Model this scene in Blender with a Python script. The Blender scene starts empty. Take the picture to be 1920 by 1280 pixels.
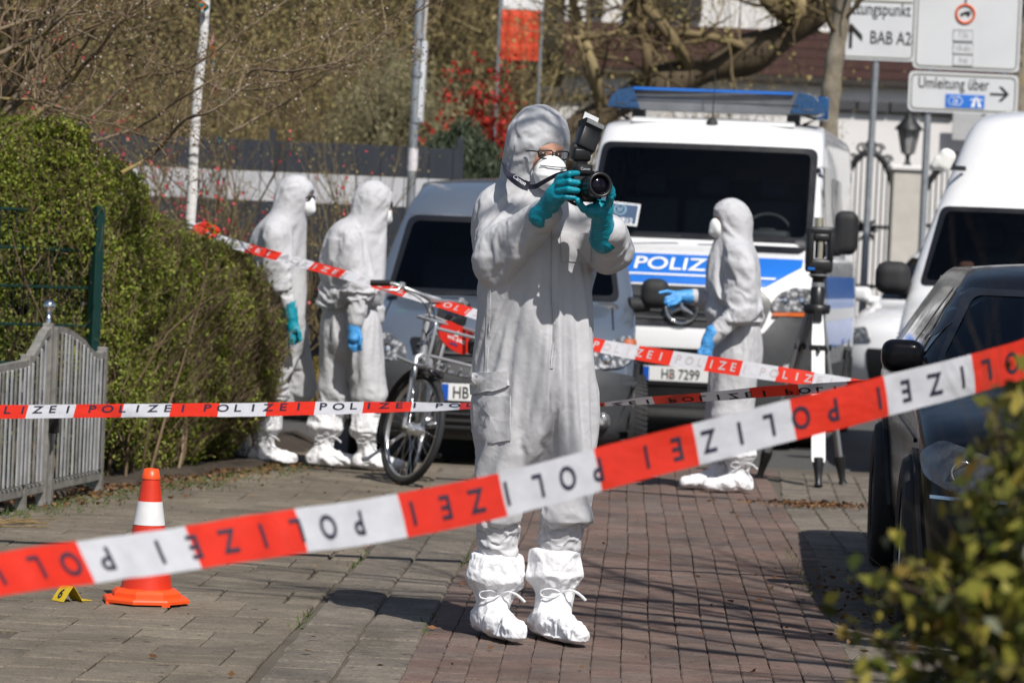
import bpy, bmesh, math, random
import numpy as np
from mathutils import Vector, Matrix
from mathutils.bvhtree import BVHTree
from mathutils.geometry import tessellate_polygon

# ------------------------------------------------------------------ scene, camera, light
S = bpy.context.scene
COL = S.collection
PI = math.pi
R_ = math.radians
random.seed(7)
RNG = np.random.default_rng(11)

FPX, ROLL, VH, HC = 6400.0, R_(2.5), 145.0, 1.29     # focal length in photo pixels, camera roll, horizon offset, lens height
cam_d = bpy.data.cameras.new('camera')
cam = bpy.data.objects.new('camera', cam_d)
COL.objects.link(cam)
cam_d.sensor_width = 36.0
cam_d.lens = 120.0
cam_d.clip_start = 0.1
cam_d.clip_end = 2000.0
cam.location = (0, 0, HC)
cam.rotation_mode = 'QUATERNION'
PITCH = math.atan(VH / FPX)
_m = Matrix.Rotation(PI / 2 - PITCH, 3, 'X') @ Matrix.Rotation(-ROLL * -1.0, 3, 'Z')
cam.rotation_quaternion = _m.to_quaternion()
cam_d.dof.use_dof = True
cam_d.dof.focus_distance = 11.72
cam_d.dof.aperture_fstop = 6.3
S.camera = cam

SUN_EL, SUN_AZ = R_(50), Vector((0.42, -0.90))       # direction on the ground towards the sun
W = bpy.data.worlds.new('World')
S.world = W
W.use_nodes = True
nt = W.node_tree
nt.nodes.clear()
_o = nt.nodes.new('ShaderNodeOutputWorld')
_b = nt.nodes.new('ShaderNodeBackground')
_s = nt.nodes.new('ShaderNodeTexSky')
_s.sky_type = 'NISHITA'
_s.sun_disc = False
_s.sun_elevation = SUN_EL
_s.sun_rotation = math.atan2(SUN_AZ.x, SUN_AZ.y)
_s.air_density = 1.0
_s.dust_density = 1.2
_b.inputs['Strength'].default_value = 0.07
nt.links.new(_s.outputs[0], _b.inputs[0])
nt.links.new(_b.outputs[0], _o.inputs[0])
sun_d = bpy.data.lights.new('sun', 'SUN')
sun_d.energy = 4.2
sun_d.angle = R_(0.55)
sun_d.color = (1.0, 0.96, 0.91)
sun = bpy.data.objects.new('sun', sun_d)
COL.objects.link(sun)
_a = SUN_AZ.normalized()
_dir = Vector((-_a.x * math.cos(SUN_EL), -_a.y * math.cos(SUN_EL), -math.sin(SUN_EL)))
sun.rotation_mode = 'QUATERNION'
sun.rotation_quaternion = _dir.to_track_quat('-Z', 'Y')
sun.location = (6, -10, 20)
S.view_settings.view_transform = 'Standard'
S.view_settings.look = 'None'
S.view_settings.exposure = 0.22
S.view_settings.gamma = 1.0
S.view_settings.use_curve_mapping = False
S.cycles.use_denoising = True
S.cycles.max_bounces = 6
S.cycles.diffuse_bounces = 3
S.cycles.glossy_bounces = 3
S.cycles.transparent_max_bounces = 8
S.cycles.caustics_reflective = False
S.cycles.caustics_refractive = False


def at(px, py, Y):
    """World point seen at a photo pixel (1920 wide) at depth Y."""
    c, s = math.cos(ROLL), math.sin(ROLL)
    u = (px - 960) * c + (py - 640) * s
    v = -(px - 960) * s + (py - 640) * c
    return Vector((u * Y / FPX, Y, HC - (v + VH) * Y / FPX))


def gp(px, py):
    c, s = math.cos(ROLL), math.sin(ROLL)
    v = -(px - 960) * s + (py - 640) * c
    return at(px, py, FPX * HC / (v + VH))


# ------------------------------------------------------------------ materials
MATS = {}


def lin(c):
    return tuple(((x / 12.92) if x <= 0.04045 else ((x + 0.055) / 1.055) ** 2.4) for x in c)


class NT:
    def __init__(self, name):
        self.m = bpy.data.materials.new(name)
        self.m.use_nodes = True
        self.t = self.m.node_tree
        self.p = self.t.nodes['Principled BSDF']

    def n(self, typ, **kw):
        nd = self.t.nodes.new(typ)
        for k, v in kw.items():
            if k in nd.inputs.keys() if isinstance(k, str) else False:
                nd.inputs[k].default_value = v
            else:
                setattr(nd, k, v)
        return nd

    def l(self, a, b):
        self.t.links.new(a, b)

    def coord(self, kind='Object'):
        return self.n('ShaderNodeTexCoord').outputs[kind]

    def noise(self, scale, detail=4, rough=0.55, src=None, vec_scale=None, dist=0.0):
        nd = self.n('ShaderNodeTexNoise')
        nd.inputs['Scale'].default_value = scale
        nd.inputs['Detail'].default_value = detail
        nd.inputs['Roughness'].default_value = rough
        nd.inputs['Distortion'].default_value = dist
        src = src or self.coord()
        if vec_scale:
            mp = self.n('ShaderNodeMapping')
            mp.inputs['Scale'].default_value = vec_scale
            self.l(src, mp.inputs[0])
            src = mp.outputs[0]
        self.l(src, nd.inputs['Vector'])
        return nd.outputs[0]

    def ramp(self, fac, stops):
        nd = self.n('ShaderNodeValToRGB')
        el = nd.color_ramp.elements
        while len(el) > 1:
            el.remove(el[0])
        for i, (p, c) in enumerate(stops):
            e = el[0] if i == 0 else el.new(p)
            e.position = p
            e.color = (c[0], c[1], c[2], 1) if hasattr(c, '__len__') else (c, c, c, 1)
        self.l(fac, nd.inputs[0])
        return nd.outputs[0]

    def mix(self, fac, a, b, mode='MIX'):
        nd = self.n('ShaderNodeMix', data_type='RGBA', blend_type=mode)
        for sock, val in ((nd.inputs[0], fac), (nd.inputs[6], a), (nd.inputs[7], b)):
            if hasattr(val, 'is_linked'):
                self.l(val, sock)
            elif hasattr(val, '__len__'):
                sock.default_value = (val[0], val[1], val[2], 1)
            else:
                sock.default_value = val
        return nd.outputs[2]

    def math(self, op, a, b=0.0, clamp=False):
        nd = self.n('ShaderNodeMath', operation=op, use_clamp=clamp)
        for sock, val in ((nd.inputs[0], a), (nd.inputs[1], b)):
            if hasattr(val, 'is_linked'):
                self.l(val, sock)
            else:
                sock.default_value = val
        return nd.outputs[0]

    def bump(self, h, strength=0.3, dist=0.01, prev=None):
        nd = self.n('ShaderNodeBump')
        nd.inputs['Strength'].default_value = strength
        nd.inputs['Distance'].default_value = dist
        self.l(h, nd.inputs['Height'])
        if prev is not None:
            self.l(prev, nd.inputs['Normal'])
        self.l(nd.outputs[0], self.p.inputs['Normal'])
        return nd.outputs[0]

    def base(self, c):
        s = self.p.inputs['Base Color']
        if hasattr(c, 'is_linked'):
            self.l(c, s)
        else:
            s.default_value = (c[0], c[1], c[2], 1)

    def set(self, **kw):
        for k, v in kw.items():
            s = self.p.inputs[k.replace('_', ' ')]
            if hasattr(v, 'is_linked'):
                self.l(v, s)
            else:
                s.default_value = v
        return self


def mat(name, col, rough=0.6, metal=0.0, var=0.12, vscale=6.0, bump=0.0, bscale=60.0, coat=0.0, spec=0.5, bdist=0.004):
    """A plain material with mottled colour and fine relief."""
    if name in MATS:
        return MATS[name]
    t = NT(name)
    n = t.noise(vscale, 5, 0.6)
    a = tuple(x * (1 - var) for x in col)
    b = tuple(min(1, x * (1 + var)) for x in col)
    t.base(t.ramp(n, [(0.25, a), (0.75, b)]))
    rr = t.ramp(t.noise(vscale * 2.3, 3), [(0.3, max(0, rough - 0.06)), (0.7, min(1, rough + 0.06))])
    t.set(Roughness=rr, Metallic=metal)
    t.p.inputs['Specular IOR Level'].default_value = spec
    if coat:
        t.p.inputs['Coat Weight'].default_value = coat
        t.p.inputs['Coat Roughness'].default_value = 0.03
    if bump:
        t.bump(t.noise(bscale, 4, 0.6), bump, bdist)
    MATS[name] = t.m
    return t.m


def island_mat(name, stops, rough=0.6, extra_var=0.0, trans=0.0, bump=0.0, spec=0.3):
    """Colour drawn per leaf, twig or stone from a list of colours."""
    if name in MATS:
        return MATS[name]
    t = NT(name)
    g = t.n('ShaderNodeNewGeometry').outputs['Random Per Island']
    oi = t.n('ShaderNodeObjectInfo').outputs['Random']
    r = t.math('FRACT', t.math('ADD', g, oi))
    c = t.ramp(r, stops)
    if extra_var:
        nn = t.noise(3.0, 4)
        c = t.mix(1.0, c, t.ramp(nn, [(0.3, 1 - extra_var), (0.7, 1 + extra_var)]), 'MULTIPLY')
    t.base(c)
    t.set(Roughness=rough)
    t.p.inputs['Specular IOR Level'].default_value = spec
    if trans:
        out = t.t.nodes['Material Output']
        tr = t.n('ShaderNodeBsdfTranslucent')
        t.l(c, tr.inputs['Color'])
        mx = t.n('ShaderNodeMixShader')
        mx.inputs[0].default_value = trans
        t.l(t.p.outputs[0], mx.inputs[1])
        t.l(tr.outputs[0], mx.inputs[2])
        t.l(mx.outputs[0], out.inputs[0])
    if bump:
        t.bump(t.noise(40, 4), bump, 0.004)
    MATS[name] = t.m
    return t.m


def suit_mat(name, col, crease=0.55, scale=9.0):
    t = NT(name)
    co = t.coord()
    n = t.noise(5, 5, 0.6, co)
    t.base(t.ramp(n, [(0.3, tuple(x * 0.93 for x in col)), (0.7, tuple(min(1, x * 1.05) for x in col))]))
    t.set(Roughness=0.62)
    t.p.inputs['Specular IOR Level'].default_value = 0.3
    t.p.inputs['Sheen Weight'].default_value = 0.08
    # crumpled film: creases where warped noise crosses its middle value
    def crease_layer(sc, dist, vs):
        nn = t.noise(sc, 3, 0.5, co, vs, dist)
        d = t.math('ABSOLUTE', t.math('SUBTRACT', nn, 0.5))
        return t.math('MULTIPLY', t.math('MINIMUM', d, 0.09), 9.0)
    def facets(sc, vs, rot):
        mp = t.n('ShaderNodeMapping')
        mp.inputs['Scale'].default_value = vs
        mp.inputs['Rotation'].default_value = rot
        t.l(co, mp.inputs[0])
        wn = t.n('ShaderNodeTexNoise')
        wn.inputs['Scale'].default_value = sc * 0.8
        wn.inputs['Detail'].default_value = 2
        t.l(mp.outputs[0], wn.inputs['Vector'])
        mixv = t.n('ShaderNodeMix', data_type='VECTOR')
        mixv.inputs[0].default_value = 0.10
        t.l(mp.outputs[0], mixv.inputs[4])
        t.l(wn.outputs['Color'], mixv.inputs[5])
        v = t.n('ShaderNodeTexVoronoi')
        v.inputs['Scale'].default_value = sc
        t.l(mixv.outputs[1], v.inputs['Vector'])
        return v.outputs['Distance']
    c1 = facets(scale, (1, 1, 0.55), (0.2, 0.3, 0.1))
    c2 = facets(scale * 2.3, (1, 1, 0.9), (0.7, 0.1, 0.5))
    h = t.math('ADD', c1, t.math('MULTIPLY', c2, 0.40))
    h = t.math('ADD', h, t.math('MULTIPLY', t.noise(scale * 14, 3, 0.6, co), 0.05))
    b1 = t.bump(t.noise(scale * 0.45, 3, 0.5, co, (1, 1, 0.7), 0.8), 0.12, 0.03)
    t.bump(h, crease, 0.028, b1)
    return t.m


M_SUIT = suit_mat('grey_white_nonwoven', (0.53, 0.53, 0.545), 0.20, 9)
M_SUIT2 = suit_mat('white_nonwoven', (0.50, 0.50, 0.515), 0.25, 10)
M_COVER = suit_mat('white_film_cover', (0.82, 0.82, 0.835), 0.32, 13)
M_MASK = mat('mask_fabric', (0.85, 0.85, 0.84), 0.75, var=0.04, bump=0.15, bscale=300)
M_SKIN = mat('skin', (0.50, 0.27, 0.19), 0.5, var=0.12, vscale=30, bump=0.1, bscale=200, spec=0.4)
def glove_mat(name, col):
    t = NT(name)
    co = t.coord()
    t.base(t.ramp(t.noise(22, 4, 0.6, co), [(0.3, tuple(x * 0.82 for x in col)), (0.7, tuple(min(1, x * 1.12) for x in col))]))
    t.set(Roughness=0.42)
    b = t.bump(t.noise(60, 3, 0.5, co, (1, 1, 2.0), 1.0), 0.6, 0.006)
    t.bump(t.noise(400, 2, 0.5, co), 0.15, 0.001, b)
    return t.m
M_TEAL = glove_mat('teal_nitrile', (0.0, 0.27, 0.36))
M_BLUE = glove_mat('blue_nitrile', (0.07, 0.33, 0.72))
M_BLACK = mat('black_plastic', (0.012, 0.012, 0.013), 0.38, var=0.2)
M_BLACKM = mat('matt_black', (0.018, 0.018, 0.019), 0.7, var=0.25, bump=0.2, bscale=200)
M_RUBBER = mat('rubber', (0.02, 0.02, 0.021), 0.78, var=0.3, vscale=14, bump=0.3, bscale=120)
M_GLASS = mat('dark_window_glass', (0.006, 0.007, 0.009), 0.03, var=0.3, vscale=2, spec=0.5)
M_CHROME = mat('chrome', (0.75, 0.75, 0.76), 0.12, metal=1.0, var=0.05)
M_ALU = mat('aluminium', (0.62, 0.62, 0.62), 0.34, metal=0.9, var=0.1)
M_STEEL = mat('galvanised_steel', (0.34, 0.36, 0.38), 0.45, metal=0.6, var=0.22, vscale=20)
M_WHITEP = mat('white_car_paint', (0.80, 0.80, 0.80), 0.28, var=0.025, vscale=3, coat=0.8)
M_SILVERP = mat('blue_grey_metallic_paint', (0.16, 0.19, 0.235), 0.35, metal=0.4, var=0.06, vscale=3, coat=0.8)
M_BLACKP = mat('black_car_paint', (0.006, 0.006, 0.008), 0.2, var=0.3, coat=0.12, spec=0.12)
M_GREYPL = mat('grey_bumper_plastic', (0.045, 0.047, 0.05), 0.55, var=0.15, vscale=9, bump=0.15, bscale=300)
M_BLUEF = mat('police_blue_foil', (0.015, 0.16, 0.60), 0.35, var=0.05, coat=0.4)
M_WHITEF = mat('white_foil', (0.80, 0.80, 0.80), 0.45, var=0.04)
M_INK = mat('dark_lettering', (0.012, 0.012, 0.03), 0.6, var=0.15)
M_TRED = None


def tape_mat(name, col):
    t = NT(name)
    co = t.coord()
    t.base(t.ramp(t.noise(30, 3, 0.5, co), [(0.3, tuple(x * 0.92 for x in col)), (0.7, tuple(min(1, x * 1.05) for x in col))]))
    t.set(Roughness=0.32)
    t.p.inputs['Specular IOR Level'].default_value = 0.5
    t.bump(t.noise(14, 3, 0.5, co, (0.4, 1, 1.6)), 0.35, 0.012)
    out = t.t.nodes['Material Output']
    tr = t.n('ShaderNodeBsdfTranslucent')
    tr.inputs['Color'].default_value = (*col, 1)
    mx = t.n('ShaderNodeMixShader')
    mx.inputs[0].default_value = 0.22
    t.l(t.p.outputs[0], mx.inputs[1])
    t.l(tr.outputs[0], mx.inputs[2])
    t.l(mx.outputs[0], out.inputs[0])
    return t.m


M_TRED = tape_mat('red_tape_film', (0.72, 0.035, 0.015))
M_TWHITE = tape_mat('white_tape_film', (0.61, 0.61, 0.64))


# ------------------------------------------------------------------ objects
def tag(o, label=None, cat=None, group=None, kind=None):
    if label:
        o['label'] = label
    if cat:
        o['category'] = cat
    if group:
        o['group'] = group
    if kind:
        o['kind'] = kind
    return o


def root(name, label, cat, loc=(0, 0, 0), rz=0.0, group=None):
    o = bpy.data.objects.new(name, None)
    o.empty_display_size = 0.2
    COL.objects.link(o)
    o.location = loc
    o.rotation_euler = (0, 0, rz)
    return tag(o, label, cat, group)


def link_mesh(name, me, parent=None, kind=None):
    o = bpy.data.objects.new(name, me)
    COL.objects.link(o)
    if parent is not None:
        o.parent = parent
    if kind:
        o['kind'] = kind
    return o


def copy_tree(o, parent=None):
    c = o.copy()
    COL.objects.link(c)
    c.parent = parent
    for ch in list(o.children):
        copy_tree(ch, c)
    return c


def mesh_np(name, V, F, m, smooth=False):
    """Mesh from arrays; F is an (n, k) array of equal-sized faces or a list of such arrays."""
    Fs = F if isinstance(F, list) else [F]
    Fs = [np.asarray(f, dtype=np.int32) for f in Fs if len(f)]
    me = bpy.data.meshes.new(name)
    V = np.asarray(V, dtype=np.float32)
    me.vertices.add(len(V))
    me.vertices.foreach_set('co', V.ravel())
    loops = np.concatenate([f.ravel() for f in Fs])
    sizes = np.concatenate([np.full(len(f), f.shape[1], dtype=np.int32) for f in Fs])
    starts = np.concatenate([[0], np.cumsum(sizes)[:-1]]).astype(np.int32)
    me.loops.add(len(loops))
    me.loops.foreach_set('vertex_index', loops)
    me.polygons.add(len(sizes))
    me.polygons.foreach_set('loop_start', starts)
    me.polygons.foreach_set('loop_total', sizes)
    if smooth:
        me.polygons.foreach_set('use_smooth', np.ones(len(sizes), dtype=bool))
    me.materials.append(m)
    me.update(calc_edges=True)
    me.validate()
    return me


class MB:
    """Collects shapes and links them as one mesh object."""

    def __init__(self):
        self.v, self.f, self.s, self.mi = [], [], [], []
        self.cur = 0

    def add(self, V, F, M=None, smooth=False):
        b = len(self.v)
        for p in V:
            p = Vector(p)
            self.v.append(tuple(M @ p if M is not None else p))
        for f in F:
            self.f.append([b + i for i in f])
            self.s.append(smooth)
            self.mi.append(self.cur)
        return self

    def box(self, c, size, rot=None, bev=0.0, seg=1):
        bm = bmesh.new()
        bmesh.ops.create_cube(bm, size=1.0)
        bmesh.ops.scale(bm, vec=Vector(size), verts=bm.verts)
        if bev:
            bmesh.ops.bevel(bm, geom=list(bm.edges), offset=bev, segments=seg, affect='EDGES', profile=0.5)
        M = Matrix.Translation(Vector(c))
        if rot is not None:
            M = M @ (rot.to_4x4() if hasattr(rot, 'to_4x4') else rot)
        self.bm(bm, M, seg > 1)
        return self

    def bm(self, bm, M=None, smooth=False):
        bm.verts.index_update()
        self.add([v.co.copy() for v in bm.verts], [[v.index for v in f.verts] for f in bm.faces], M, smooth)
        bm.free()

    def tube(self, pts, r, n=8, caps=True, smooth=True, closed=False):
        pts = [Vector(p) for p in pts]
        k = len(pts)
        rs = [r] * k if not hasattr(r, '__len__') else r
        up = None
        rings = []
        for i, p in enumerate(pts):
            if closed:
                d = (pts[(i + 1) % k] - pts[i - 1])
            else:
                d = (pts[min(i + 1, k - 1)] - pts[max(i - 1, 0)])
            d = d.normalized() if d.length > 1e-9 else Vector((0, 0, 1))
            if up is None:
                up = d.orthogonal().normalized()
            up = (up - d * up.dot(d))
            up = up.normalized() if up.length > 1e-6 else d.orthogonal().normalized()
            w = d.cross(up)
            rings.append([p + (up * math.cos(2 * PI * j / n) + w * math.sin(2 * PI * j / n)) * rs[i] for j in range(n)])
        V = [q for ring in rings for q in ring]
        F = []
        for i in range(k if closed else k - 1):
            a, b = i * n, ((i + 1) % k) * n
            for j in range(n):
                F.append([a + j, a + (j + 1) % n, b + (j + 1) % n, b + j])
        self.add(V, F, None, smooth)
        if caps and not closed:
            self.add(rings[0], [list(range(n))[::-1]])
            self.add(rings[-1], [list(range(n))])
        return self

    def lathe(self, prof, n=24, M=None, smooth=True, close=True):
        V, F = [], []
        for (r, z) in prof:
            for j in range(n):
                V.append((r * math.cos(2 * PI * j / n), r * math.sin(2 * PI * j / n), z))
        for i in range(len(prof) - 1):
            for j in range(n):
                F.append([i * n + j, i * n + (j + 1) % n, (i + 1) * n + (j + 1) % n, (i + 1) * n + j])
        self.add(V, F, M, smooth)
        if close:
            k = (len(prof) - 1) * n
            if prof[0][0] > 1e-6:
                self.add(V[:n], [list(range(n))[::-1]], M)
            if prof[-1][0] > 1e-6:
                self.add(V[k:k + n], [list(range(n))], M)
        return self

    def prism(self, poly, d0, d1, M=None):
        """Polygon in the local x,z plane extruded along y from d0 to d1."""
        n = len(poly)
        V = [(p[0], d0, p[1]) for p in poly] + [(p[0], d1, p[1]) for p in poly]
        F = [[i, (i + 1) % n, n + (i + 1) % n, n + i] for i in range(n)]
        F += [list(range(n))[::-1], [n + i for i in range(n)]]
        return self.add(V, F, M)

    def build(self, name, mats, parent=None, kind=None, recalc=True):
        me = bpy.data.meshes.new(name)
        me.from_pydata(self.v, [], self.f)
        me.polygons.foreach_set('use_smooth', self.s)
        mats = mats if isinstance(mats, (list, tuple)) else [mats]
        for m in mats:
            me.materials.append(m)
        me.polygons.foreach_set('material_index', self.mi)
        if recalc:
            bm = bmesh.new()
            bm.from_mesh(me)
            bmesh.ops.recalc_face_normals(bm, faces=bm.faces)
            bm.to_mesh(me)
            bm.free()
        me.update()
        return link_mesh(name, me, parent, kind)


def part(name, m, parent, fn):
    b = MB()
    fn(b)
    return b.build(name, m, parent)


def text_geo(s, size=1.0, bold=0.0, xs=1.0):
    """Flat lettering in the local x,z plane, centred; returns verts (x,z) and faces."""
    cu = bpy.data.curves.new('lettering', 'FONT')
    cu.body = s
    cu.size = size
    cu.offset = bold * size
    cu.resolution_u = 4
    cu.align_x = 'CENTER'
    cu.align_y = 'CENTER'
    o = bpy.data.objects.new('lettering', cu)
    COL.objects.link(o)
    dg = bpy.context.evaluated_depsgraph_get()
    me = bpy.data.meshes.new_from_object(o.evaluated_get(dg))
    V = [(v.co.x * xs, v.co.y) for v in me.vertices]
    F = [list(p.vertices) for p in me.polygons]
    bpy.data.objects.remove(o)
    bpy.data.curves.remove(cu)
    bpy.data.meshes.remove(me)
    xs_ = [p[0] for p in V] or [0]
    zs_ = [p[1] for p in V] or [0]
    cx, cz = (min(xs_) + max(xs_)) / 2, (min(zs_) + max(zs_)) / 2
    return [(x - cx, z - cz) for x, z in V], F


def put_text(name, s, size, M, m, parent, bold=0.0, xs=1.0):
    """Lettering facing local -y, placed with matrix M."""
    V, F = text_geo(s, size, bold, xs)
    b = MB()
    b.add([(x, 0, z) for x, z in V], F, M)
    return b.build(name, m, parent, recalc=False)


def spline(pts, n):
    """Catmull-Rom through pts (any dimension), n samples."""
    P = np.asarray(pts, dtype=float)
    k = len(P)
    t = np.linspace(0, k - 1, n)
    i = np.minimum(t.astype(int), k - 2)
    f = (t - i)[:, None]
    p0, p1, p2, p3 = P[np.maximum(i - 1, 0)], P[i], P[i + 1], P[np.minimum(i + 2, k - 1)]
    return 0.5 * ((2 * p1) + (-p0 + p2) * f + (2 * p0 - 5 * p1 + 4 * p2 - p3) * f ** 2 + (-p0 + 3 * p1 - 3 * p2 + p3) * f ** 3)


def round_poly(pts, r, n=4):
    out = []
    k = len(pts)
    for i in range(k):
        p0, p, p1 = Vector(pts[i - 1]), Vector(pts[i]), Vector(pts[(i + 1) % k])
        a, b = (p0 - p), (p1 - p)
        rr = min(r, a.length * 0.45, b.length * 0.45)
        q0, q1 = p + a.normalized() * rr, p + b.normalized() * rr
        for j in range(n + 1):
            t = j / n
            q = q0 * (1 - t) ** 2 + p * 2 * t * (1 - t) + q1 * t * t
            out.append((q.x, q.y))
    return out


# ------------------------------------------------------------------ signed distance sculpting
def vnoise(P, seed=0):
    """Smooth value noise in 0..1 for an (n,3) array."""
    I = np.floor(P).astype(np.int64)
    f = P - I
    f = f * f * (3 - 2 * f)
    r = np.zeros(len(P))
    for dx in (0, 1):
        for dy in (0, 1):
            for dz in (0, 1):
                h = (I[:, 0] + dx) * 374761393 + (I[:, 1] + dy) * 668265263 + (I[:, 2] + dz) * 1440662683 + seed * 974634253
                h = (h ^ (h >> 13)) * 1274126177 & 0x7fffffff
                h = (h ^ (h >> 16)) & 0xffff
                w = (f[:, 0] if dx else 1 - f[:, 0]) * (f[:, 1] if dy else 1 - f[:, 1]) * (f[:, 2] if dz else 1 - f[:, 2])
                r += w * h / 65535.0
    return r


def fold(P, scale, seed, warp=0.5, sharp=1.6):
    """Ridged, warped noise: cloth folds."""
    Q = P * np.asarray(scale)
    w = vnoise(Q * 0.7 + 31.3, seed + 5)
    Q = Q + warp * (w[:, None] - 0.5) * 2
    n = vnoise(Q, seed)
    return (1 - np.abs(2 * n - 1)) ** sharp


def sd_cone(P, a, b, ra, rb, sq=None):
    """Round cone between two joints; sq squashes the distance along an axis (3 factors)."""
    a, b = np.asarray(a, float), np.asarray(b, float)
    if sq is not None:
        sq = np.asarray(sq, float)
        P, a, b = P * sq, a * sq, b * sq
    d = b - a
    L = max(float(d @ d), 1e-12)
    t = np.clip(((P - a) @ d) / L, 0, 1)
    q = P - a - t[:, None] * d
    return np.sqrt((q * q).sum(1)) - (ra + (rb - ra) * t)


def sd_ell(P, c, r, rot=None):
    q = P - np.asarray(c, float)
    if rot is not None:
        q = q @ np.asarray(rot)          # columns of rot = local axes
    r = np.asarray(r, float)
    k0 = np.sqrt(((q / r) ** 2).sum(1))
    k1 = np.sqrt(((q / (r * r)) ** 2).sum(1)) + 1e-9
    return k0 * (k0 - 1.0) / k1


def sd_box(P, c, h, r=0.0, rot=None):
    q = P - np.asarray(c, float)
    if rot is not None:
        q = q @ np.asarray(rot)
    d = np.abs(q) - (np.asarray(h, float) - r)
    return np.sqrt((np.maximum(d, 0) ** 2).sum(1)) + np.minimum(d.max(1), 0) - r


def smin(a, b, k):
    if k <= 0:
        return np.minimum(a, b)
    h = np.clip(0.5 + 0.5 * (b - a) / k, 0, 1)
    return b + (a - b) * h - k * h * (1 - h)


def smax(a, b, k):
    return -smin(-a, -b, k)


def surface(fn, lo, hi, h):
    """Naive surface nets of fn(P)->distance over a box; returns V, quads."""
    lo, hi = np.asarray(lo, float), np.asarray(hi, float)
    n = np.maximum(np.ceil((hi - lo) / h).astype(int) + 1, 3)
    ax = [lo[i] + h * np.arange(n[i]) for i in range(3)]
    G = np.stack(np.meshgrid(*ax, indexing='ij'), -1).reshape(-1, 3)
    D = fn(G).reshape(n)
    D[0], D[-1], D[:, 0], D[:, -1], D[:, :, 0], D[:, :, -1] = [np.maximum(x, h * .5) for x in
                                                           (D[0], D[-1], D[:, 0], D[:, -1], D[:, :, 0], D[:, :, -1])]
    c = n - 1
    acc = np.zeros((*c, 3))
    cnt = np.zeros(c)
    off = [(0, 0, 0), (1, 0, 0), (0, 1, 0), (1, 1, 0), (0, 0, 1), (1, 0, 1), (0, 1, 1), (1, 1, 1)]
    def sub(o):
        return D[o[0]:o[0] + c[0], o[1]:o[1] + c[1], o[2]:o[2] + c[2]]
    for i in range(8):
        for axi in range(3):
            o = off[i]
            if o[axi]:
                continue
            o2 = list(o)
            o2[axi] = 1
            a, b = sub(o), sub(tuple(o2))
            m = (a < 0) != (b < 0)
            t = np.where(m, a / np.where(m, a - b, 1), 0)
            for k in range(3):
                acc[..., k] += np.where(m, (t if k == axi else o[k]), 0)
            cnt += m
    act = cnt > 0
    idx = np.full(c, -1, dtype=np.int64)
    idx[act] = np.arange(act.sum())
    base = np.stack(np.meshgrid(*[np.arange(k) for k in c], indexing='ij'), -1)[act]
    V = lo + h * (base + acc[act] / cnt[act][:, None])
    quads = []
    for axi in range(3):
        sl_a = [slice(1, c[k]) for k in range(3)]
        sl_a[axi] = slice(0, c[axi])
        sl_b = list(sl_a)
        sl_b[axi] = slice(1, c[axi] + 1)
        a, b = D[tuple(sl_a)], D[tuple(sl_b)]
        u, w = [(1, 2), (2, 0), (0, 1)][axi]
        def cell(du, dw):
            s = [slice(1, c[k]) for k in range(3)]
            s[axi] = slice(0, c[axi])
            s[u] = slice(1 - du, c[u] - du)
            s[w] = slice(1 - dw, c[w] - dw)
            return idx[tuple(s)]
        q = np.stack([cell(1, 1), cell(0, 1), cell(0, 0), cell(1, 0)], -1)
        m1 = (a < 0) & (b >= 0)
        m2 = (a >= 0) & (b < 0)
        quads.append(q[m1])
        quads.append(q[m2][:, ::-1])
    Q = np.concatenate(quads)
    return V, Q


def vnormals(V, Q):
    n = np.zeros_like(V)
    d1 = V[Q[:, 2]] - V[Q[:, 0]]
    d2 = V[Q[:, 3]] - V[Q[:, 1]]
    fn = np.cross(d1, d2)
    for k in range(4):
        np.add.at(n, Q[:, k], fn)
    return n / (np.linalg.norm(n, axis=1)[:, None] + 1e-12)


def relax(V, Q, it=1, w=0.5):
    for _ in range(it):
        s = np.zeros_like(V)
        c = np.zeros(len(V))
        for k in range(4):
            a, b = Q[:, k], Q[:, (k + 1) % 4]
            np.add.at(s, a, V[b])
            np.add.at(s, b, V[a])
            np.add.at(c, a, 1)
            np.add.at(c, b, 1)
        V = V * (1 - w) + w * s / np.maximum(c, 1)[:, None]
    return V


def sculpt(name, fn, lo, hi, h, m, parent, disp=None, smooth_it=1):
    V, Q = surface(fn, lo, hi, h)
    V = relax(V, Q, smooth_it, 0.5)
    if disp is not None:
        V = V + vnormals(V, Q) * disp(V)[:, None]
    me = mesh_np(name, V, Q, m, True)
    return link_mesh(name, me, parent)


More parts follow.
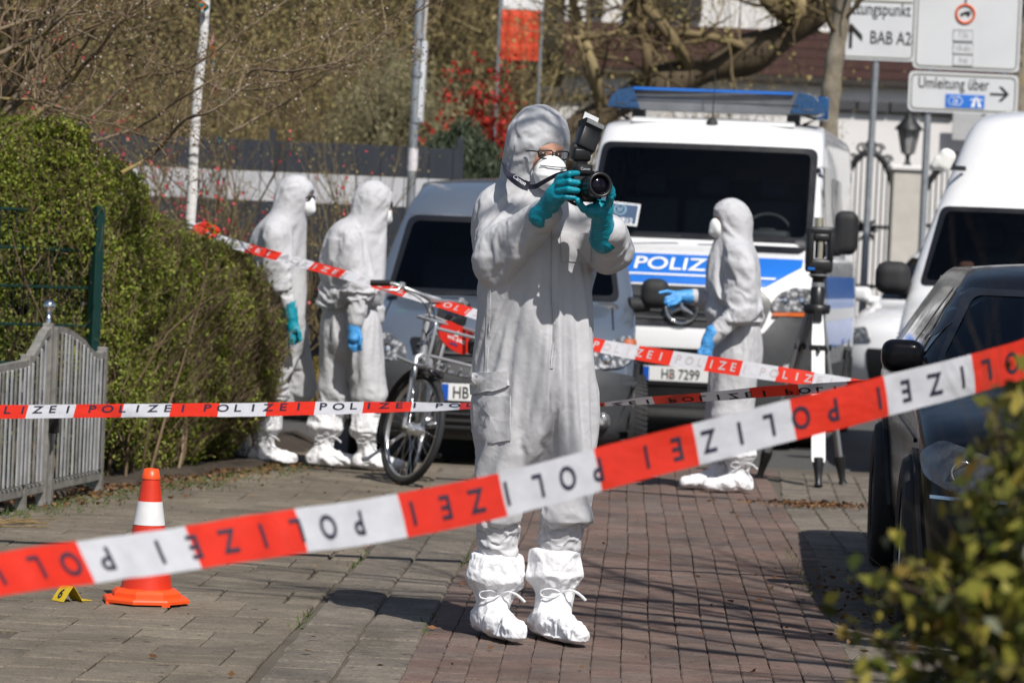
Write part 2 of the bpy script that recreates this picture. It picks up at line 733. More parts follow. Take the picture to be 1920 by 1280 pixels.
def drape(V, Q, fn, lo, hi, pins, frames=16, grow=-0.07, seed=0, h=0.02, inset=0.016, bend=1.2, m=None):
    """Let the fabric settle on the figure underneath: cloth over a slightly slimmer body."""
    Vb, Qb = surface(lambda P: fn(P) + inset, lo, hi, h)
    Vb = relax(Vb, Qb, 2, 0.5)
    body = link_mesh('drape_body', mesh_np('drape_body', Vb, Qb, m, True))
    body.modifiers.new('Collision', 'COLLISION')
    body.collision.thickness_outer = 0.003
    body.collision.cloth_friction = 12.0
    cl = link_mesh('drape_cloth', mesh_np('drape_cloth', V, Q, m, True))
    vg = cl.vertex_groups.new(name='pin')
    for w in (1.0, 0.6, 0.25):
        idx = np.nonzero(np.abs(pins - w) < 0.2)[0]
        if len(idx):
            vg.add([int(i) for i in idx], w, 'REPLACE')
    md = cl.modifiers.new('Cloth', 'CLOTH')
    s = md.settings
    s.quality = 4
    s.mass = 0.12
    s.tension_stiffness = 18
    s.compression_stiffness = 18
    s.shear_stiffness = 12
    s.bending_stiffness = bend
    s.tension_damping = 12
    s.compression_damping = 12
    s.shear_damping = 8
    s.bending_damping = 0.6
    s.air_damping = 2.0
    s.vertex_group_mass = 'pin'
    s.pin_stiffness = 1.0
    s.shrink_min = grow
    s.shrink_max = grow
    md.collision_settings.collision_quality = 2
    md.collision_settings.distance_min = 0.003
    md.collision_settings.use_self_collision = False
    md.point_cache.frame_start = 1
    md.point_cache.frame_end = frames + 1
    f0 = S.frame_current
    for f in range(1, frames + 1):
        S.frame_set(f)
    dg = bpy.context.evaluated_depsgraph_get()
    ev = cl.evaluated_get(dg)
    me = ev.to_mesh()
    out = np.zeros(len(me.vertices) * 3, dtype=np.float32)
    me.vertices.foreach_get('co', out)
    ev.to_mesh_clear()
    out = out.reshape(-1, 3).astype(float)
    for o in (cl, body):
        d = o.data
        bpy.data.objects.remove(o)
        bpy.data.meshes.remove(d)
    S.frame_set(f0)
    bad = ~np.isfinite(out).all(1) | (np.linalg.norm(out - V, axis=1) > 0.25)
    out[bad] = V[bad]
    return out


def bvh_of(o):
    me = o.data
    return BVHTree.FromPolygons([v.co for v in me.vertices], [list(p.vertices) for p in me.polygons])


def project(bvh, V, F, name, m, parent, axis='front', off=0.004, thick=0.0, grid=0.08, far=6.0, sgn=1, pmap=None):
    """Drape a flat outline (x,z) or (y,z) over a body as its own thin skin."""
    bm = bmesh.new()
    vs = [bm.verts.new((p[0], 0, p[1])) for p in V]
    for f in F:
        try:
            bm.faces.new([vs[i] for i in f])
        except ValueError:
            pass
    if grid:
        xs = [v.co.x for v in bm.verts]
        zs = [v.co.z for v in bm.verts]
        for a, lo, hi in ((0, min(xs), max(xs)), (2, min(zs), max(zs))):
            k = lo + grid
            while k < hi:
                nn = Vector((1, 0, 0)) if a == 0 else Vector((0, 0, 1))
                bmesh.ops.bisect_plane(bm, geom=bm.verts[:] + bm.edges[:] + bm.faces[:], plane_co=nn * k, plane_no=nn, dist=1e-5)
                k += grid
    bm.verts.index_update()
    pos, nor = [], []
    last = 0.0
    for v in bm.verts:
        if axis == 'front':
            o, d = Vector((v.co.x, -far, v.co.z)), Vector((0, 1, 0))
        else:
            o, d = Vector((sgn * far, v.co.x, v.co.z)), Vector((-sgn, 0, 0))
        h, n, _, _ = bvh.ray_cast(o, d)
        if h is None:
            h = Vector((v.co.x, last, v.co.z)) if axis == 'front' else Vector((sgn * last, v.co.x, v.co.z))
            n = -d
        if n.dot(d) > 0:
            n = -n
        last = h.y if axis == 'front' else abs(h.x)
        pos.append(h)
        nor.append(n)
    faces = [[v.index for v in f.verts] for f in bm.faces]
    b = MB()
    top = [p + n * (off + thick) for p, n in zip(pos, nor)]
    b.add(top, faces, None, True)
    if thick:
        low = [p + n * (off * 0.2) for p, n in zip(pos, nor)]
        for e in bm.edges:
            if len(e.link_faces) == 1:
                i, j = e.verts[0].index, e.verts[1].index
                b.add([top[i], top[j], low[j], low[i]], [[0, 1, 2, 3]])
    bm.free()
    o = b.build(name, m, parent, recalc=False)
    # face the viewer
    me = o.data
    ref = Vector((0, -1, 0)) if axis == 'front' else Vector((sgn, 0, 0))
    bm = bmesh.new()
    bm.from_mesh(me)
    bm.normal_update()
    for f in bm.faces:
        if f.normal.dot(ref) < 0:
            f.normal_flip()
    bm.to_mesh(me)
    bm.free()
    return o


def patch(bvh, poly, name, m, parent, **kw):
    tri = tessellate_polygon([[Vector((p[0], p[1], 0)) for p in poly]])
    return project(bvh, poly, [list(t) for t in tri], name, m, parent, **kw)


# ------------------------------------------------------------------ bulk leaves and twigs
def leaf_cloud(P, size, aspect=0.55, rng=RNG, flat=0.0, droop=0.0, up=None):
    """Four-cornered leaves at points P with random turn; returns V, quads."""
    n = len(P)
    d = rng.normal(size=(n, 3))
    if up is not None:
        d = d * (1 - droop) + np.asarray(up) * droop * 2
    d /= np.linalg.norm(d, axis=1)[:, None]
    e = rng.normal(size=(n, 3))
    e -= d * (e * d).sum(1)[:, None]
    e /= np.linalg.norm(e, axis=1)[:, None]
    s = size * rng.uniform(0.6, 1.35, n)
    a = d * (s * 0.5)[:, None]
    b = e * (s * 0.5 * aspect)[:, None]
    nn = np.cross(d, e) * (s * 0.12)[:, None]
    V = np.stack([P - a, P + b + nn, P + a, P - b + nn], 1).reshape(-1, 3)
    F = np.arange(n * 4).reshape(n, 4)
    return V, F


def twig_cloud(A, B, r0, r1, bend=0.08, rng=RNG):
    """Three-sided bent twigs from A to B."""
    n = len(A)
    d = B - A
    L = np.linalg.norm(d, axis=1)[:, None] + 1e-9
    d = d / L
    t = np.cross(d, np.array([0.3, 0.2, 0.93]) + rng.normal(size=(n, 3)) * 0.2)
    t /= np.linalg.norm(t, axis=1)[:, None] + 1e-9
    w = np.cross(d, t)
    mid = (A + B) / 2 + rng.normal(size=(n, 3)) * L * bend
    r0 = np.broadcast_to(np.asarray(r0, float), (n,))[:, None]
    r1 = np.broadcast_to(np.asarray(r1, float), (n,))[:, None]
    rings = []
    for c, r in ((A, r0), (mid, (r0 + r1) / 2), (B, r1)):
        for k in range(3):
            an = 2 * PI * k / 3
            rings.append(c + (t * math.cos(an) + w * math.sin(an)) * r)
    V = np.stack(rings, 1).reshape(-1, 3)
    base = (np.arange(n) * 9)[:, None]
    F = []
    for s in (0, 3):
        for k in range(3):
            F.append(base + np.array([[s + k, s + (k + 1) % 3, s + 3 + (k + 1) % 3, s + 3 + k]]))
    return V, np.concatenate(F)


def merge_np(parts):
    Vs, Fs, b = [], [], 0
    for V, F in parts:
        Vs.append(V)
        Fs.append(F + b)
        b += len(V)
    return np.concatenate(Vs), np.concatenate(Fs)


def grow(start, direction, length, radius, depth, rng, out, spread=0.6, up=0.15, seg=5, tips=None, kids=(2, 4), wig=0.16):
    """Recursive bare branching; appends (points, radii) limbs to out."""
    p = Vector(start)
    d = Vector(direction).normalized()
    pts, rad = [p.copy()], [radius]
    dirs = [d.copy()]
    for i in range(seg):
        d = (d + Vector(rng.normal(size=3)) * wig + Vector((0, 0, up * 0.3))).normalized()
        p = p + d * (length / seg)
        pts.append(p.copy())
        dirs.append(d.copy())
        rad.append(radius * (1 - 0.62 * (i + 1) / seg))
    out.append((pts, rad, depth))
    if depth <= 0:
        if tips is not None:
            tips.extend(pts[1:])
        return
    for _ in range(int(rng.integers(kids[0], kids[1] + 1))):
        i = int(rng.integers(1, seg + 1))
        side = Vector(rng.normal(size=3))
        nd = (dirs[i] + side.normalized() * spread + Vector((0, 0, up))).normalized()
        grow(pts[i], nd, length * rng.uniform(0.45, 0.75), rad[i] * 0.62, depth - 1, rng, out, spread, up, seg, tips, kids, wig)


def limbs_mesh(b, limbs, sides=(3, 4, 6, 8, 8)):
    for pts, rad, dep in limbs:
        b.tube(pts, rad, sides[min(dep, len(sides) - 1)], caps=False)


# ================================================================== THE SETTING
def ground_mat():
    t = NT('asphalt')
    co = t.coord()
    n = t.noise(0.6, 6, 0.65, co)
    g = t.noise(90, 3, 0.7, co)
    c = t.ramp(n, [(0.3, (0.055, 0.053, 0.05)), (0.7, (0.085, 0.082, 0.077))])
    c = t.mix(0.5, c, t.ramp(g, [(0.35, (0.03, 0.03, 0.03)), (0.65, (0.14, 0.135, 0.13))]))
    t.base(c)
    t.set(Roughness=0.85)
    t.bump(g, 0.4, 0.004)
    return t.m


def joint_mat():
    t = NT('joint_sand')
    co = t.coord()
    c = t.ramp(t.noise(2.2, 6, 0.65, co), [(0.3, (0.075, 0.060, 0.043)), (0.55, (0.11, 0.092, 0.07)), (0.72, (0.06, 0.068, 0.024))])
    t.base(c)
    t.set(Roughness=0.95)
    t.bump(t.noise(160, 3, 0.7, co), 0.5, 0.004)
    return t.m


def paver_mat(name, cols, grain, speck, stain=0.75):
    """Stone or fired brick: own tone per piece, grain, pits and broad worn stains."""
    t = NT(name)
    g = t.n('ShaderNodeNewGeometry')
    oi = t.n('ShaderNodeObjectInfo').outputs['Random']
    r = t.math('FRACT', t.math('ADD', g.outputs['Random Per Island'], oi))
    pos = g.outputs['Position']
    c = t.ramp(r, [(i / (len(cols) - 1), k) for i, k in enumerate(cols)])
    st = t.ramp(t.noise(1.5, 7, 0.7, pos, None, 0.6), [(0.32, stain), (0.5, 0.95), (0.66, 1.15)])
    c = t.mix(1.0, c, st, 'MULTIPLY')
    c = t.mix(1.0, c, t.ramp(t.noise(14, 5, 0.7, pos), [(0.3, 0.82), (0.7, 1.14)]), 'MULTIPLY')
    fine = t.noise(grain, 3, 0.75, pos)
    c = t.mix(1.0, c, t.ramp(fine, [(0.32, 0.62), (0.5, 1.0), (0.68, 1.3)]), 'MULTIPLY')
    pit = t.noise(speck, 2, 0.6, pos, None, 0.4)
    c = t.mix(1.0, c, t.ramp(pit, [(0.26, 0.35), (0.36, 1.0)]), 'MULTIPLY')
    moss = t.ramp(t.noise(0.7, 6, 0.7, pos), [(0.62, 0.0), (0.8, 0.45)])
    c = t.mix(moss, c, (0.06, 0.065, 0.02))
    t.base(c)
    t.set(Roughness=0.86)
    t.p.inputs['Specular IOR Level'].default_value = 0.25
    b = t.bump(t.noise(11, 4, 0.6, pos), 0.25, 0.01)
    b = t.bump(pit, 0.5, 0.006, b)
    t.bump(fine, 0.35, 0.0025, b)
    return t.m


M_SLAB = paver_mat('concrete_slab', [(0.162, 0.136, 0.102), (0.19, 0.16, 0.12), (0.147, 0.124, 0.095), (0.205, 0.174, 0.131)], 130, 22, 0.6)
M_BRICK = paver_mat('red_clinker', [(0.142, 0.100, 0.083), (0.172, 0.112, 0.090), (0.120, 0.092, 0.080), (0.180, 0.126, 0.102), (0.145, 0.113, 0.097)], 150, 34, 0.62)
M_OLD = paver_mat('weathered_concrete', [(0.158, 0.136, 0.108), (0.178, 0.153, 0.122), (0.145, 0.125, 0.102)], 70, 15, 0.6)
M_SOIL = mat('dark_soil', (0.05, 0.037, 0.025), 0.95, var=0.45, vscale=9, bump=0.7, bscale=50, bdist=0.02)


def sheet(name, x0, x1, y0, y1, z, m, parent=None, nx=1, ny=1):
    b = MB()
    for i in range(nx):
        for j in range(ny):
            xa, xb = x0 + (x1 - x0) * i / nx, x0 + (x1 - x0) * (i + 1) / nx
            ya, yb = y0 + (y1 - y0) * j / ny, y0 + (y1 - y0) * (j + 1) / ny
            b.add([(xa, ya, z), (xb, ya, z), (xb, yb, z), (xa, yb, z)], [[0, 1, 2, 3]])
    return b.build(name, m, parent, recalc=False)


ground = tag(sheet('ground', -400, 400, -60, 900, -0.022, ground_mat()), kind='structure')
pavement = tag(sheet('pavement', -6.0, 4.2, 3.0, 23.0, -0.016, joint_mat()), kind='structure')

ROAD = 0.035


def rt(t, y):
    """Road coordinates to the ground plane: sideways t, depth y."""
    return t + ROAD * (y - 12.0)


def paver_me(name, lx, ly, m, rng, h=0.06, bev=0.006):
    b = MB()
    q = 0.003
    x, y = lx / 2, ly / 2
    j = lambda: rng.uniform(-q, q)
    top = [(-x + bev + j(), -y + bev + j(), 0), (x - bev + j(), -y + bev + j(), 0), (x - bev + j(), y - bev + j(), 0), (-x + bev + j(), y - bev + j(), 0)]
    mid = [(-x, -y, -bev), (x, -y, -bev), (x, y, -bev), (-x, y, -bev)]
    low = [(p[0], p[1], -h) for p in mid]
    V = top + mid + low
    F = [[0, 1, 2, 3]]
    for a, c in ((0, 4), (4, 8)):
        for i in range(4):
            F.append([c + i, c + (i + 1) % 4, a + (i + 1) % 4, a + i])
    b.add(V, F)
    me = bpy.data.meshes.new(name)
    me.from_pydata(b.v, [], b.f)
    me.materials.append(m)
    me.update()
    return me


def in_view(x, y, margin=60):
    c, s = math.cos(ROLL), math.sin(ROLL)
    u, v = x * FPX / y, HC * FPX / y - VH
    px = 960 + u * c - v * s
    py = 640 + u * s + v * c
    return -margin < px < 1920 + margin and py < 1280 + margin


def lay(pieces, name, me_list, parent, stuff_name, m, cap=300):
    """pieces: (x, y, turn, lx, ly). The nearest become parts of their own, the rest one joined part."""
    pieces = sorted(pieces, key=lambda p: p[1])
    seen = [p for p in pieces if in_view(p[0], p[1])]
    rest = []
    rng = np.random.default_rng(5)
    for i, p in enumerate(seen):
        x, y, a, me = p
        tilt = rng.normal(size=2) * 0.004
        z = rng.normal() * 0.0016 - 0.002
        if i < cap:
            o = link_mesh(name, me, parent)
            o.location = (x, y, z)
            o.rotation_euler = (tilt[0], tilt[1], a)
        else:
            rest.append((x, y, a, me, z, tilt))
    if rest:
        b = MB()
        for x, y, a, me, z, tilt in rest:
            M = Matrix.Translation((x, y, z)) @ Matrix.Rotation(a, 4, 'Z') @ Matrix.Rotation(tilt[0], 4, 'X') @ Matrix.Rotation(tilt[1], 4, 'Y')
            b.add([v.co for v in me.vertices], [list(q.vertices) for q in me.polygons], M)
        b.build(stuff_name, m, parent, 'stuff', recalc=False)


_rng = np.random.default_rng(3)
# red clinker lane: bricks end-on in columns, 10 x 20 cm
brick_road = tag(sheet('brick_road', -0.25, 1.9, 3.0, 23.0, -0.0125, joint_mat()), kind='structure')
brick_road.data.transform(Matrix.Identity(4))
meB = [paver_me('brick', 0.0955 + d, 0.1975, M_BRICK, _rng, bev=0.0035) for d in (0, 0.001, -0.001, 0.0015, -0.0015)]
bricks = []
ang = -math.atan(ROAD)
wig = lambda y, k: 0.007 * math.sin(y * 0.8 + k) + 0.0022 * math.sin(y * 3.1 + 2 * k)
for c in range(20):
    off = 0.1 * (c % 2) + _rng.uniform(-0.025, 0.025)
    y = 9.3 + off
    while y < 22.6:
        t = -0.205 + c * 0.0985 + wig(y, c * 0.15)
        edge = 1.20 + 0.016 * (y - 12) + 0.025 * math.sin(y * 0.9)
        if t < edge:
            bricks.append((rt(t, y), y, ang + _rng.normal() * 0.007, meB[int(_rng.integers(5))]))
        y += 0.2015 + _rng.normal() * 0.0015
lay(bricks, 'brick', meB, brick_road, 'brick_field', M_BRICK, 300)

# worn grey strip beside it: long broken concrete pieces
meO = [paver_me('worn_paver', 0.205, ly, M_OLD, _rng, bev=0.008) for ly in (0.19, 0.24, 0.29)]
old = []
for c, t0 in enumerate((-0.36, -0.575)):
    y = 9.2 + 0.13 * c
    while y < 22.4:
        k = int(_rng.integers(3))
        ly = (0.19, 0.24, 0.29)[k]
        old.append((rt(t0 + wig(y, 0.0) - 0.012 * (y - 12) * 0.35, y + ly / 2), y + ly / 2, ang + _rng.normal() * 0.015, meO[k]))
        y += ly + 0.009
# concrete slabs, 25 cm, running bond
meS = [paver_me('paving_slab', lx, 0.238, M_SLAB, _rng, bev=0.005) for lx in (0.244, 0.368)]
slabs = []
ysl, row = 9.3, 0
while ysl < 22.3:
    t = -0.705 - 0.004 * (ysl - 12) + (0.0 if row % 4 < 2 else -0.125)
    first = True
    while rt(t, ysl) > -3.6:
        k = 1 if (_rng.random() < 0.22) else 0
        w = (0.25, 0.374)[k]
        slabs.append((rt(t - w / 2, ysl), ysl + _rng.normal() * 0.003, ang + 0.012 + _rng.normal() * 0.008, meS[k]))
        t -= w
    if row % 4 >= 2:
        slabs.append((rt(-0.705 - 0.06, ysl), ysl, ang, paver_me('paving_slab', 0.118, 0.238, M_SLAB, _rng)))
    ysl += 0.2445
    row += 1
slabs = [s for s in slabs if s[0] > -2.95 or s[1] < 16.0]
lay(slabs, 'paving_slab', meS, pavement, 'far_paving_slabs', M_SLAB, 300)
# grey pavers right of the lane, towards the parked cars
sidewalk = tag(sheet('parking_strip', 1.05, 4.2, 3.0, 23.0, -0.0085, joint_mat()), kind='structure')
grey = []
meG = [paver_me('grey_paver', 0.155, 0.235, M_OLD, _rng, bev=0.006) for _ in range(3)]
for c in range(9):
    y = 9.3 + 0.12 * (c % 2)
    while y < 22.5:
        t = 1.31 + 0.016 * (y - 12) + 0.025 * math.sin(y * 0.9) + c * 0.163
        grey.append((rt(t, y), y, ang + _rng.normal() * 0.03, meG[int(_rng.integers(3))]))
        y += 0.243
lay(grey, 'grey_paver', meG, sidewalk, 'far_grey_pavers', M_OLD, 240)
strip = tag(sheet('worn_strip', -0.75, -0.2, 3.0, 23.0, -0.0145, joint_mat()), kind='structure')
lay(old, 'worn_paver', meO, strip, 'far_worn_pavers', M_OLD, 240)

# soil bed under the hedge and along the gate, raised a little
def soil_bed():
    poly = [(-6.0, 12.5), (-2.62, 15.4), (-2.28, 17.2), (-2.02, 18.35), (-1.75, 19.4), (-1.45, 20.35), (-1.25, 21.2), (-1.35, 24.5), (-6.0, 24.5)]
    bm = bmesh.new()
    vs = [bm.verts.new((x, y, 0.0)) for x, y in poly]
    bm.faces.new(vs)
    for ax, lo, hi in ((0, -6, -1), (1, 12, 25)):
        k = lo + 0.25
        while k < hi:
            n = Vector((1, 0, 0)) if ax == 0 else Vector((0, 1, 0))
            bmesh.ops.bisect_plane(bm, geom=bm.verts[:] + bm.edges[:] + bm.faces[:], plane_co=n * k, plane_no=n)
            k += 0.25
    P = np.array([v.co[:] for v in bm.verts])
    h = vnoise(P * 5, 2) * 0.035 + vnoise(P * 1.3, 4) * 0.03
    for v, z in zip(bm.verts, h):
        edge = any(len(e.link_faces) == 1 for e in v.link_edges)
        v.co.z = -0.03 if edge else 0.004 + z
    me = bpy.data.meshes.new('soil_bed')
    bm.to_mesh(me)
    bm.free()
    me.materials.append(M_SOIL)
    return tag(link_mesh('soil_bed', me), kind='structure')


soil_bed()

# moss tufts and leaf litter in the joints
def litter():
    rng = np.random.default_rng(21)
    P = []
    for _ in range(2600):
        y = rng.uniform(16.5, 21)
        x = -2.5 + (y - 16.5) * 0.235 + rng.normal() * 0.20 - 0.08
        P.append((x, y, 0.012 + rng.random() * 0.01))
    for _ in range(900):
        a, r = rng.uniform(0, 2 * PI), abs(rng.normal())
        P.append((1.62 + 0.22 * r * math.cos(a), 13.4 + 0.9 * r * math.sin(a), 0.012 + rng.random() * 0.03))
    for _ in range(420):
        P.append((1.75 + rng.normal() * 0.18, 19.2 + rng.normal() * 0.12, 0.012 + rng.random() * 0.02))
    for _ in range(90):
        P.append((rng.uniform(-2.2, 1.4), rng.uniform(10, 20), 0.01))
    V, F = leaf_cloud(np.array(P), 0.035, 0.6, rng)
    Z = V[:, 2]
    V[:, 2] = np.maximum(0.004, (Z - 0.012) * 0.55 + 0.012)
    m = island_mat('dry_leaf', [(0.0, (0.10, 0.045, 0.018)), (0.35, (0.19, 0.09, 0.035)), (0.7, (0.075, 0.04, 0.02)), (1.0, (0.26, 0.15, 0.07))], 0.8)
    tag(link_mesh('leaf_litter', mesh_np('leaf_litter', V, F, m)), kind='stuff')
    # grass and moss
    G = []
    for _ in range(800):
        y = rng.uniform(15.8, 21)
        x = -2.42 + (y - 16.2) * 0.235 + abs(rng.normal()) * 0.14 - 0.04
        G.append((x, y, 0.0))
    for _ in range(700):
        y = rng.uniform(10, 18)
        k = rng.choice([-0.705, -0.25, 1.2])
        if vnoise(np.array([[y * 1.5, k, 0.5]]), 3)[0] > 0.52:
            G.append((rt(k, y) + rng.normal() * 0.01, y, -0.012))
    A = np.array(G)
    B = A + np.stack([rng.normal(size=len(A)) * 0.015, rng.normal(size=len(A)) * 0.015, rng.uniform(0.008, 0.03, len(A))], 1)
    V, F = twig_cloud(A, B, 0.0035, 0.0008, 0.12, rng)
    m = island_mat('grass_blade', [(0.0, (0.05, 0.09, 0.015)), (0.5, (0.09, 0.13, 0.025)), (1.0, (0.12, 0.12, 0.04))], 0.7)
    tag(link_mesh('grass', mesh_np('grass', V, F, m)), kind='stuff')
    A, B = [], []
    for _ in range(26):
        c = np.array([-2.28 + rng.normal() * 0.12, 15.55 + rng.normal() * 0.1, 0.012])
        a = rng.uniform(-0.5, 0.5)
        d = np.array([math.cos(a), math.sin(a) * 0.6, rng.uniform(0, 0.25)]) * rng.uniform(0.05, 0.16)
        A.append(c - d)
        B.append(c + d)
    A, B = np.array(A), np.array(B)
    A[:, 2] = np.maximum(A[:, 2], 0.008)
    V, F = twig_cloud(A, B, 0.004, 0.002, 0.05, rng)
    V[:, 2] = np.maximum(V[:, 2], 0.004)
    tag(link_mesh('dry_grass', mesh_np('dry_grass', V, F, island_mat('straw', [(0.0, (0.38, 0.28, 0.14)), (1.0, (0.26, 0.17, 0.08))], 0.8))), kind='stuff')


litter()

# ------------------------------------------------------------------ hedge
M_LEAF = island_mat('hedge_leaf', [(0.0, (0.13, 0.175, 0.024)), (0.3, (0.25, 0.30, 0.04)), (0.55, (0.18, 0.225, 0.034)), (0.8, (0.34, 0.36, 0.06)), (0.93, (0.15, 0.13, 0.045)), (1.0, (0.16, 0.095, 0.045))], 0.5, 0.25, trans=0.35)
M_TWIG = island_mat('hedge_twig', [(0.0, (0.12, 0.08, 0.05)), (0.5, (0.22, 0.155, 0.095)), (1.0, (0.33, 0.25, 0.17))], 0.8, 0.2)
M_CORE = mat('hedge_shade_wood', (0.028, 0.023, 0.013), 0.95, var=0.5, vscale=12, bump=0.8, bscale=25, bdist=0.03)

HEDGE = [(-3.6, 17.2, 2.02), (-2.85, 17.75, 2.0), (-2.5, 18.0, 1.95), (-2.2, 18.25, 1.83), (-1.98, 18.75, 1.63), (-1.78, 19.35, 1.43), (-1.62, 19.95, 1.34), (-1.47, 20.4, 1.22)]
HEDGE_END = [(-1.37, 20.75, 1.12), (-1.42, 21.6, 1.2)]


def hedge():
    rng = np.random.default_rng(17)
    r = root('hedge', 'clipped green hedge with bare brown twigs running behind the metal gate', 'hedge', (-2.3, 18.6, 0))
    path = spline(HEDGE + HEDGE_END, 90)
    loc = np.array([-2.3, 18.6, 0])
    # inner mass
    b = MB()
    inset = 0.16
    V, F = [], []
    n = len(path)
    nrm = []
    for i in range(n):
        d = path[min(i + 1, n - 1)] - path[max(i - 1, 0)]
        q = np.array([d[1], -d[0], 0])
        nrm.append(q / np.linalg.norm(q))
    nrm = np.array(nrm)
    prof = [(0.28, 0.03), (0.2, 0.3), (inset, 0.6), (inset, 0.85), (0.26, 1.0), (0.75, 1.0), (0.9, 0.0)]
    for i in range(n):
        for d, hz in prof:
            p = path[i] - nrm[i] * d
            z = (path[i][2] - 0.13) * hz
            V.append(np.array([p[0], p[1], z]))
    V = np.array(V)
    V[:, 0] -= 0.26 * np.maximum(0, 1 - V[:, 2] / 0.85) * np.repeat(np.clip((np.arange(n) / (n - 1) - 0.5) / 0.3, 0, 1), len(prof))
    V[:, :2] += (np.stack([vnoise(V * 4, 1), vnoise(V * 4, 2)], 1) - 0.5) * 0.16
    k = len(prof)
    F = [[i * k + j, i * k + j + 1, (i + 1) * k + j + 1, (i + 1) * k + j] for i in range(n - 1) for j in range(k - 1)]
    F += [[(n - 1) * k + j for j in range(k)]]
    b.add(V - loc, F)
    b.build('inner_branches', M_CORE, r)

    def surf_pts(cnt, depth):
        u = rng.uniform(0, n - 1.001, cnt)
        i = u.astype(int)
        f = (u - i)[:, None]
        P = path[i] * (1 - f) + path[i + 1] * f
        N = nrm[i] * (1 - f) + nrm[i + 1] * f
        top = rng.random(cnt) < 0.24
        hz = np.where(top, rng.uniform(0.96, 1.0, cnt), rng.random(cnt) ** 0.85 * 0.98 + 0.02)
        dd = np.where(top, rng.uniform(0.0, 0.7, cnt), 0) + np.abs(rng.normal(size=cnt)) * depth
        rnd = 0.10 * np.maximum(0, hz - 0.75) / 0.25            # rounded shoulder
        low = 0.16 * np.maximum(0, 0.35 - hz) / 0.35
        Z = P[:, 2] * hz
        Q = P.copy()
        Q[:, 2] = 0
        lump = (vnoise(np.stack([P[:, 0] * 3, P[:, 1] * 3, Z * 3], 1), 9) - 0.5) * 0.22
        Q -= N * (dd + rnd + low - lump)[:, None]
        Q[:, 0] -= 0.26 * np.maximum(0, 1 - Z / 0.85) * np.clip((u / (n - 1) - 0.5) / 0.3, 0, 1)
        Q[:, 2] = Z + rng.normal(size=cnt) * 0.012 + np.where(hz > .95, lump * .5, 0)
        return Q, hz, u / (n - 1)

    P, hz, uu = surf_pts(150000, 0.06)
    dens = vnoise(P * 5.0, 33) * 0.6 + vnoise(P * 14.0, 34) * 0.4
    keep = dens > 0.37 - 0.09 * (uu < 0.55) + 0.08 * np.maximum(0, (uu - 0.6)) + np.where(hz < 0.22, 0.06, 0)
    P = P[keep]
    uu = uu[keep]
    sz = 0.024
    Vl, Fl = leaf_cloud(P - loc, sz, 0.6, rng)
    link_mesh('leaves', mesh_np('leaves', Vl, Fl, M_LEAF), r)['kind'] = 'stuff'
    # twigs: upright on the gate side, slanting up to the right at the free end
    A, hz, uu = surf_pts(8500, 0.03)
    L = rng.uniform(0.05, 0.2, len(A)) * np.where(uu > 0.5, 1.0, 1.1)
    D = np.stack([rng.normal(size=len(A)) * 0.35 + 0.35 * (uu > 0.45), rng.normal(size=len(A)) * 0.35 - 0.1, rng.uniform(0.4, 1.2, len(A))], 1)
    D /= np.linalg.norm(D, axis=1)[:, None]
    A[:, 2] = A[:, 2] * 0.93
    B = A + D * L[:, None]
    topz = np.interp(uu * (n - 1), np.arange(n), path[:, 2]) + 0.07
    ok = (B[:, 2] < topz)
    ok &= (uu > 0.5) | (rng.random(len(A)) < 0.55)
    A, B = A[ok], B[ok]
    V, F = twig_cloud(A - loc, B - loc, rng.uniform(0.0014, 0.0032, len(A)), 0.0011, 0.07, rng)
    link_mesh('twigs', mesh_np('twigs', V, F, M_TWIG), r)['kind'] = 'stuff'
    # sprigs that stick out of the clipped face
    A, hz, uu = surf_pts(2600, 0.02)
    D = np.stack([rng.normal(size=len(A)) * 0.5 + 0.3 * (uu > .6), -np.abs(rng.normal(size=len(A))) * 0.45, rng.uniform(0.1, 1.1, len(A))], 1)
    D /= np.linalg.norm(D, axis=1)[:, None]
    B = A + D * rng.uniform(0.04, 0.13, len(A))[:, None]
    V, F = twig_cloud(A - loc, B - loc, 0.0018, 0.0010, 0.1, rng)
    link_mesh('sprigs', mesh_np('sprigs', V, F, M_TWIG), r)['kind'] = 'stuff'
    t = rng.uniform(0.2, 1.0, (len(A) * 6, 1))
    P = np.repeat(A, 6, 0) * (1 - t) + np.repeat(B, 6, 0) * t + rng.normal(size=(len(A) * 6, 3)) * 0.008
    V, F = leaf_cloud(P - loc, 0.024, 0.55, rng)
    link_mesh('sprig_leaves', mesh_np('sprig_leaves', V, F, M_LEAF), r)['kind'] = 'stuff'
    # main stems near the gate
    for k in range(34):
        u = rng.uniform(0.05, 0.62)
        i = int(u * (n - 1))
        p = path[i] - nrm[i] * rng.uniform(0.10, 0.2) - loc
        h = path[i][2] * rng.uniform(0.6, 0.95)
        b = MB()
        pts = []
        q = Vector((p[0], p[1], 0))
        d = Vector((rng.normal() * 0.10, rng.normal() * 0.05, 1))
        for s in range(7):
            pts.append(q.copy())
            d = (d + Vector(rng.normal(size=3)) * 0.16).normalized()
            d.z = abs(d.z)
            q = q + d * (h / 6)
        b.tube(pts, [0.010 * (1 - 0.11 * s) for s in range(7)], 6, caps=False)
        b.build('stem', M_TWIG, r)
    return r


hedge()


# ------------------------------------------------------------------ gate, mesh fence
M_GATE = mat('weathered_galvanised_metal', (0.25, 0.238, 0.215), 0.55, metal=0.3, var=0.4, vscale=14, bump=0.2, bscale=90)
M_GATE2 = mat('pale_weathered_slat', (0.42, 0.42, 0.42), 0.5, metal=0.3, var=0.35, vscale=8, bump=0.25, bscale=80)
M_GREEN = mat('green_powder_coat', (0.003, 0.030, 0.024), 0.4, var=0.15)


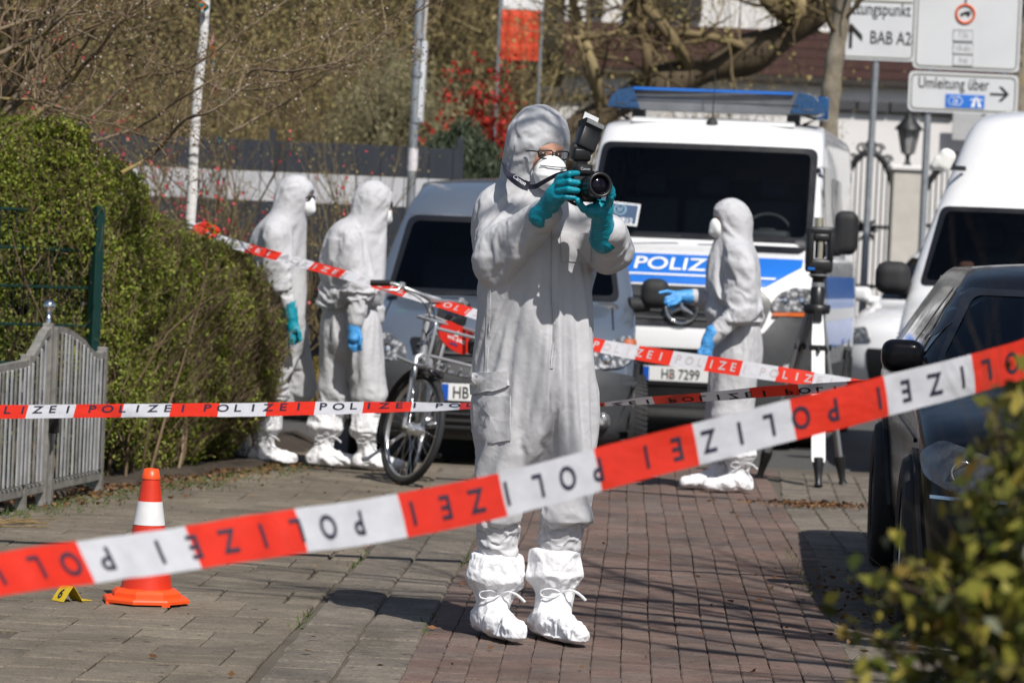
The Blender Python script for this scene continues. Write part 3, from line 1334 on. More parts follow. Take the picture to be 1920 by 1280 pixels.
def gate():
    a, bq = Vector((-2.504, 15.14, 0)), Vector((-2.13, 17.81, 0))
    d = (bq - a)
    L = d.length
    rz = math.atan2(d.y, d.x)
    r = root('garden_gate', 'low grey metal slat gate with curved top rail and ball finial', 'gate', a, rz)

    def top(u):      # height of the top rail along the gate
        k1, k2 = 0.60, 0.645
        if u < k1:
            t = max(0, (u - k1 + 0.17) / 0.17)
            return 0.725 + 0.165 * t * t * (3 - 2 * t) * t ** 0.6 - 0.015 * math.sin(PI * min(1, u / 0.42))
        t = min(1, (u - k2) / (1 - k2)) if u > k2 else 0
        return 0.885 - 0.135 * (t * t * (3 - 2 * t)) - 0.025 * math.sin(PI * min(1, max(0, (t - 0.55) / 0.45)))
    for seg, (u0, u1) in enumerate(((0.0, 0.60), (0.645, 1.0))):
        b = MB()
        pts = [(u0 + (u1 - u0) * i / 22) for i in range(23)]
        for i in range(22):
            ua, ub = pts[i], pts[i + 1]
            za, zb = top(ua), top(ub)
            V = [(ua * L, -0.022, za - 0.036), (ub * L, -0.022, zb - 0.036), (ub * L, 0.022, zb - 0.036), (ua * L, 0.022, za - 0.036),
                 (ua * L, -0.022, za), (ub * L, -0.022, zb), (ub * L, 0.022, zb), (ua * L, 0.022, za)]
            b.add(V, [[0, 1, 5, 4], [1, 2, 6, 5], [2, 3, 7, 6], [3, 0, 4, 7], [4, 5, 6, 7], [0, 3, 2, 1]])
        b.build('top_rail', M_GATE, r)
        part('bottom_rail', M_GATE, r, lambda b: b.box(((u0 + u1) / 2 * L, 0, 0.095), ((u1 - u0) * L, 0.034, 0.05), bev=0.004))
        part('middle_rail', M_GATE, r, lambda b: b.box(((u0 + u1) / 2 * L, 0.004, 0.56), ((u1 - u0) * L, 0.02, 0.03), bev=0.003))
    u = 0.012
    rng = np.random.default_rng(4)
    while u < 0.995:
        if not (0.585 < u < 0.66):
            h = top(u) - 0.03
            b = MB()
            b.box((u * L, -0.026 + rng.normal() * 0.001, (0.13 + h) / 2), (0.026, 0.009, h - 0.13), bev=0.003)
            b.build('slat', [M_GATE2, M_GATE][int(rng.random() < 0.3)], r)
        u += 0.0262
    for u, h in ((0.0, 0.75), (0.24, 0.75), (0.47, 0.755), (0.605, 0.90), (0.642, 0.875), (0.997, 0.765)):
        part('post', M_GATE, r, lambda b: b.box((u * L, 0.0, h / 2), (0.045, 0.05, h), bev=0.004))
    b = MB()
    M = Matrix.Translation((0.605 * L, 0, 0.90))
    b.lathe([(0.012, 0), (0.012, 0.055)] + [(0.032 * math.sin(t), 0.085 - 0.032 * math.cos(t)) for t in np.linspace(0.35, PI - 0.01, 10)], 14, M)
    b.build('ball_finial', M_CHROME, r)
    part('lock_box', M_BLACK, r, lambda b: (b.box((0.61 * L, -0.045, 0.43), (0.05, 0.05, 0.14), bev=0.012, seg=2), b.box((0.59 * L, -0.085, 0.47), (0.10, 0.025, 0.03), bev=0.008, seg=2)))


gate()


def mesh_fence():
    a, bq = Vector((-3.3, 17.1, 0)), Vector((-2.25, 18.20, 0))
    d = bq - a
    L = d.length
    r = root('mesh_fence', 'dark green wire mesh fence with square post standing before the hedge', 'fence', a, math.atan2(d.y, d.x))
    part('post', M_GREEN, r, lambda b: b.box((L, -0.03, 0.75), (0.055, 0.05, 1.50), bev=0.004))
    for z in (0.98, 1.26, 1.44):
        part('clamp', M_STEEL, r, lambda b: b.lathe([(0.012, -0.07), (0.012, -0.058), (0.001, -0.056)], 10, Matrix.Translation((L, 0.0, z)) @ Matrix.Rotation(-PI / 2, 4, 'X') @ Matrix.Scale(-1, 4, (0, 0, 1))))
    b = MB()
    for i in range(8):
        z = 0.06 + i * 0.2
        b.tube([(0, 0, z), (L, 0, z)], 0.004, 5)
        b.tube([(0, 0.008, z + .006), (L, 0.008, z + .006)], 0.004, 5)
    k = 0.0
    while k < L:
        b.tube([(k, 0.004, 0.03), (k, 0.004, 1.48)], 0.002, 4)
        k += 0.05
    b.build('wire_mesh', M_GREEN, r)


mesh_fence()


# ------------------------------------------------------------------ background
M_STRIPD = mat('dark_grey_strip', (0.032, 0.036, 0.046), 0.42, var=0.12, vscale=3)
M_STRIPL = mat('pale_grey_strip', (0.50, 0.50, 0.515), 0.5, var=0.05, vscale=3)


def screen_fence():
    Y = 29.0
    x0, x1 = -5.3, at(862, 300, Y).x
    r = root('privacy_fence', 'dark grey privacy fence with one pale band behind the silver van', 'fence', (x0, Y, 0), 0)
    L = x1 - x0
    top = 2.25
    bands = [(2.25, 1.985, M_STRIPD), (1.985, 1.73, M_STRIPL)]
    z = 1.73
    while z > 0.1:
        bands.append((z, z - 0.255, M_STRIPD))
        z -= 0.255
    n = int(L / 0.1)
    for k, (za, zb, m) in enumerate(bands):
        b = MB()
        V, F = [], []
        for i in range(n + 1):
            x = L * i / n
            yo = 0.0012 * (1 if i % 2 else -1)
            V += [(x, yo, za - 0.004), (x, yo, max(0.0, zb) + 0.004), (x, yo + 0.004, max(0.0, zb) + 0.004), (x, yo + 0.004, za - 0.004)]
        for i in range(n):
            for q in range(4):
                F.append([i * 4 + q, i * 4 + (q + 1) % 4, i * 4 + 4 + (q + 1) % 4, i * 4 + 4 + q])
        b.add(V, F)
        b.build('woven_strip', m, r)
    b = MB()
    for i in range(0, n, 2):
        x = L * (i + 0.5) / n
        b.tube([(x, -0.014, 0.0), (x, -0.014, top + 0.03)], 0.0024, 4)
    b.build('upright_wires', M_STRIPD, r)
    for x in np.arange(0, L + 0.1, L / 3):
        part('post', M_STRIPD, r, lambda b: b.box((x, 0.05, 1.17), (0.06, 0.05, 2.34), bev=0.004))


screen_fence()


def mustard_wall():
    p0 = at(575, 770, 27.2)
    r = root('low_wall', 'low mustard yellow wall seen between two people in white suits', 'wall', (p0.x, 27.2, 0))
    t = MATS.get('mustard_paint') or mat('mustard_paint', (0.33, 0.235, 0.045), 0.8, var=0.18, vscale=9, bump=0.3, bscale=50)
    part('wall_body', t, r, lambda b: b.box((0.2, 0.12, 0.24), (1.0, 0.24, 0.48), bev=0.015, seg=2))
    part('foot_course', M_OLD, r, lambda b: b.box((0.2, 0.11, 0.04), (1.06, 0.30, 0.09), bev=0.01))


mustard_wall()

M_BARK = island_mat('grey_brown_bark', [(0, (0.05, 0.037, 0.024)), (0.5, (0.075, 0.055, 0.034)), (1, (0.10, 0.075, 0.045))], 0.9, 0.3, bump=0.6)
M_LICHEN = None


def lichen_bark():
    t = NT('lichen_bark')
    pos = t.n('ShaderNodeNewGeometry').outputs['Position']
    c = t.ramp(t.noise(9, 5, 0.65, pos), [(0.3, (0.12, 0.088, 0.057)), (0.7, (0.24, 0.185, 0.12))])
    y = t.ramp(t.noise(3.2, 5, 0.7, pos, None, 0.5), [(0.55, 0.0), (0.68, 0.85)])
    t.base(t.mix(y, c, (0.30, 0.23, 0.045)))
    t.set(Roughness=0.9)
    t.bump(t.noise(60, 4, 0.7, pos), 0.6, 0.01)
    return t.m


M_LICHEN = lichen_bark()
M_BUD = island_mat('opening_bud', [(0, (0.17, 0.10, 0.05)), (0.5, (0.25, 0.18, 0.08)), (0.8, (0.16, 0.17, 0.05)), (0.94, (0.5, 0.42, 0.36)), (1, (0.7, 0.62, 0.58))], 0.7, trans=0.15)
M_BUDO = island_mat('olive_bud', [(0, (0.20, 0.15, 0.06)), (0.5, (0.38, 0.30, 0.125)), (1, (0.30, 0.28, 0.10))], 0.8, trans=0.2)
M_WILLOW = island_mat('pale_olive_catkin', [(0, (0.22, 0.19, 0.10)), (0.5, (0.30, 0.27, 0.16)), (1, (0.26, 0.25, 0.13))], 0.8, 0.25, trans=0.25)
M_RED = island_mat('scarlet_blossom', [(0, (0.30, 0.022, 0.014)), (0.6, (0.50, 0.035, 0.022)), (1, (0.20, 0.018, 0.012))], 0.6, trans=0.2)
M_PINK = island_mat('pink_red_blossom', [(0, (0.40, 0.03, 0.05)), (0.6, (0.62, 0.075, 0.095)), (1, (0.5, 0.12, 0.14))], 0.6, trans=0.2)
M_NEEDLE = island_mat('blue_green_needle', [(0, (0.030, 0.045, 0.026)), (0.6, (0.06, 0.082, 0.045)), (1, (0.09, 0.105, 0.055))], 0.6, 0.2)
M_OLIVETWIG = island_mat('olive_brown_twig', [(0, (0.085, 0.06, 0.032)), (0.5, (0.16, 0.12, 0.06)), (1, (0.27, 0.21, 0.11))], 0.85, 0.25)


def plum_tree():
    """Bare fruit tree in bud whose branches hang across the upper left."""
    rng = np.random.default_rng(8)
    base = Vector((-3.15, 19.0, 0))
    r = root('plum_tree', 'bare plum tree in bud with yellow lichen, branches reaching over the hedge', 'tree', base)
    limbs, tips = [], []
    fork = Vector((-3.05, 19.1, 1.75))
    limbs.append(([base, Vector((-3.12, 19.05, 0.9)), fork], [0.10, 0.085, 0.075], 4))
    # the limbs one can follow in the photograph, as pixel polylines at a depth
    ways = [
        ([(60, 225), (130, 160), (205, 75), (275, -10)], 18.3, 0.020),
        ([(-40, 120), (20, 92), (75, 68), (130, 20), (180, -30)], 18.0, 0.016),
        ([(-40, 70), (60, 45), (170, 22), (260, 28)], 18.2, 0.012),
        ([(75, 225), (95, 195), (170, 60), (240, -30)], 18.8, 0.018),
        ([(150, 240), (250, 150), (350, 130), (470, 45), (560, -20)], 18.6, 0.011),
        ([(170, 265), (265, 235), (330, 190), (400, 150), (520, 110), (640, 60)], 18.2, 0.010),
        ([(225, 325), (290, 285), (350, 225), (410, 205), (470, 160), (560, 150), (690, 105)], 18.1, 0.012),
        ([(-40, 185), (60, 190), (100, 205), (170, 235), (240, 250), (300, 275)], 18.0, 0.010),
        ([(440, 180), (465, 135), (530, 135), (600, 125), (660, 100), (760, 30), (840, -20)], 18.4, 0.011),
        ([(380, 150), (430, 175), (520, 165), (600, 130), (700, 128), (800, 80)], 18.9, 0.008),
        ([(430, 250), (500, 210), (570, 170), (620, 130), (650, 60)], 19.4, 0.009),
        ([(-40, 10), (70, 20), (170, 60), (280, 110), (380, 140)], 18.5, 0.010),
    ]
    for pl, Y, rad in ways:
        P = [at(x, y, Y + 0.25 * math.sin(i * 1.7)) - Vector((0, 0, 0)) for i, (x, y) in enumerate(pl)]
        sp = spline([tuple(p) for p in P], 22)
        sp = sp + (np.cumsum(rng.normal(size=sp.shape), axis=0) * 0.004)
        pts = [Vector(p) for p in sp]
        rad_l = [rad * (1 - 0.75 * i / 21) for i in range(22)]
        limbs.append((pts, rad_l, 3))
        tips += pts[6:]
        for i in range(2, 21):
            for _ in range(int(rng.integers(1, 3))):
                d = (pts[min(i + 1, 21)] - pts[i - 1]).normalized()
                sd = Vector(rng.normal(size=3))
                sd.y *= 0.5
                nd = (d * 0.7 + sd.normalized() * 0.75 + Vector((0.1, 0, 0.12))).normalized()
                grow(pts[i], nd, rng.uniform(0.12, 0.5), max(0.0028, rad_l[i] * 0.45), 1, rng, limbs, 0.6, 0.1, 5, tips, (1, 3), 0.2)
    for k in range(5):
        d = Vector((rng.normal() * 0.6 + 0.2, rng.normal() * 0.3 - .2, 1.0))
        grow(fork, d, rng.uniform(0.9, 1.6), 0.04, 3, rng, limbs, 0.7, 0.1, 6, tips, (2, 4), 0.14)
    b = MB()
    limbs = [([p - base for p in q], rr, dd) for q, rr, dd in limbs]
    b2 = MB()
    for q in limbs:
        (limbs_mesh(b, [q]) if q[2] >= 3 else limbs_mesh(b2, [q]))
    b.build('limbs', M_LICHEN, r, recalc=False)
    b2.build('twigs', M_TWIG, r, recalc=False)['kind'] = 'stuff'
    T = np.array([tuple(t - base) for t in tips])
    P = np.repeat(T, 3, axis=0) + rng.normal(size=(len(T) * 3, 3)) * 0.016
    P = P[rng.random(len(P)) < 0.55]
    V, F = leaf_cloud(P, 0.013, 0.8, rng)
    V2, F2 = leaf_cloud(P + rng.normal(size=P.shape) * 0.004, 0.012, 0.8, rng)
    V, F = merge_np([(V, F), (V2, F2)])
    link_mesh('buds', mesh_np('buds', V, F, M_BUD), r)['kind'] = 'stuff'


plum_tree()


def bare_shrub(name, label, cat, loc, h, wd, stems, mtw, mleaf, leaf, nleaf, rng, up=0.5, spread=0.5, depth=3, rad=0.02, group=None, kids=(2, 4), aspect=0.6, scat=0.06):
    r = root(name, label, cat, loc, 0, group)
    limbs, tips = [], []
    for _ in range(stems):
        d = Vector((rng.normal() * wd, rng.normal() * wd, 1.0))
        grow(Vector((rng.normal() * wd * 0.3, rng.normal() * wd * 0.3, 0)), d, h * rng.uniform(0.4, 0.62), rad * rng.uniform(0.6, 1.2), depth, rng, limbs, spread, up, 5, tips, kids, 0.13)
    b = MB()
    limbs_mesh(b, limbs, (3, 3, 4, 6, 8))
    b.build('branches', mtw, r, recalc=False)
    T = np.array([tuple(t) for t in tips])
    if nleaf:
        P = T[rng.integers(0, len(T), nleaf)] + rng.normal(size=(nleaf, 3)) * scat
        V, F = leaf_cloud(P, leaf, aspect, rng)
        link_mesh('buds', mesh_np('buds', V, F, mleaf), r)['kind'] = 'stuff'
    return r


_r = np.random.default_rng(31)
bare_shrub('flowering_quince', 'loose pink-red flowering shrub beside the person nearest the hedge', 'shrub', (-2.0, 22.9, 0), 2.0, 0.30, 14, M_OLIVETWIG, M_PINK, 0.024, 1300, _r, 0.4, 0.7, 2, 0.014, scat=0.04, aspect=0.9)
bare_shrub('flowering_quince', 'taller pink-red flowering shrub behind the white maypole', 'shrub', (-3.0, 23.6, 0), 3.0, 0.32, 16, M_OLIVETWIG, M_PINK, 0.024, 1300, _r, 0.4, 0.7, 2, 0.016, scat=0.05, aspect=0.9)
bare_shrub('red_shrub', 'upright scarlet blossoming shrub behind the privacy fence', 'shrub', (at(915, 300, 33).x, 33, 0), 3.15, 0.085, 60, M_RED, M_RED, 0.05, 9000, _r, 1.2, 0.16, 1, 0.016, scat=0.045, aspect=0.8)


def conifer_mound():
    rng = np.random.default_rng(12)
    c = at(862, 320, 31.5)
    r = root('weeping_conifer', 'dark blue-green weeping conifer rounded over the fence end', 'conifer', (c.x, 31.5, 0))
    P = []
    n = 16000
    d = rng.normal(size=(n, 3))
    d /= np.linalg.norm(d, axis=1)[:, None]
    d[:, 2] = np.abs(d[:, 2])
    rad = np.array([0.44, 0.45, 0.66])
    lump = 0.82 + 0.36 * vnoise(d * 3.2 + 4, 3)
    P = d * rad * lump[:, None] * rng.uniform(0.82, 1.0, n)[:, None]
    P[:, 2] += 1.9
    drop = rng.random(n) ** 2 * 1.6 * (1 - d[:, 2])
    P[:, 2] -= drop
    P[:, 0] += 0.12 * (d[:, 0] > 0) * drop
    V, F = leaf_cloud(P, 0.09, 0.16, rng, up=(0, 0, -1), droop=0.5)
    link_mesh('needles', mesh_np('needles', V, F, M_NEEDLE), r)['kind'] = 'stuff'
    part('trunk', M_BARK, r, lambda b: b.tube([(0, 0, 0), (0.05, 0, 1.2), (-0.03, 0, 2.2)], [0.09, 0.07, 0.03], 8))


conifer_mound()


def willow_clump():
    rng = np.random.default_rng(14)
    c = at(735, 300, 37)
    r = root('willow_shrub', 'pale olive willow-like shrub with hanging catkins above the dark fence', 'shrub', (c.x, 37, 0))
    A, B = [], []
    for k in range(2600):
        x = rng.normal() * 0.52
        y = rng.normal() * 0.5
        zt = 3.35 - 1.1 * abs(x) ** 1.4 + rng.normal() * 0.28
        L = rng.uniform(0.25, 0.7)
        z0 = max(1.2, zt - abs(rng.normal()) * 0.9)
        A.append((x, y, z0))
        B.append((x + rng.normal() * 0.12, y + rng.normal() * 0.08, z0 - L))
    V, F = twig_cloud(np.array(A), np.array(B), 0.006, 0.003, 0.1, rng)
    link_mesh('hanging_twigs', mesh_np('hanging_twigs', V, F, M_WILLOW), r)['kind'] = 'stuff'
    A, B = np.array(A), np.array(B)
    t = rng.random((len(A) * 9, 1))
    P = np.repeat(A, 9, 0) * (1 - t) + np.repeat(B, 9, 0) * t + rng.normal(size=(len(A) * 9, 3)) * 0.03
    V, F = leaf_cloud(P, 0.05, 0.45, rng, up=(0, 0, -1), droop=0.4)
    link_mesh('catkins', mesh_np('catkins', V, F, M_WILLOW), r)['kind'] = 'stuff'
    b = MB()
    for k in range(12):
        x = rng.normal() * 0.35
        b.tube([(x * 0.4, rng.normal() * 0.2, 0), (x * 0.8, 0, 1.4), (x * 1.5, rng.normal() * 0.2, 2.9)], [0.035, 0.028, 0.008], 5)
    b.build('stems', M_BARK, r)


willow_clump()

kinds = [
    ('tall bare olive-brown shrub standing leftmost in the thicket behind the plum branches', 30, 38.0, 5.0),
    ('thick bare shrub behind the white maypole with dark forked stems', 270, 40.0, 5.6),
    ('bare shrub between the maypole and the lamp post with buff buds', 560, 41.0, 5.6),
    ('bare shrub rising right behind the grey lamp post', 830, 42.0, 5.4),
    ('thin bare shrub in front of the orange banner and house', 1015, 40.0, 4.9),
    ('slim twiggy shrub left of the willow-like bush, dense with olive buds', 445, 36.0, 4.8),
    ('twiggy shrub over the left hedge with reddish stems', 150, 35.0, 4.8),
    ('wide bare shrub filling the gap between willow-like bush and red shrub', 690, 44.0, 5.8),
]
kinds += [
    ('low tan twiggy shrub in front of the dark fence behind the two walking people', 470, 26.0, 2.7),
    ('sparse buff shrub before the pale fence band, left of the lamp post', 640, 26.5, 2.8),
    ('thin leafless shrub rising behind the police van light bar, left part', 1190, 44.5, 5.6),
    ('thin leafless shrub before the red timber band behind the police van', 1420, 45.5, 5.8),
    ('fine twiggy shrub between hedge top and maypole before the fence', 300, 25.0, 3.0),
]
for i, (lab, px, Y, h) in enumerate(kinds):
    rg = np.random.default_rng(100 + i)
    fewer = px > 1000 or Y < 30
    bare_shrub('bare_shrub', lab, 'shrub', (at(px, 300, Y).x, Y, 0), h, 0.22, 7 if fewer else 10, M_OLIVETWIG, M_BUDO, 0.022 if Y < 30 else 0.042, 900 if fewer else 3400, rg,
               0.35, 0.75, 3, 0.036, 'bare shrubs of the thicket behind the fence', (3, 5), scat=0.10)


def thicket():
    """The far wood that reads as one brown mass."""
    rng = np.random.default_rng(44)
    x0, x1 = -15.5, 0.6
    A = np.stack([rng.uniform(x0, x1, 30000), rng.uniform(47, 51, 30000), rng.uniform(0.0, 6.6, 30000)], 1)
    A[:, 2] = np.maximum(0, A[:, 2] - np.maximum(0, (A[:, 0] + 1.6)) * 1.6)
    D = np.stack([rng.normal(size=len(A)) * 0.5, rng.normal(size=len(A)) * 0.3, rng.uniform(0.2, 1.2, len(A))], 1)
    L = rng.uniform(0.3, 1.3, len(A))[:, None]
    V, F = twig_cloud(A, A + D * L, rng.uniform(0.006, 0.016, len(A)), 0.004, 0.1, rng)
    P = A[rng.integers(0, len(A), 26000)] + rng.normal(size=(26000, 3)) * 0.3
    P[:, 2] = np.abs(P[:, 2])
    V2, F2 = leaf_cloud(P, 0.10, 0.6, rng)
    V, F = merge_np([(V, F), (V2, F2)])
    m = island_mat('thicket_twig', [(0, (0.03, 0.022, 0.012)), (0.4, (0.075, 0.056, 0.026)), (0.75, (0.23, 0.18, 0.08)), (1, (0.42, 0.34, 0.17))], 0.9, 0.4)
    o = link_mesh('thicket', mesh_np('thicket', V, F, m))
    tag(o, kind='stuff')
    # dense dark growth further back, closing the view
    b = MB()
    nx, nz = 60, 26
    V = []
    for i in range(nx + 1):
        for j in range(nz + 1):
            V.append((-30 + 30.6 * i / nx, 54.0 - 2.5 * (j / nz) ** 2, 9.5 * j / nz - 0.1))
    V = np.array(V)
    V[:, 1] += (vnoise(V * 0.9, 3) - 0.5) * 3.5 + (vnoise(V * 3, 4) - 0.5) * 0.9
    top = (np.arange(len(V)) % (nz + 1)) == nz
    V[top, 2] += (vnoise(V[top] * 1.3, 6) - 0.5) * 2
    F = [[i * (nz + 1) + j, (i + 1) * (nz + 1) + j, (i + 1) * (nz + 1) + j + 1, i * (nz + 1) + j + 1] for i in range(nx) for j in range(nz)]
    k = len(V)
    V2 = V[[i * (nz + 1) + nz for i in range(nx + 1)]] + np.array([0, 4, -0.6])
    F += [[i * (nz + 1) + nz, (i + 1) * (nz + 1) + nz, k + i + 1, k + i] for i in range(nx)]
    b.add(np.concatenate([V, V2]), F, None, True)
    o = b.build('far_wood', mat('far_wood', (0.035, 0.027, 0.015), 0.95, var=0.6, vscale=2.2, bump=0.9, bscale=7, bdist=0.2), recalc=False)
    tag(o, kind='stuff')


thicket()

# ------------------------------------------------------------------ house, garden wall, gate, lamps
M_WALLW = mat('white_render', (0.72, 0.70, 0.68), 0.85, var=0.07, vscale=1.2, bump=0.3, bscale=40)
M_TIMBER = mat('red_brown_cladding', (0.055, 0.019, 0.015), 0.7, var=0.3, vscale=8, bump=0.3, bscale=30)
M_DARKW = mat('dark_timber', (0.028, 0.022, 0.018), 0.7, var=0.3, vscale=6)
M_SLATE = mat('dark_slate', (0.05, 0.05, 0.055), 0.6, var=0.2, vscale=5)


def house():
    Y = 56.0
    r = root('white_house', 'white rendered house with dark red timber band and dark eaves', 'house', (6.0, Y, 0))
    part('wall', M_WALLW, r, lambda b: b.box((0, 4.0, 4.3), (17.0, 8.0, 8.6)))
    zb = [4.56, 4.71, 4.86, 5.01, 5.16]
    for i, z in enumerate(zb):
        part('cladding_board', M_TIMBER, r, lambda b: b.box((0.3, -0.035 - 0.004 * (i % 2), z + 0.072), (16.0, 0.05, 0.142), bev=0.006))
    part('ledge', M_DARKW, r, lambda b: b.box((0.3, -0.10, 4.49), (16.4, 0.24, 0.10), bev=0.01))
    for px, w in ((1118, 0.22), (1180, 0.2), (1300, 0.25), (1500, 0.4), (1010, 0.14)):
        x = at(px, 40, Y).x - 6.0
        part('timber_post', M_DARKW, r, lambda b: b.box((x, -0.04, 6.5), (w, 0.09, 2.2), bev=0.01))
    for px0, px1, z0, z1 in ((1196, 1292, 5.34, 7.2), (1512, 1572, 5.6, 7.2)):
        xa, xb = at(px0, 40, Y).x - 6, at(px1, 40, Y).x - 6
        w = part('window', M_DARKW, r, lambda b: b.box(((xa + xb) / 2, -0.03, (z0 + z1) / 2), (xb - xa, 0.07, z1 - z0), bev=0.01))
        b = MB()
        b.box(((xa + xb) / 2, -0.07, (z0 + z1) / 2), (xb - xa - 0.12, 0.012, z1 - z0 - 0.14))
        b.build('pane', M_GLASS, w)
    for px0, px1 in ((1120, 1190), (1218, 1300), (1330, 1400), (1440, 1520), (1640, 1690)):
        xa, xb = at(px0, 160, Y).x - 6, at(px1, 160, Y).x - 6
        w = part('window', M_DARKW, r, lambda b: b.box(((xa + xb) / 2, -0.03, 3.1), (xb - xa, 0.08, 1.1), bev=0.01))
        b = MB()
        b.box(((xa + xb) / 2, -0.075, 3.1), (xb - xa - 0.12, 0.012, 0.95))
        b.build('pane', M_GLASS, w)
    b = MB()
    b.add([(-9.2, -1.0, 8.3), (9.2, -1.0, 8.3), (9.2, 4.4, 11.4), (-9.2, 4.4, 11.4), (-9.2, 9.2, 8.3), (9.2, 9.2, 8.3)], [[0, 1, 2, 3], [3, 2, 5, 4], [0, 3, 4], [1, 5, 2], [0, 4, 5, 1]])
    b.build('roof', M_TIMBER, r)


house()


def garden_wall():
    Y = 50.0
    xa = at(985, 300, Y).x
    r = root('garden_wall', 'long white rendered garden wall with dark tiled coping', 'wall', (xa, Y, 0))
    L = 11.5
    part('wall_body', M_WALLW, r, lambda b: b.box((L / 2, 0.15, 1.86), (L, 0.3, 3.72)))
    x = 0.0
    i = 0
    while x < L:
        part('coping_tile', M_SLATE, r, lambda b: b.box((x + 0.24, 0.13, 3.81 + 0.006 * (i % 2)), (0.47, 0.46, 0.17), bev=0.02))
        x += 0.48
        i += 1


garden_wall()
M_IRON = mat('black_wrought_iron', (0.012, 0.012, 0.013), 0.5, var=0.2)


def iron_gate(name, label, cx, Y, wd, z_side, z_top, bars):
    r = root(name, label, 'gate', (cx, Y, 0), 0, 'wrought-iron gates before the white garden wall')
    h = wd / 2
    for i in range(bars + 1):
        x = -h + wd * i / bars
        z = z_side + (z_top - z_side) * math.sqrt(max(0, 1 - (x / h) ** 2))
        part('bar', M_IRON, r, lambda b: b.tube([(x, 0, 0.05), (x, 0, z)], 0.011, 6))
    arch = [(h * math.sin(t), 0, z_side + (z_top - z_side) * math.cos(t)) for t in np.linspace(-PI / 2, PI / 2, 25)]
    part('arch_rail', M_IRON, r, lambda b: b.tube(arch, 0.045, 8))
    for z in (0.25, 1.2, z_side - 0.05):
        part('cross_rail', M_IRON, r, lambda b: b.box((0, 0, z), (wd, 0.03, 0.05), bev=0.005))
    for k in range(-3, 4):
        x = h * 0.3 * k
        z = z_side + (z_top - z_side) * math.sqrt(max(0, 1 - (x / h) ** 2))
        part('scroll', M_IRON, r, lambda b: b.tube([(x + 0.075 * math.cos(t) * (1 - t / 12), 0, z + 0.09 + 0.075 * math.sin(t) * (1 - t / 12)) for t in np.linspace(0, 2.6 * PI, 22)], 0.016, 6))
    def rosette(b):
        for k in range(8):
            a = 2 * PI * k / 8
            b.tube([(0, -0.015, 1.95), (0.09 * math.cos(a) - 0.03 * math.sin(a), -0.02, 1.95 + 0.13 * math.sin(a)), (0.15 * math.cos(a), -0.015, 1.95 + 0.2 * math.sin(a))], [0.02, 0.028, 0.012], 6)
    part('rosette', M_IRON, r, rosette)


iron_gate('iron_gate', 'arched black wrought-iron garden gate with rosette left of the pale pillar', at(1628, 350, 46).x, 46.0, 0.78, 2.05, 3.0, 11)
iron_gate('iron_gate', 'black wrought-iron gate with scrolls right of the pale pillar, behind the white van', at(1790, 350, 46).x, 46.0, 0.95, 2.1, 2.9, 13)


def pillar_lamp(px, Y, top, label, pil_label, w=0.40):
    c = at(px, 320, Y)
    r = root('gate_pillar', pil_label, 'pillar', (c.x, Y, 0))
    part('shaft', mat('pale_sandstone', (0.52, 0.49, 0.44), 0.85, var=0.12, vscale=4, bump=0.3, bscale=30), r, lambda b: b.box((0, 0, top / 2), (w, 0.4, top), bev=0.015))
    part('cap', M_WALLW, r, lambda b: b.box((0, 0, top + 0.03), (w + 0.08, 0.48, 0.07), bev=0.015))
    lamp = root('gate_lamp', label, 'lamp', (c.x, Y, top + 0.066), 0, 'black lanterns on the garden gate pillars')
    part('stem', M_IRON, lamp, lambda b: b.lathe([(0.09, 0), (0.05, 0.02), (0.03, 0.06), (0.03, 0.13), (0.07, 0.16)], 12))
    gl = mat('lantern_glass', (0.30, 0.30, 0.29), 0.1, var=0.15)
    part('lantern_pane', gl, lamp, lambda b: b.lathe([(0.075, 0.165), (0.135, 0.47)], 6, smooth=False))
    for k in range(6):
        a = 2 * PI * k / 6
        part('lantern_rib', M_IRON, lamp, lambda b: b.tube([(0.08 * math.cos(a), 0.08 * math.sin(a), 0.16), (0.142 * math.cos(a), 0.142 * math.sin(a), 0.475)], 0.009, 5))
    part('lantern_roof', M_IRON, lamp, lambda b: b.lathe([(0.19, 0.47), (0.18, 0.5), (0.07, 0.62), (0.055, 0.66), (0.02, 0.68), (0.02, 0.73), (0.035, 0.75), (0.004, 0.79)], 12))


pillar_lamp(1700, 45.0, 2.74, 'black lantern on the pale gate pillar beside the detour sign', 'pale square gate pillar between two iron gates')
pillar_lamp(1082, 45.0, 2.62, 'black lantern on the pillar behind the photographer\'s flash', 'pale square gate pillar behind the photographer\'s camera')
sgn = root('small_notice_board', 'grey enamel notice plate on the white garden wall', 'sign', at(1812, 232, 49.7))
part('plate', mat('grey_plate', (0.42, 0.42, 0.42), 0.5), sgn, lambda b: b.box((0, 0, 0), (0.42, 0.02, 0.5), bev=0.005))


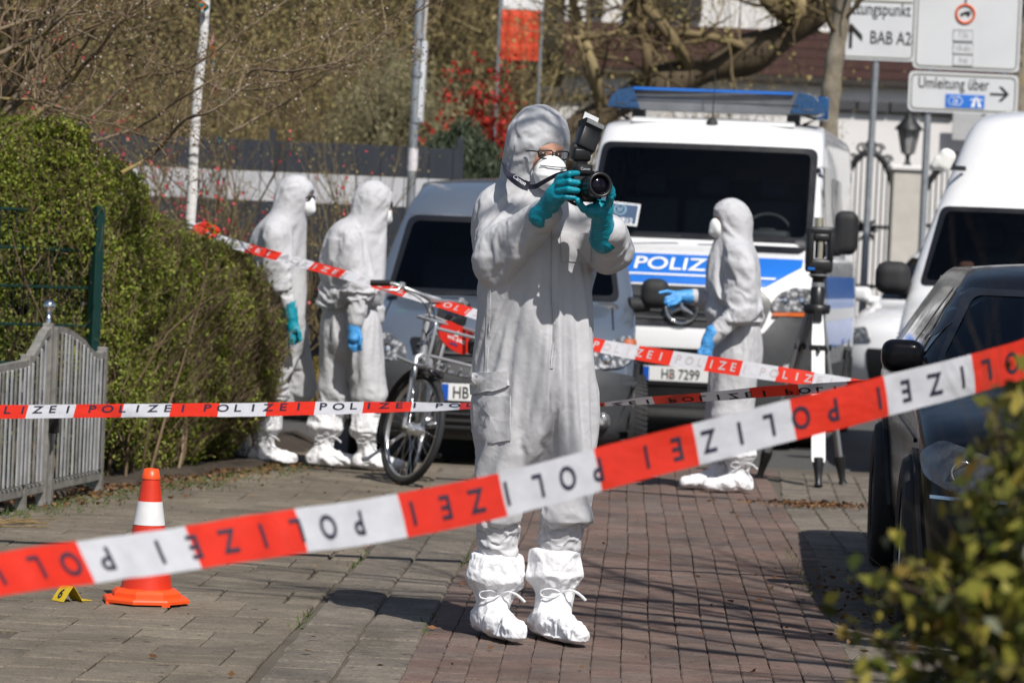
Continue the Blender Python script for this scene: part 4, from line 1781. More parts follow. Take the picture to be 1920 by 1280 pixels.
def banner():
    Y = 46.0
    p0, p1 = at(938, 112, Y), at(1012, 22, Y)
    r = root('orange_banner', 'orange-red mesh banner below a white panel on a frame behind the shrubs', 'banner', ((p0.x + p1.x) / 2, Y, 0))
    w = p1.x - p0.x
    z0, z1 = p0.z, p1.z
    m = mat('orange_red_cloth', (0.62, 0.055, 0.015), 0.7, var=0.15, vscale=12)
    def cloth(b):
        n, k = 14, 10
        V = [(-w / 2 + w * i / n, 0.02 * math.sin(i * 1.3) + 0.015 * math.sin(j * 2.1), z0 + (z1 - z0) * j / k) for i in range(n + 1) for j in range(k + 1)]
        b.add(V, [[i * (k + 1) + j, (i + 1) * (k + 1) + j, (i + 1) * (k + 1) + j + 1, i * (k + 1) + j + 1] for i in range(n) for j in range(k)], None, True)
    part('cloth', m, r, cloth)
    part('white_panel', M_WHITEF, r, lambda b: b.box((0.02, 0.03, z1 + 0.3), (w + 0.03, 0.02, 0.58)))
    for s in (-1, 1):
        part('post', M_STEEL, r, lambda b: b.tube([(s * (w / 2 + 0.03), 0.05, 0), (s * (w / 2 + 0.03), 0.05, z1 + 0.62)], 0.025, 8))


banner()

# trees on the right half of the background
def leaning_tree():
    rng = np.random.default_rng(55)
    base = at(1130, 560, 40)
    base.z = 0
    r = root('leaning_tree', 'thick leaning brown trunk rising from behind the police van to upper right', 'tree', base)
    Y = 40.0
    pl = [(1010, 330), (1130, 215), (1230, 165), (1330, 130), (1420, 95), (1500, 45), (1540, -30), (1555, -120)]
    sp = spline([tuple(at(x, y, Y) - base) for x, y in pl], 30)
    pts = [Vector((0, 0, 0)), Vector(sp[0]) * 0.5] + [Vector(p) for p in sp]
    rad = [0.26, 0.24] + [0.20 + 0.05 * math.sin(i * 0.9) for i in range(30)]
    b = MB()
    b.tube(pts, rad, 12, caps=False)
    b.build('trunk', M_BARK, r)
    limbs, tips = [], []
    for pl, rd in (([(1500, 45), (1440, 5), (1400, -60)], 0.13), ([(1490, 60), (1500, 10), (1480, -80)], 0.10), ([(1420, 100), (1330, 70), (1200, 62), (1060, 75)], 0.06),
                   ([(1300, 140), (1250, 60), (1200, 0), (1180, -60)], 0.09), ([(1130, 215), (1110, 120), (1085, 40), (1060, -40)], 0.075), ([(1200, 180), (1215, 110), (1190, 20), (1170, -60)], 0.085)):
        P = spline([tuple(at(x, y, Y - 0.4 * (i % 2)) - base) for i, (x, y) in enumerate(pl)], 14)
        pts = [Vector(p) for p in P]
        limbs.append((pts, [rd * (1 - 0.55 * i / 13) for i in range(14)], 4))
        for i in range(2, 14):
            for _ in range(2):
                d = Vector((rng.normal(), rng.normal() * 0.6, rng.normal() * 0.7 + 0.2))
                grow(pts[i], d, rng.uniform(0.3, 0.95), rd * 0.28, 2, rng, limbs, 0.7, 0.1, 4, tips, (1, 3), 0.2)
    b = MB()
    limbs_mesh(b, limbs, (3, 3, 4, 5, 8))
    b.build('limbs', M_OLIVETWIG, r, recalc=False)
    T = np.array([tuple(t) for t in tips])
    P = T[rng.integers(0, len(T), 1500)] + rng.normal(size=(1500, 3)) * 0.05
    V, F = leaf_cloud(P, 0.05, 0.7, rng)
    link_mesh('buds', mesh_np('buds', V, F, M_BUDO), r)['kind'] = 'stuff'


leaning_tree()


def slim_trunk(name, label, pl, Y, rads, m):
    base = at(pl[0][0], pl[0][1], Y)
    base = Vector((base.x, Y, 0))
    r = root(name, label, 'tree', base)
    rng = np.random.default_rng(int(pl[0][0]))
    sp = spline([tuple(at(x, y, Y) - base) for x, y in pl], 20)
    pts = [Vector((0, 0, -0.05))] + [Vector(p) for p in sp]
    rr = list(np.interp(np.arange(21), np.linspace(0, 20, len(rads)), rads))
    part('trunk', m, r, lambda b: b.tube(pts, [q * (1 + 0.08 * math.sin(i * 2.1)) for i, q in enumerate(rr)], 10, caps=False))
    limbs = []
    for i in range(12, 20):
        d = Vector((rng.normal(), rng.normal(), 0.5))
        grow(pts[i], d, rng.uniform(0.5, 1.2), rr[i] * 0.3, 2, rng, limbs, 0.6, 0.3, 5, None, (1, 3), 0.15)
    top = pts[-1]
    for _ in range(6):
        grow(top, Vector((rng.normal() * 0.4, rng.normal() * 0.4, 1)), 1.6, rr[-1] * 0.6, 3, rng, limbs, 0.6, 0.3, 5, None, (2, 4), 0.15)
    b = MB()
    limbs_mesh(b, limbs, (3, 3, 4, 6))
    b.build('crown', M_OLIVETWIG, r, recalc=False)


def mottled_bark():
    t = NT('mottled_pale_bark')
    pos = t.n('ShaderNodeNewGeometry').outputs['Position']
    c = t.ramp(t.noise(5, 5, 0.7, pos, (1, 1, 0.6)), [(0.32, (0.13, 0.105, 0.075)), (0.55, (0.25, 0.215, 0.16)), (0.75, (0.34, 0.31, 0.25))])
    y = t.ramp(t.noise(2.6, 4, 0.7, pos), [(0.6, 0.0), (0.7, 0.8)])
    t.base(t.mix(y, c, (0.30, 0.22, 0.05)))
    t.set(Roughness=0.9)
    t.bump(t.noise(25, 4, 0.7, pos), 0.6, 0.02)
    return t.m


M_MOTTLE = mottled_bark()
slim_trunk('street_tree', 'slim pale mottled trunk standing in front of the white arrow sign', [(1548, 420), (1553, 230), (1562, 130), (1572, 60), (1582, -30), (1590, -160)], 34.0, [0.11, 0.10, 0.095, 0.09, 0.085], M_MOTTLE)
slim_trunk('street_tree', 'slim bare trunk behind the flash of the photographer', [(1145, 330), (1130, 210), (1105, 130), (1080, 40), (1065, -60)], 43.0, [0.10, 0.09, 0.075, 0.06, 0.05], M_OLIVETWIG)
slim_trunk('street_tree', 'slim trunk behind the sign boards at the very edge of the road', [(1908, 330), (1912, 200), (1914, 100), (1918, -40)], 38.5, [0.1, 0.095, 0.09, 0.08], M_MOTTLE)


def shade_tree():
    """Bare street tree beside the camera whose branch shadows fall across the bricks."""
    rng = np.random.default_rng(77)
    base = Vector((4.3, 8.6, 0))
    r = root('roadside_tree', 'bare roadside tree whose branches shade the brick lane', 'tree', base)
    limbs = [([Vector((0, 0, 0)), Vector((-0.05, 0, 1.8)), Vector((-0.1, 0.05, 3.4))], [0.17, 0.14, 0.12], 4)]
    for dx, dy, L, rd, z in ((-1.0, 0.15, 2.9, 0.085, 3.3), (-1.0, 0.75, 2.8, 0.075, 3.0), (-1.0, -0.5, 2.5, 0.08, 3.2), (-0.7, 0.95, 2.9, 0.075, 3.4), (-0.3, -1, 2.4, 0.06, 3.3), (-0.8, 0.45, 3.2, 0.09, 3.6), (-1.0, 0.4, 3.0, 0.08, 2.9)):
        grow(Vector((-0.1, 0.03, z)), Vector((dx, dy, 0.42)), L, rd, 3, rng, limbs, 0.55, 0.12, 6, None, (3, 5), 0.12)
    b = MB()
    limbs_mesh(b, limbs[:1])
    b.build('trunk', M_BARK, r, recalc=False)
    b = MB()
    limbs_mesh(b, limbs[1:], (3, 4, 5, 7))
    b.build('crown', M_BARK, r, recalc=False)


shade_tree()


# ================================================================== PEOPLE
def blob_mask(V, c, r):
    d = np.linalg.norm(V - np.asarray(c), axis=1)
    return np.clip(1 - d / r, 0, 1) ** 0.8


def suit_disp(joints, seed, amp=1.0, knee=0.62):
    def f(V):
        Rm = np.array(Matrix.Rotation(0.5, 3, 'Y') @ Matrix.Rotation(0.3, 3, 'X'))
        d = 0.017 * (fold(V, (4.5, 4.5, 1.3), seed, 0.5, 1.0) - 0.6)
        d += 0.010 * (fold(V @ Rm, (8, 8, 3.2), seed + 1, 0.6, 1.0) - 0.6)
        d += 0.0045 * (fold(V @ Rm.T, (17, 17, 9), seed + 7, 0.7, 1.0) - 0.6)
        for c, r, k in joints:
            m = blob_mask(V, c, r)
            d += 1.7 * k * m * (fold(V, (4, 4, 14), seed + 2, 0.7, 1.15) - 0.55)
        m = np.clip((knee - V[:, 2]) / 0.25, 0, 1)
        d += 0.017 * m * (fold(V, (4, 4, 13), seed + 3, 0.8, 1.1) - 0.55)
        return d * amp
    return f


def sculpt_union(prims, k):
    def f(P):
        D = None
        for p in prims:
            d = p(P)
            D = d if D is None else smin(D, d, k)
        return D
    return f


def cone(a, b, ra, rb, sq=None):
    return lambda P: sd_cone(P, a, b, ra, rb, sq)


def ell(c, r, rot=None):
    return lambda P: sd_ell(P, c, r, rot)


def frame_of(f):
    """Rows: sideways, forward, up for a facing direction; returned as column axes."""
    f = Vector(f).normalized()
    t = f.cross(Vector((0, 0, 1))).normalized()
    u = t.cross(f)
    return np.array([[t.x, f.x, u.x], [t.y, f.y, u.y], [t.z, f.z, u.z]])


def shoe_cover(r, heel, toe, ankle, top, rt_, seed, lo_z=0.0, tie=True, h=0.009, ank_r=0.058, foot_r=0.052):
    """White overboot: foot, gathered ankle with a tie, loose cuff."""
    heel, toe, ankle, top = [np.asarray(q, float) for q in (heel, toe, ankle, top)]
    mid = ankle + (top - ankle) * 0.35
    d = toe - heel
    prims = [cone(heel, heel + d * 0.5, foot_r * 1.02, foot_r * 1.05), cone(heel + d * 0.5, toe, foot_r * 1.05, foot_r * 0.72),
             cone(heel + d * 0.22 + np.array([0, 0, 0.03]), ankle, foot_r * 1.05, ank_r), cone(ankle, mid, ank_r, rt_ * 0.98), cone(mid, top, rt_ * 0.98, rt_)]
    base = sculpt_union(prims, 0.025)
    axis = (top - ankle) / np.linalg.norm(top - ankle)
    flat = abs(lo_z) < 0.5

    def fn(P):
        D = base(P)
        D = smax(D, (P - (top - axis * rt_ * 0.1)) @ axis, 0.012)
        if flat:
            D = smax(D, lo_z + 0.004 - P[:, 2], 0.01)
        return D

    def disp(V):
        g = np.exp(-(((V - ankle) @ axis) / 0.035) ** 2)
        w = 0.018 * (fold(V, (7, 7, 3.5), seed, 0.6, 1.0) - 0.6) + 0.010 * (fold(V, (15, 15, 9), seed + 1, 0.8, 1.0) - 0.6)
        ang = np.arctan2((V - ankle)[:, 1], (V - ankle)[:, 0])
        w += -0.010 * g + 0.004 * g * np.sin(ang * 11 + seed)
        if flat:
            w *= np.clip((V[:, 2] - lo_z) / 0.025, 0.05, 1)
        return w
    allp = np.array([heel, toe, ankle, top])
    m = 0.14
    lo, hi = allp.min(0) - m, allp.max(0) + np.array([m, m, 0.04])
    V, Q = surface(fn, lo, hi, h * 1.15)
    V = relax(V, Q, 1, 0.5)
    V = V + vnormals(V, Q) * (disp(V) * 0.8)[:, None]
    pins = np.zeros(len(V))
    pins[np.abs((V - ankle) @ axis) < 0.014] = 1.0
    pins[V[:, 2] < lo_z + 0.02] = 1.0
    pins[(V - top) @ axis > -0.03] = 0.6
    V = drape(V, Q, fn, lo, hi, pins, 10, -0.09, h=0.017, inset=0.012, bend=0.5, m=M_COVER)
    o = link_mesh('shoe_cover', mesh_np('shoe_cover', V, Q, M_COVER, True), r)
    sm = o.modifiers.new('fine', 'SUBSURF')
    sm.levels = sm.render_levels = 1
    if tie:
        b = MB()
        ax = Vector(axis)
        s = ax.orthogonal().normalized()
        w = ax.cross(s)
        b.tube([Vector(ankle) + (s * math.cos(t) + w * math.sin(t)) * (ank_r + 0.001) + Vector((0, 0, 0.004 * math.sin(3 * t))) for t in np.linspace(0, 2 * PI, 24)], 0.004, 6, caps=False)
        kx = Vector(ankle) + Vector((0.02, -ank_r - 0.006, 0))
        lp = spline([tuple(kx), tuple(kx + Vector((-0.035, -0.018, 0.014))), tuple(kx + Vector((-0.07, -0.008, 0.004))), tuple(kx + Vector((-0.066, -0.006, -0.014))), tuple(kx + Vector((-0.03, -0.014, -0.016))), tuple(kx)], 20)
        b.tube(lp, 0.003, 5)
        b.tube(spline([tuple(kx), tuple(kx + Vector((0.03, -0.016, 0.012))), tuple(kx + Vector((0.06, -0.012, 0.0))), tuple(kx + Vector((0.085, -0.004, -0.022)))], 14), [0.0032] * 7 + [0.005] * 7, 5)
        b.build('ankle_tie', M_COVER, r)
    return o


def glove(r, prims, m, h=0.003, k=0.008, seed=1, subs=None):
    f = sculpt_union(prims[0], k)
    fingers = prims[1]

    def fn(P):
        D = f(P)
        for ch in fingers:
            D = smin(D, sculpt_union(ch, 0.003)(P), 0.006)
        return D
    lo, hi = prims[2]
    return sculpt('glove', fn, lo, hi, h, m, r, lambda V: 0.0022 * (fold(V, (40, 40, 60), seed, .5, 2) - 0.35), 1)


def finger(pts, r0=0.0115, r1=0.0092):
    n = len(pts) - 1
    return [cone(pts[i], pts[i + 1], r0 + (r1 - r0) * i / n, r0 + (r1 - r0) * (i + 1) / n) for i in range(n)]


def photographer():
    L = Vector((0.10, 11.82, 0))
    r = root('person', 'person in a grey-white hooded coverall photographing with a flash camera, teal gloves', 'person', L)
    f = np.array([0.5, -0.86, -0.12])
    f /= np.linalg.norm(f)
    A = frame_of(f)
    head = np.array([-0.037, -0.038, 1.675])
    Wd = (1, 1.32, 1)
    prims = [
        cone((-0.03, 0.0, 1.40), (-0.03, 0, 1.06), 0.198, 0.198, Wd),
        cone((-0.025, 0, 1.06), (-0.016, 0, 0.86), 0.20, 0.214, Wd),
        cone((-0.160, 0.01, 1.487), (0.125, 0.01, 1.465), 0.092, 0.090),
        cone((-0.052, 0.01, 1.60), (-0.045, 0.01, 1.50), 0.100, 0.112),
        ell((-0.043, -0.012, 1.700), (0.106, 0.128, 0.132), None),
        ell((-0.035, -0.01, 1.745), (0.090, 0.11, 0.090), None),
        ell((-0.055, 0.03, 1.64), (0.096, 0.10, 0.09), None),
        cone((-0.16, 0.0, 1.475), (-0.172, -0.10, 1.345), 0.088, 0.078),
        cone((-0.172, -0.10, 1.345), (0.0, -0.30, 1.468), 0.080, 0.054),
        cone((0.13, 0.0, 1.45), (0.218, -0.12, 1.375), 0.086, 0.076),
        cone((0.218, -0.12, 1.375), (0.212, -0.27, 1.415), 0.078, 0.060),
        cone((-0.128, 0.005, 0.86), (-0.122, -0.012, 0.50), 0.112, 0.086),
        cone((-0.122, -0.012, 0.50), (-0.115, 0.012, 0.215), 0.086, 0.074),
        cone((0.102, 0.005, 0.86), (0.112, -0.012, 0.50), 0.112, 0.090),
        cone((0.112, -0.012, 0.50), (0.088, 0.012, 0.24), 0.090, 0.075),
    ]
    trunk_ = sculpt_union(prims[:3], 0.05)
    hood_ = sculpt_union(prims[3:7], 0.03)
    base = lambda P: smin(trunk_(P), hood_(P), 0.022)
    armR = sculpt_union(prims[7:9], 0.02)
    armL = sculpt_union(prims[9:11], 0.02)
    legL, legR = sculpt_union(prims[11:13], 0.03), sculpt_union(prims[13:15], 0.03)
    hole_c = head + f * 0.120 + np.array([0, 0, -0.034])

    def fn(P):
        D = base(P)
        D = smin(D, armR(P), 0.028)
        D = smin(D, armL(P), 0.028)
        D = smin(D, smin(legL(P), legR(P), 0.006), 0.035)
        gap = sd_cone(P, (-0.005, -0.2, 0.46), (-0.005, 0.2, 0.46), 0.02, 0.02)
        D = np.where(P[:, 2] < 0.7, smax(D, -(np.abs(P[:, 0] + 0.004) - 0.006 * np.clip((0.72 - P[:, 2]) * 8, 0, 1)), 0.01) * 1.0, D) if False else D
        hole = sd_ell(P, hole_c, (0.074, 0.082, 0.083), A)
        D = smax(D, -hole, 0.012)
        return D
    joints = [((-0.17, -0.1, 1.345), 0.20, 0.020), ((0.22, -0.13, 1.375), 0.17, 0.020), ((-0.16, 0, 1.48), 0.16, 0.016), ((-0.05, -0.05, 1.57), 0.17, 0.014), ((0, 0, 0.72), 0.22, 0.010)]
    dsp = suit_disp(joints, 40, 1.0)

    def disp(V):
        d = dsp(V)
        hm = np.clip((V[:, 2] - 1.62) / 0.05, 0, 1)
        d = d * (1 - 0.55 * hm)
        # gathered elastic round the face opening
        q = V - hole_c
        rr = np.sqrt(((q @ A) / np.array([0.074, 0.082, 0.083])) ** 2 @ np.ones(3))
        an = np.arctan2((q @ A)[:, 2], (q @ A)[:, 0])
        rim = np.exp(-((rr - 1.18) / 0.16) ** 2)
        d += 0.005 * rim * np.sin(an * 17 + 1.5 * np.sin(an * 3))
        return d
    lo, hi = (-0.36, -0.42, 0.12), (0.36, 0.26, 1.88)
    V, Q = surface(fn, lo, hi, 0.0125)
    V = relax(V, Q, 1, 0.5)
    pins = np.zeros(len(V))
    q = (V - hole_c) @ A
    rr = np.sqrt(((q / np.array([0.074, 0.082, 0.083])) ** 2).sum(1))
    pins[rr < 1.25] = 1.0
    for c, rad in (((0.0, -0.30, 1.468), 0.065), ((0.212, -0.27, 1.415), 0.07), ((-0.115, 0.012, 0.19), 0.085), ((0.088, 0.012, 0.215), 0.085)):
        pins[np.linalg.norm(V - np.array(c), axis=1) < rad] = 1.0
    pins[(pins == 0) & (V[:, 2] > 1.62)] = 0.25
    V = V + vnormals(V, Q) * (suit_disp(joints, 40, 0.55)(V))[:, None] * (pins < 0.9)[:, None]
    V = drape(V, Q, fn, lo, hi, pins, 18, -0.065, m=M_SUIT)
    suit = link_mesh('coverall', mesh_np('coverall', V, Q, M_SUIT, True), r)
    sm = suit.modifiers.new('fine', 'SUBSURF')
    sm.levels = sm.render_levels = 1
    bv = bvh_of(suit)

    def pl(pts, Y=11.70):
        return [((at(x, y, Y).x - L.x), at(x, y, Y).z) for x, y in pts]
    kw = dict(axis='front', grid=0.03)
    patch(bv, pl([(1033, 398), (1043, 398), (1045, 480), (1046, 560), (1044, 640), (1038, 690), (1029, 690), (1035, 640), (1036, 560), (1035, 480)]), 'zip_flap', M_SUIT, r, off=0.001, thick=0.006, **kw)
    patch(bv, pl([(888, 742), (958, 742), (957, 824), (925, 830), (890, 824)]), 'thigh_pocket', M_SUIT, r, off=0.001, thick=0.004, **kw)
    patch(bv, pl([(884, 700), (952, 694), (956, 722), (925, 733), (886, 742)]), 'pocket_flap', M_SUIT, r, off=0.004, thick=0.007, **kw)
    patch(bv, pl([(1050, 436), (1108, 438), (1108, 492), (1052, 490)]), 'chest_pocket', M_SUIT, r, off=0.001, thick=0.003, **kw)
    patch(bv, pl([(915, 540), (921, 540), (917, 640), (914, 700), (909, 700), (911, 640)]), 'side_seam', M_SUIT, r, off=0.0, thick=0.003, **kw)
    # head
    def hd(P):
        D = sd_ell(P, head, (0.076, 0.094, 0.112), A)
        fr = head + f * 0.088
        t = A[:, 0]
        D = smin(D, sd_cone(P, fr + np.array([0, 0, 0.012]), fr + f * 0.018 + np.array([0, 0, -0.025]), 0.010, 0.014), 0.012)
        D = smin(D, sd_cone(P, fr - t * 0.045 + np.array([0, 0, 0.026]) - f * .010, fr + t * 0.045 + np.array([0, 0, 0.026]) - f * .010, 0.009, 0.009), 0.012)
        for s in (-1, 1):
            D = smax(D, -sd_ell(P, fr + t * s * 0.032 + f * 0.004 + np.array([0, 0, 0.004]), (0.017, 0.012, 0.011), A), 0.008)
        return D
    sculpt('head', hd, head - 0.14, head + 0.14, 0.005, M_SKIN, r, None, 1)
    def eyes(b):
        for s in (-1, 1):
            c = head + f * 0.081 + A[:, 0] * s * 0.031 + np.array([0, 0, 0.003])
            M = Matrix.Translation(Vector(c))
            b.lathe([(0.0118 * math.sin(t), 0.0118 * math.cos(t)) for t in np.linspace(0.02, PI - 0.02, 10)], 14, M)
    part('eyes', mat('eye', (0.10, 0.075, 0.06), 0.2, var=0.2), r, eyes)
    # half-mask respirator
    mc = head + f * 0.086 + np.array([0, 0, -0.060])
    def mask(P):
        q = (P - mc) @ A
        D = sd_ell(P, mc, (0.060, 0.046, 0.062), A)
        D = smin(D, sd_cone(P, mc + f * 0.020 + np.array([0, 0, 0.040]), mc + f * 0.030 + np.array([0, 0, -0.03]), 0.010, 0.016), 0.03)
        ridge = np.abs(q[:, 2] + 0.004)
        return D - 0.0025 * np.exp(-(ridge / 0.006) ** 2)
    sculpt('respirator_mask', mask, mc - 0.10, mc + 0.10, 0.004, M_MASK, r, lambda V: 0.002 * (fold(V, (30, 30, 18), 3) - .3), 1)
    def glasses(b):
        t, u = Vector(A[:, 0]), Vector((0, 0, 1))
        for s in (-1, 1):
            c = Vector(head + f * 0.108 + A[:, 0] * s * 0.033 + np.array([0, 0, 0.006]))
            pts = [c + t * (0.027 * sx) + u * (0.014 * sz) - Vector(f) * (0.006 * (s * sx > 0)) for sx, sz in ((-1, .6), (-.8, 1), (.8, 1), (1, .6), (.9, -.7), (.6, -1), (-.6, -1), (-.9, -.7))]
            b.tube(pts, 0.0028, 6, closed=True)
            b.tube([c + t * s * 0.027 + u * 0.008, c + t * s * 0.045 - Vector(f) * 0.02 + u * 0.008, c + t * s * 0.052 - Vector(f) * 0.045 + u * 0.004], 0.0026, 6)
        c = Vector(head + f * 0.110 + np.array([0, 0, 0.011]))
        b.tube([c - t * 0.008, c + u * 0.003, c + t * 0.008], 0.0025, 6)
    part('glasses', M_BLACK, r, glasses)
    part('mask_strap', M_INK, r, lambda b: b.tube([Vector(mc + A[:, 0] * s * .055 + np.array([0, 0, .028]) + f * q) for s, q in ((-1, .022), (-.6, .044), (-.2, .056), (.2, .056), (.6, .044), (1, .022))], 0.0018, 5))
    # gloves
    def H(x, y, z):
        return (x, y, z)
    right = ([cone((-0.004, -0.306, 1.472), (0.010, -0.320, 1.488), 0.042, 0.037), cone((0.006, -0.315, 1.482), (0.045, -0.37, 1.545), 0.035, 0.036), cone((0.04, -0.37, 1.53), (0.06, -0.385, 1.59), 0.028, 0.024)],
             [finger([(0.055, -0.400, 1.600), (0.085, -0.432, 1.613), (0.112, -0.412, 1.618)]),
              finger([(0.052, -0.408, 1.580), (0.086, -0.437, 1.588), (0.116, -0.426, 1.586)]),
              finger([(0.05, -0.406, 1.557), (0.084, -0.436, 1.562), (0.115, -0.427, 1.560)]),
              finger([(0.045, -0.398, 1.533), (0.078, -0.426, 1.537), (0.106, -0.420, 1.536)], 0.0105, 0.0085),
              finger([(0.035, -0.345, 1.53), (0.055, -0.318, 1.565), (0.085, -0.312, 1.58)], 0.014, 0.0105)],
             ((-0.09, -0.47, 1.38), (0.15, -0.22, 1.66)))
    glove(r, right, M_TEAL, 0.0033, seed=5).location = (-0.018, 0, -0.016)
    left = ([cone((0.212, -0.268, 1.405), (0.208, -0.30, 1.44), 0.050, 0.042), cone((0.208, -0.30, 1.44), (0.198, -0.36, 1.50), 0.038, 0.036), cone((0.215, -0.35, 1.505), (0.165, -0.39, 1.495), 0.024, 0.024)],
            [finger([(0.222, -0.365, 1.515), (0.232, -0.40, 1.55), (0.222, -0.425, 1.583)]),
             finger([(0.212, -0.385, 1.508), (0.226, -0.425, 1.536), (0.220, -0.45, 1.566)]),
             finger([(0.225, -0.35, 1.52), (0.232, -0.372, 1.565), (0.205, -0.39, 1.604)]),
             finger([(0.222, -0.335, 1.52), (0.222, -0.35, 1.572), (0.178, -0.372, 1.612)], 0.0105, 0.0088),
             finger([(0.172, -0.375, 1.49), (0.138, -0.41, 1.50), (0.116, -0.43, 1.527)], 0.014, 0.0105)],
            ((0.07, -0.50, 1.33), (0.30, -0.20, 1.66)))
    glove(r, left, M_TEAL, 0.0033, seed=9).location = (-0.018, 0, -0.016)
    shoe_cover(r, (-0.150, 0.05, 0.058), (-0.045, -0.225, 0.042), (-0.122, 0.01, 0.150), (-0.117, 0.012, 0.290), 0.092, 3, h=0.0075)
    shoe_cover(r, (0.052, 0.05, 0.058), (0.172, -0.235, 0.042), (0.088, 0.01, 0.165), (0.083, 0.012, 0.318), 0.090, 8, h=0.0075)
    return L


PH = photographer()


def photo_camera(L):
    base = L + Vector((0.107, -0.345, 1.557))
    r = root('photo_camera', 'black camera with lens and upright flash held by the photographer', 'camera', base, R_(20))
    part('body', M_BLACKM, r, lambda b: (b.box((0, 0, 0), (0.142, 0.058, 0.096), bev=0.012, seg=2), b.box((-0.055, -0.03, -0.003), (0.036, 0.04, 0.088), bev=0.012, seg=2), b.box((0.0, -0.008, 0.058), (0.062, 0.06, 0.038), bev=0.012, seg=2)))
    Ml = Matrix.Translation((0.012, -0.02, -0.006)) @ Matrix.Rotation(R_(84), 4, 'X')
    lens = part('lens', M_BLACK, r, lambda b: b.lathe([(0.036, 0), (0.036, 0.03), (0.039, 0.035), (0.039, 0.07), (0.0365, 0.075), (0.0365, 0.105), (0.041, 0.11), (0.042, 0.135), (0.040, 0.137), (0.034, 0.137), (0.031, 0.122), (0.031, 0.12)], 32, Ml))
    part('focus_ring', M_BLACKM, lens, lambda b: [b.box((0.0, 0, 0), (0.003, 0.004, 0.028), Matrix.Identity(3)) if False else b.add([Ml @ Vector(((0.0398 + dr) * math.cos(a + da), (0.0398 + dr) * math.sin(a + da), z)) for z in (0.038, 0.067) for dr, da in ((0, -.05), (0.0014, -.03), (0.0014, .03), (0, .05))], [[0, 1, 5, 4], [1, 2, 6, 5], [2, 3, 7, 6]]) for a in np.linspace(0, 2 * PI, 44)])
    part('front_glass', mat('coated_lens_glass', (0.004, 0.003, 0.007), 0.05, var=0.2, spec=0.3), lens, lambda b: b.lathe([(0.031, 0.121), (0.024, 0.1265), (0.012, 0.130), (0.0005, 0.131)], 28, Ml, close=False))
    part('shutter_dial', M_BLACK, r, lambda b: b.lathe([(0.014, 0.047), (0.014, 0.055), (0.012, 0.057)], 16, Matrix.Translation((0.05, 0.005, 0))))
    part('maker_lettering', M_WHITEF, r, lambda b: None) if False else None
    put_text('maker_lettering', 'Canon', 0.013, Matrix.Translation((0.0, -0.0395, 0.062)), M_WHITEF, r, 0.01)
    # flash unit
    fl = part('flash_foot', M_BLACK, r, lambda b: (b.box((-0.002, 0.004, 0.083), (0.040, 0.036, 0.024), bev=0.003), b.box((-0.004, 0.006, 0.109), (0.064, 0.054, 0.045), bev=0.009, seg=2), b.tube([(-0.035, 0.0, 0.130), (0.035, 0.0, 0.130)], 0.020, 10)))
    T = Matrix.Translation((0.002, 0.0, 0.122)) @ Matrix.Rotation(R_(21), 4, 'Y') @ Matrix.Rotation(R_(-10), 4, 'X')
    hd = part('flash_head', M_BLACK, r, lambda b: (b.box((0, 0, 0.042), (0.070, 0.058, 0.080), None, bev=0.008, seg=2)))
    hd.data.transform(Matrix.Translation((0, 0, 0)))
    hd.matrix_local = T
    b = MB()
    b.add([(-0.030, -0.026, 0.074), (0.030, -0.026, 0.074), (0.030, 0.026, 0.074), (-0.030, 0.026, 0.074), (-0.038, -0.034, 0.102), (0.038, -0.034, 0.102), (0.038, 0.032, 0.102), (-0.038, 0.032, 0.102)],
          [[0, 1, 5, 4], [1, 2, 6, 5], [2, 3, 7, 6], [3, 0, 4, 7], [4, 5, 6, 7], [0, 3, 2, 1]])
    b.build('flash_hood', M_BLACKM, hd)
    gl = mat('flash_diffuser', (0.62, 0.62, 0.57), 0.25, var=0.2, vscale=90)
    part('flash_window', gl, hd, lambda b: (b.box((0, -0.0355, 0.093), (0.066, 0.003, 0.013)), b.box((0, -0.001, 0.1035), (0.066, 0.056, 0.003))))
    part('bounce_card', mat('bounce_card', (0.55, 0.56, 0.56), 0.4, var=0.05), hd, lambda b: b.box((0, 0.026, 0.122), (0.056, 0.0016, 0.036), bev=0.0005))
    part('card_edge', M_BLACK, hd, lambda b: b.tube([(-0.029, 0.026, 0.103), (-0.029, 0.026, 0.141), (0.029, 0.026, 0.141), (0.029, 0.026, 0.103)], 0.0016, 4))
    put_text('flash_mark', 'AF', 0.014, Matrix.Translation((0.004, -0.0205, 0.121)), M_WHITEF, r, 0.0) if False else None
    return r, base


CAMOBJ, CAMB = photo_camera(PH)


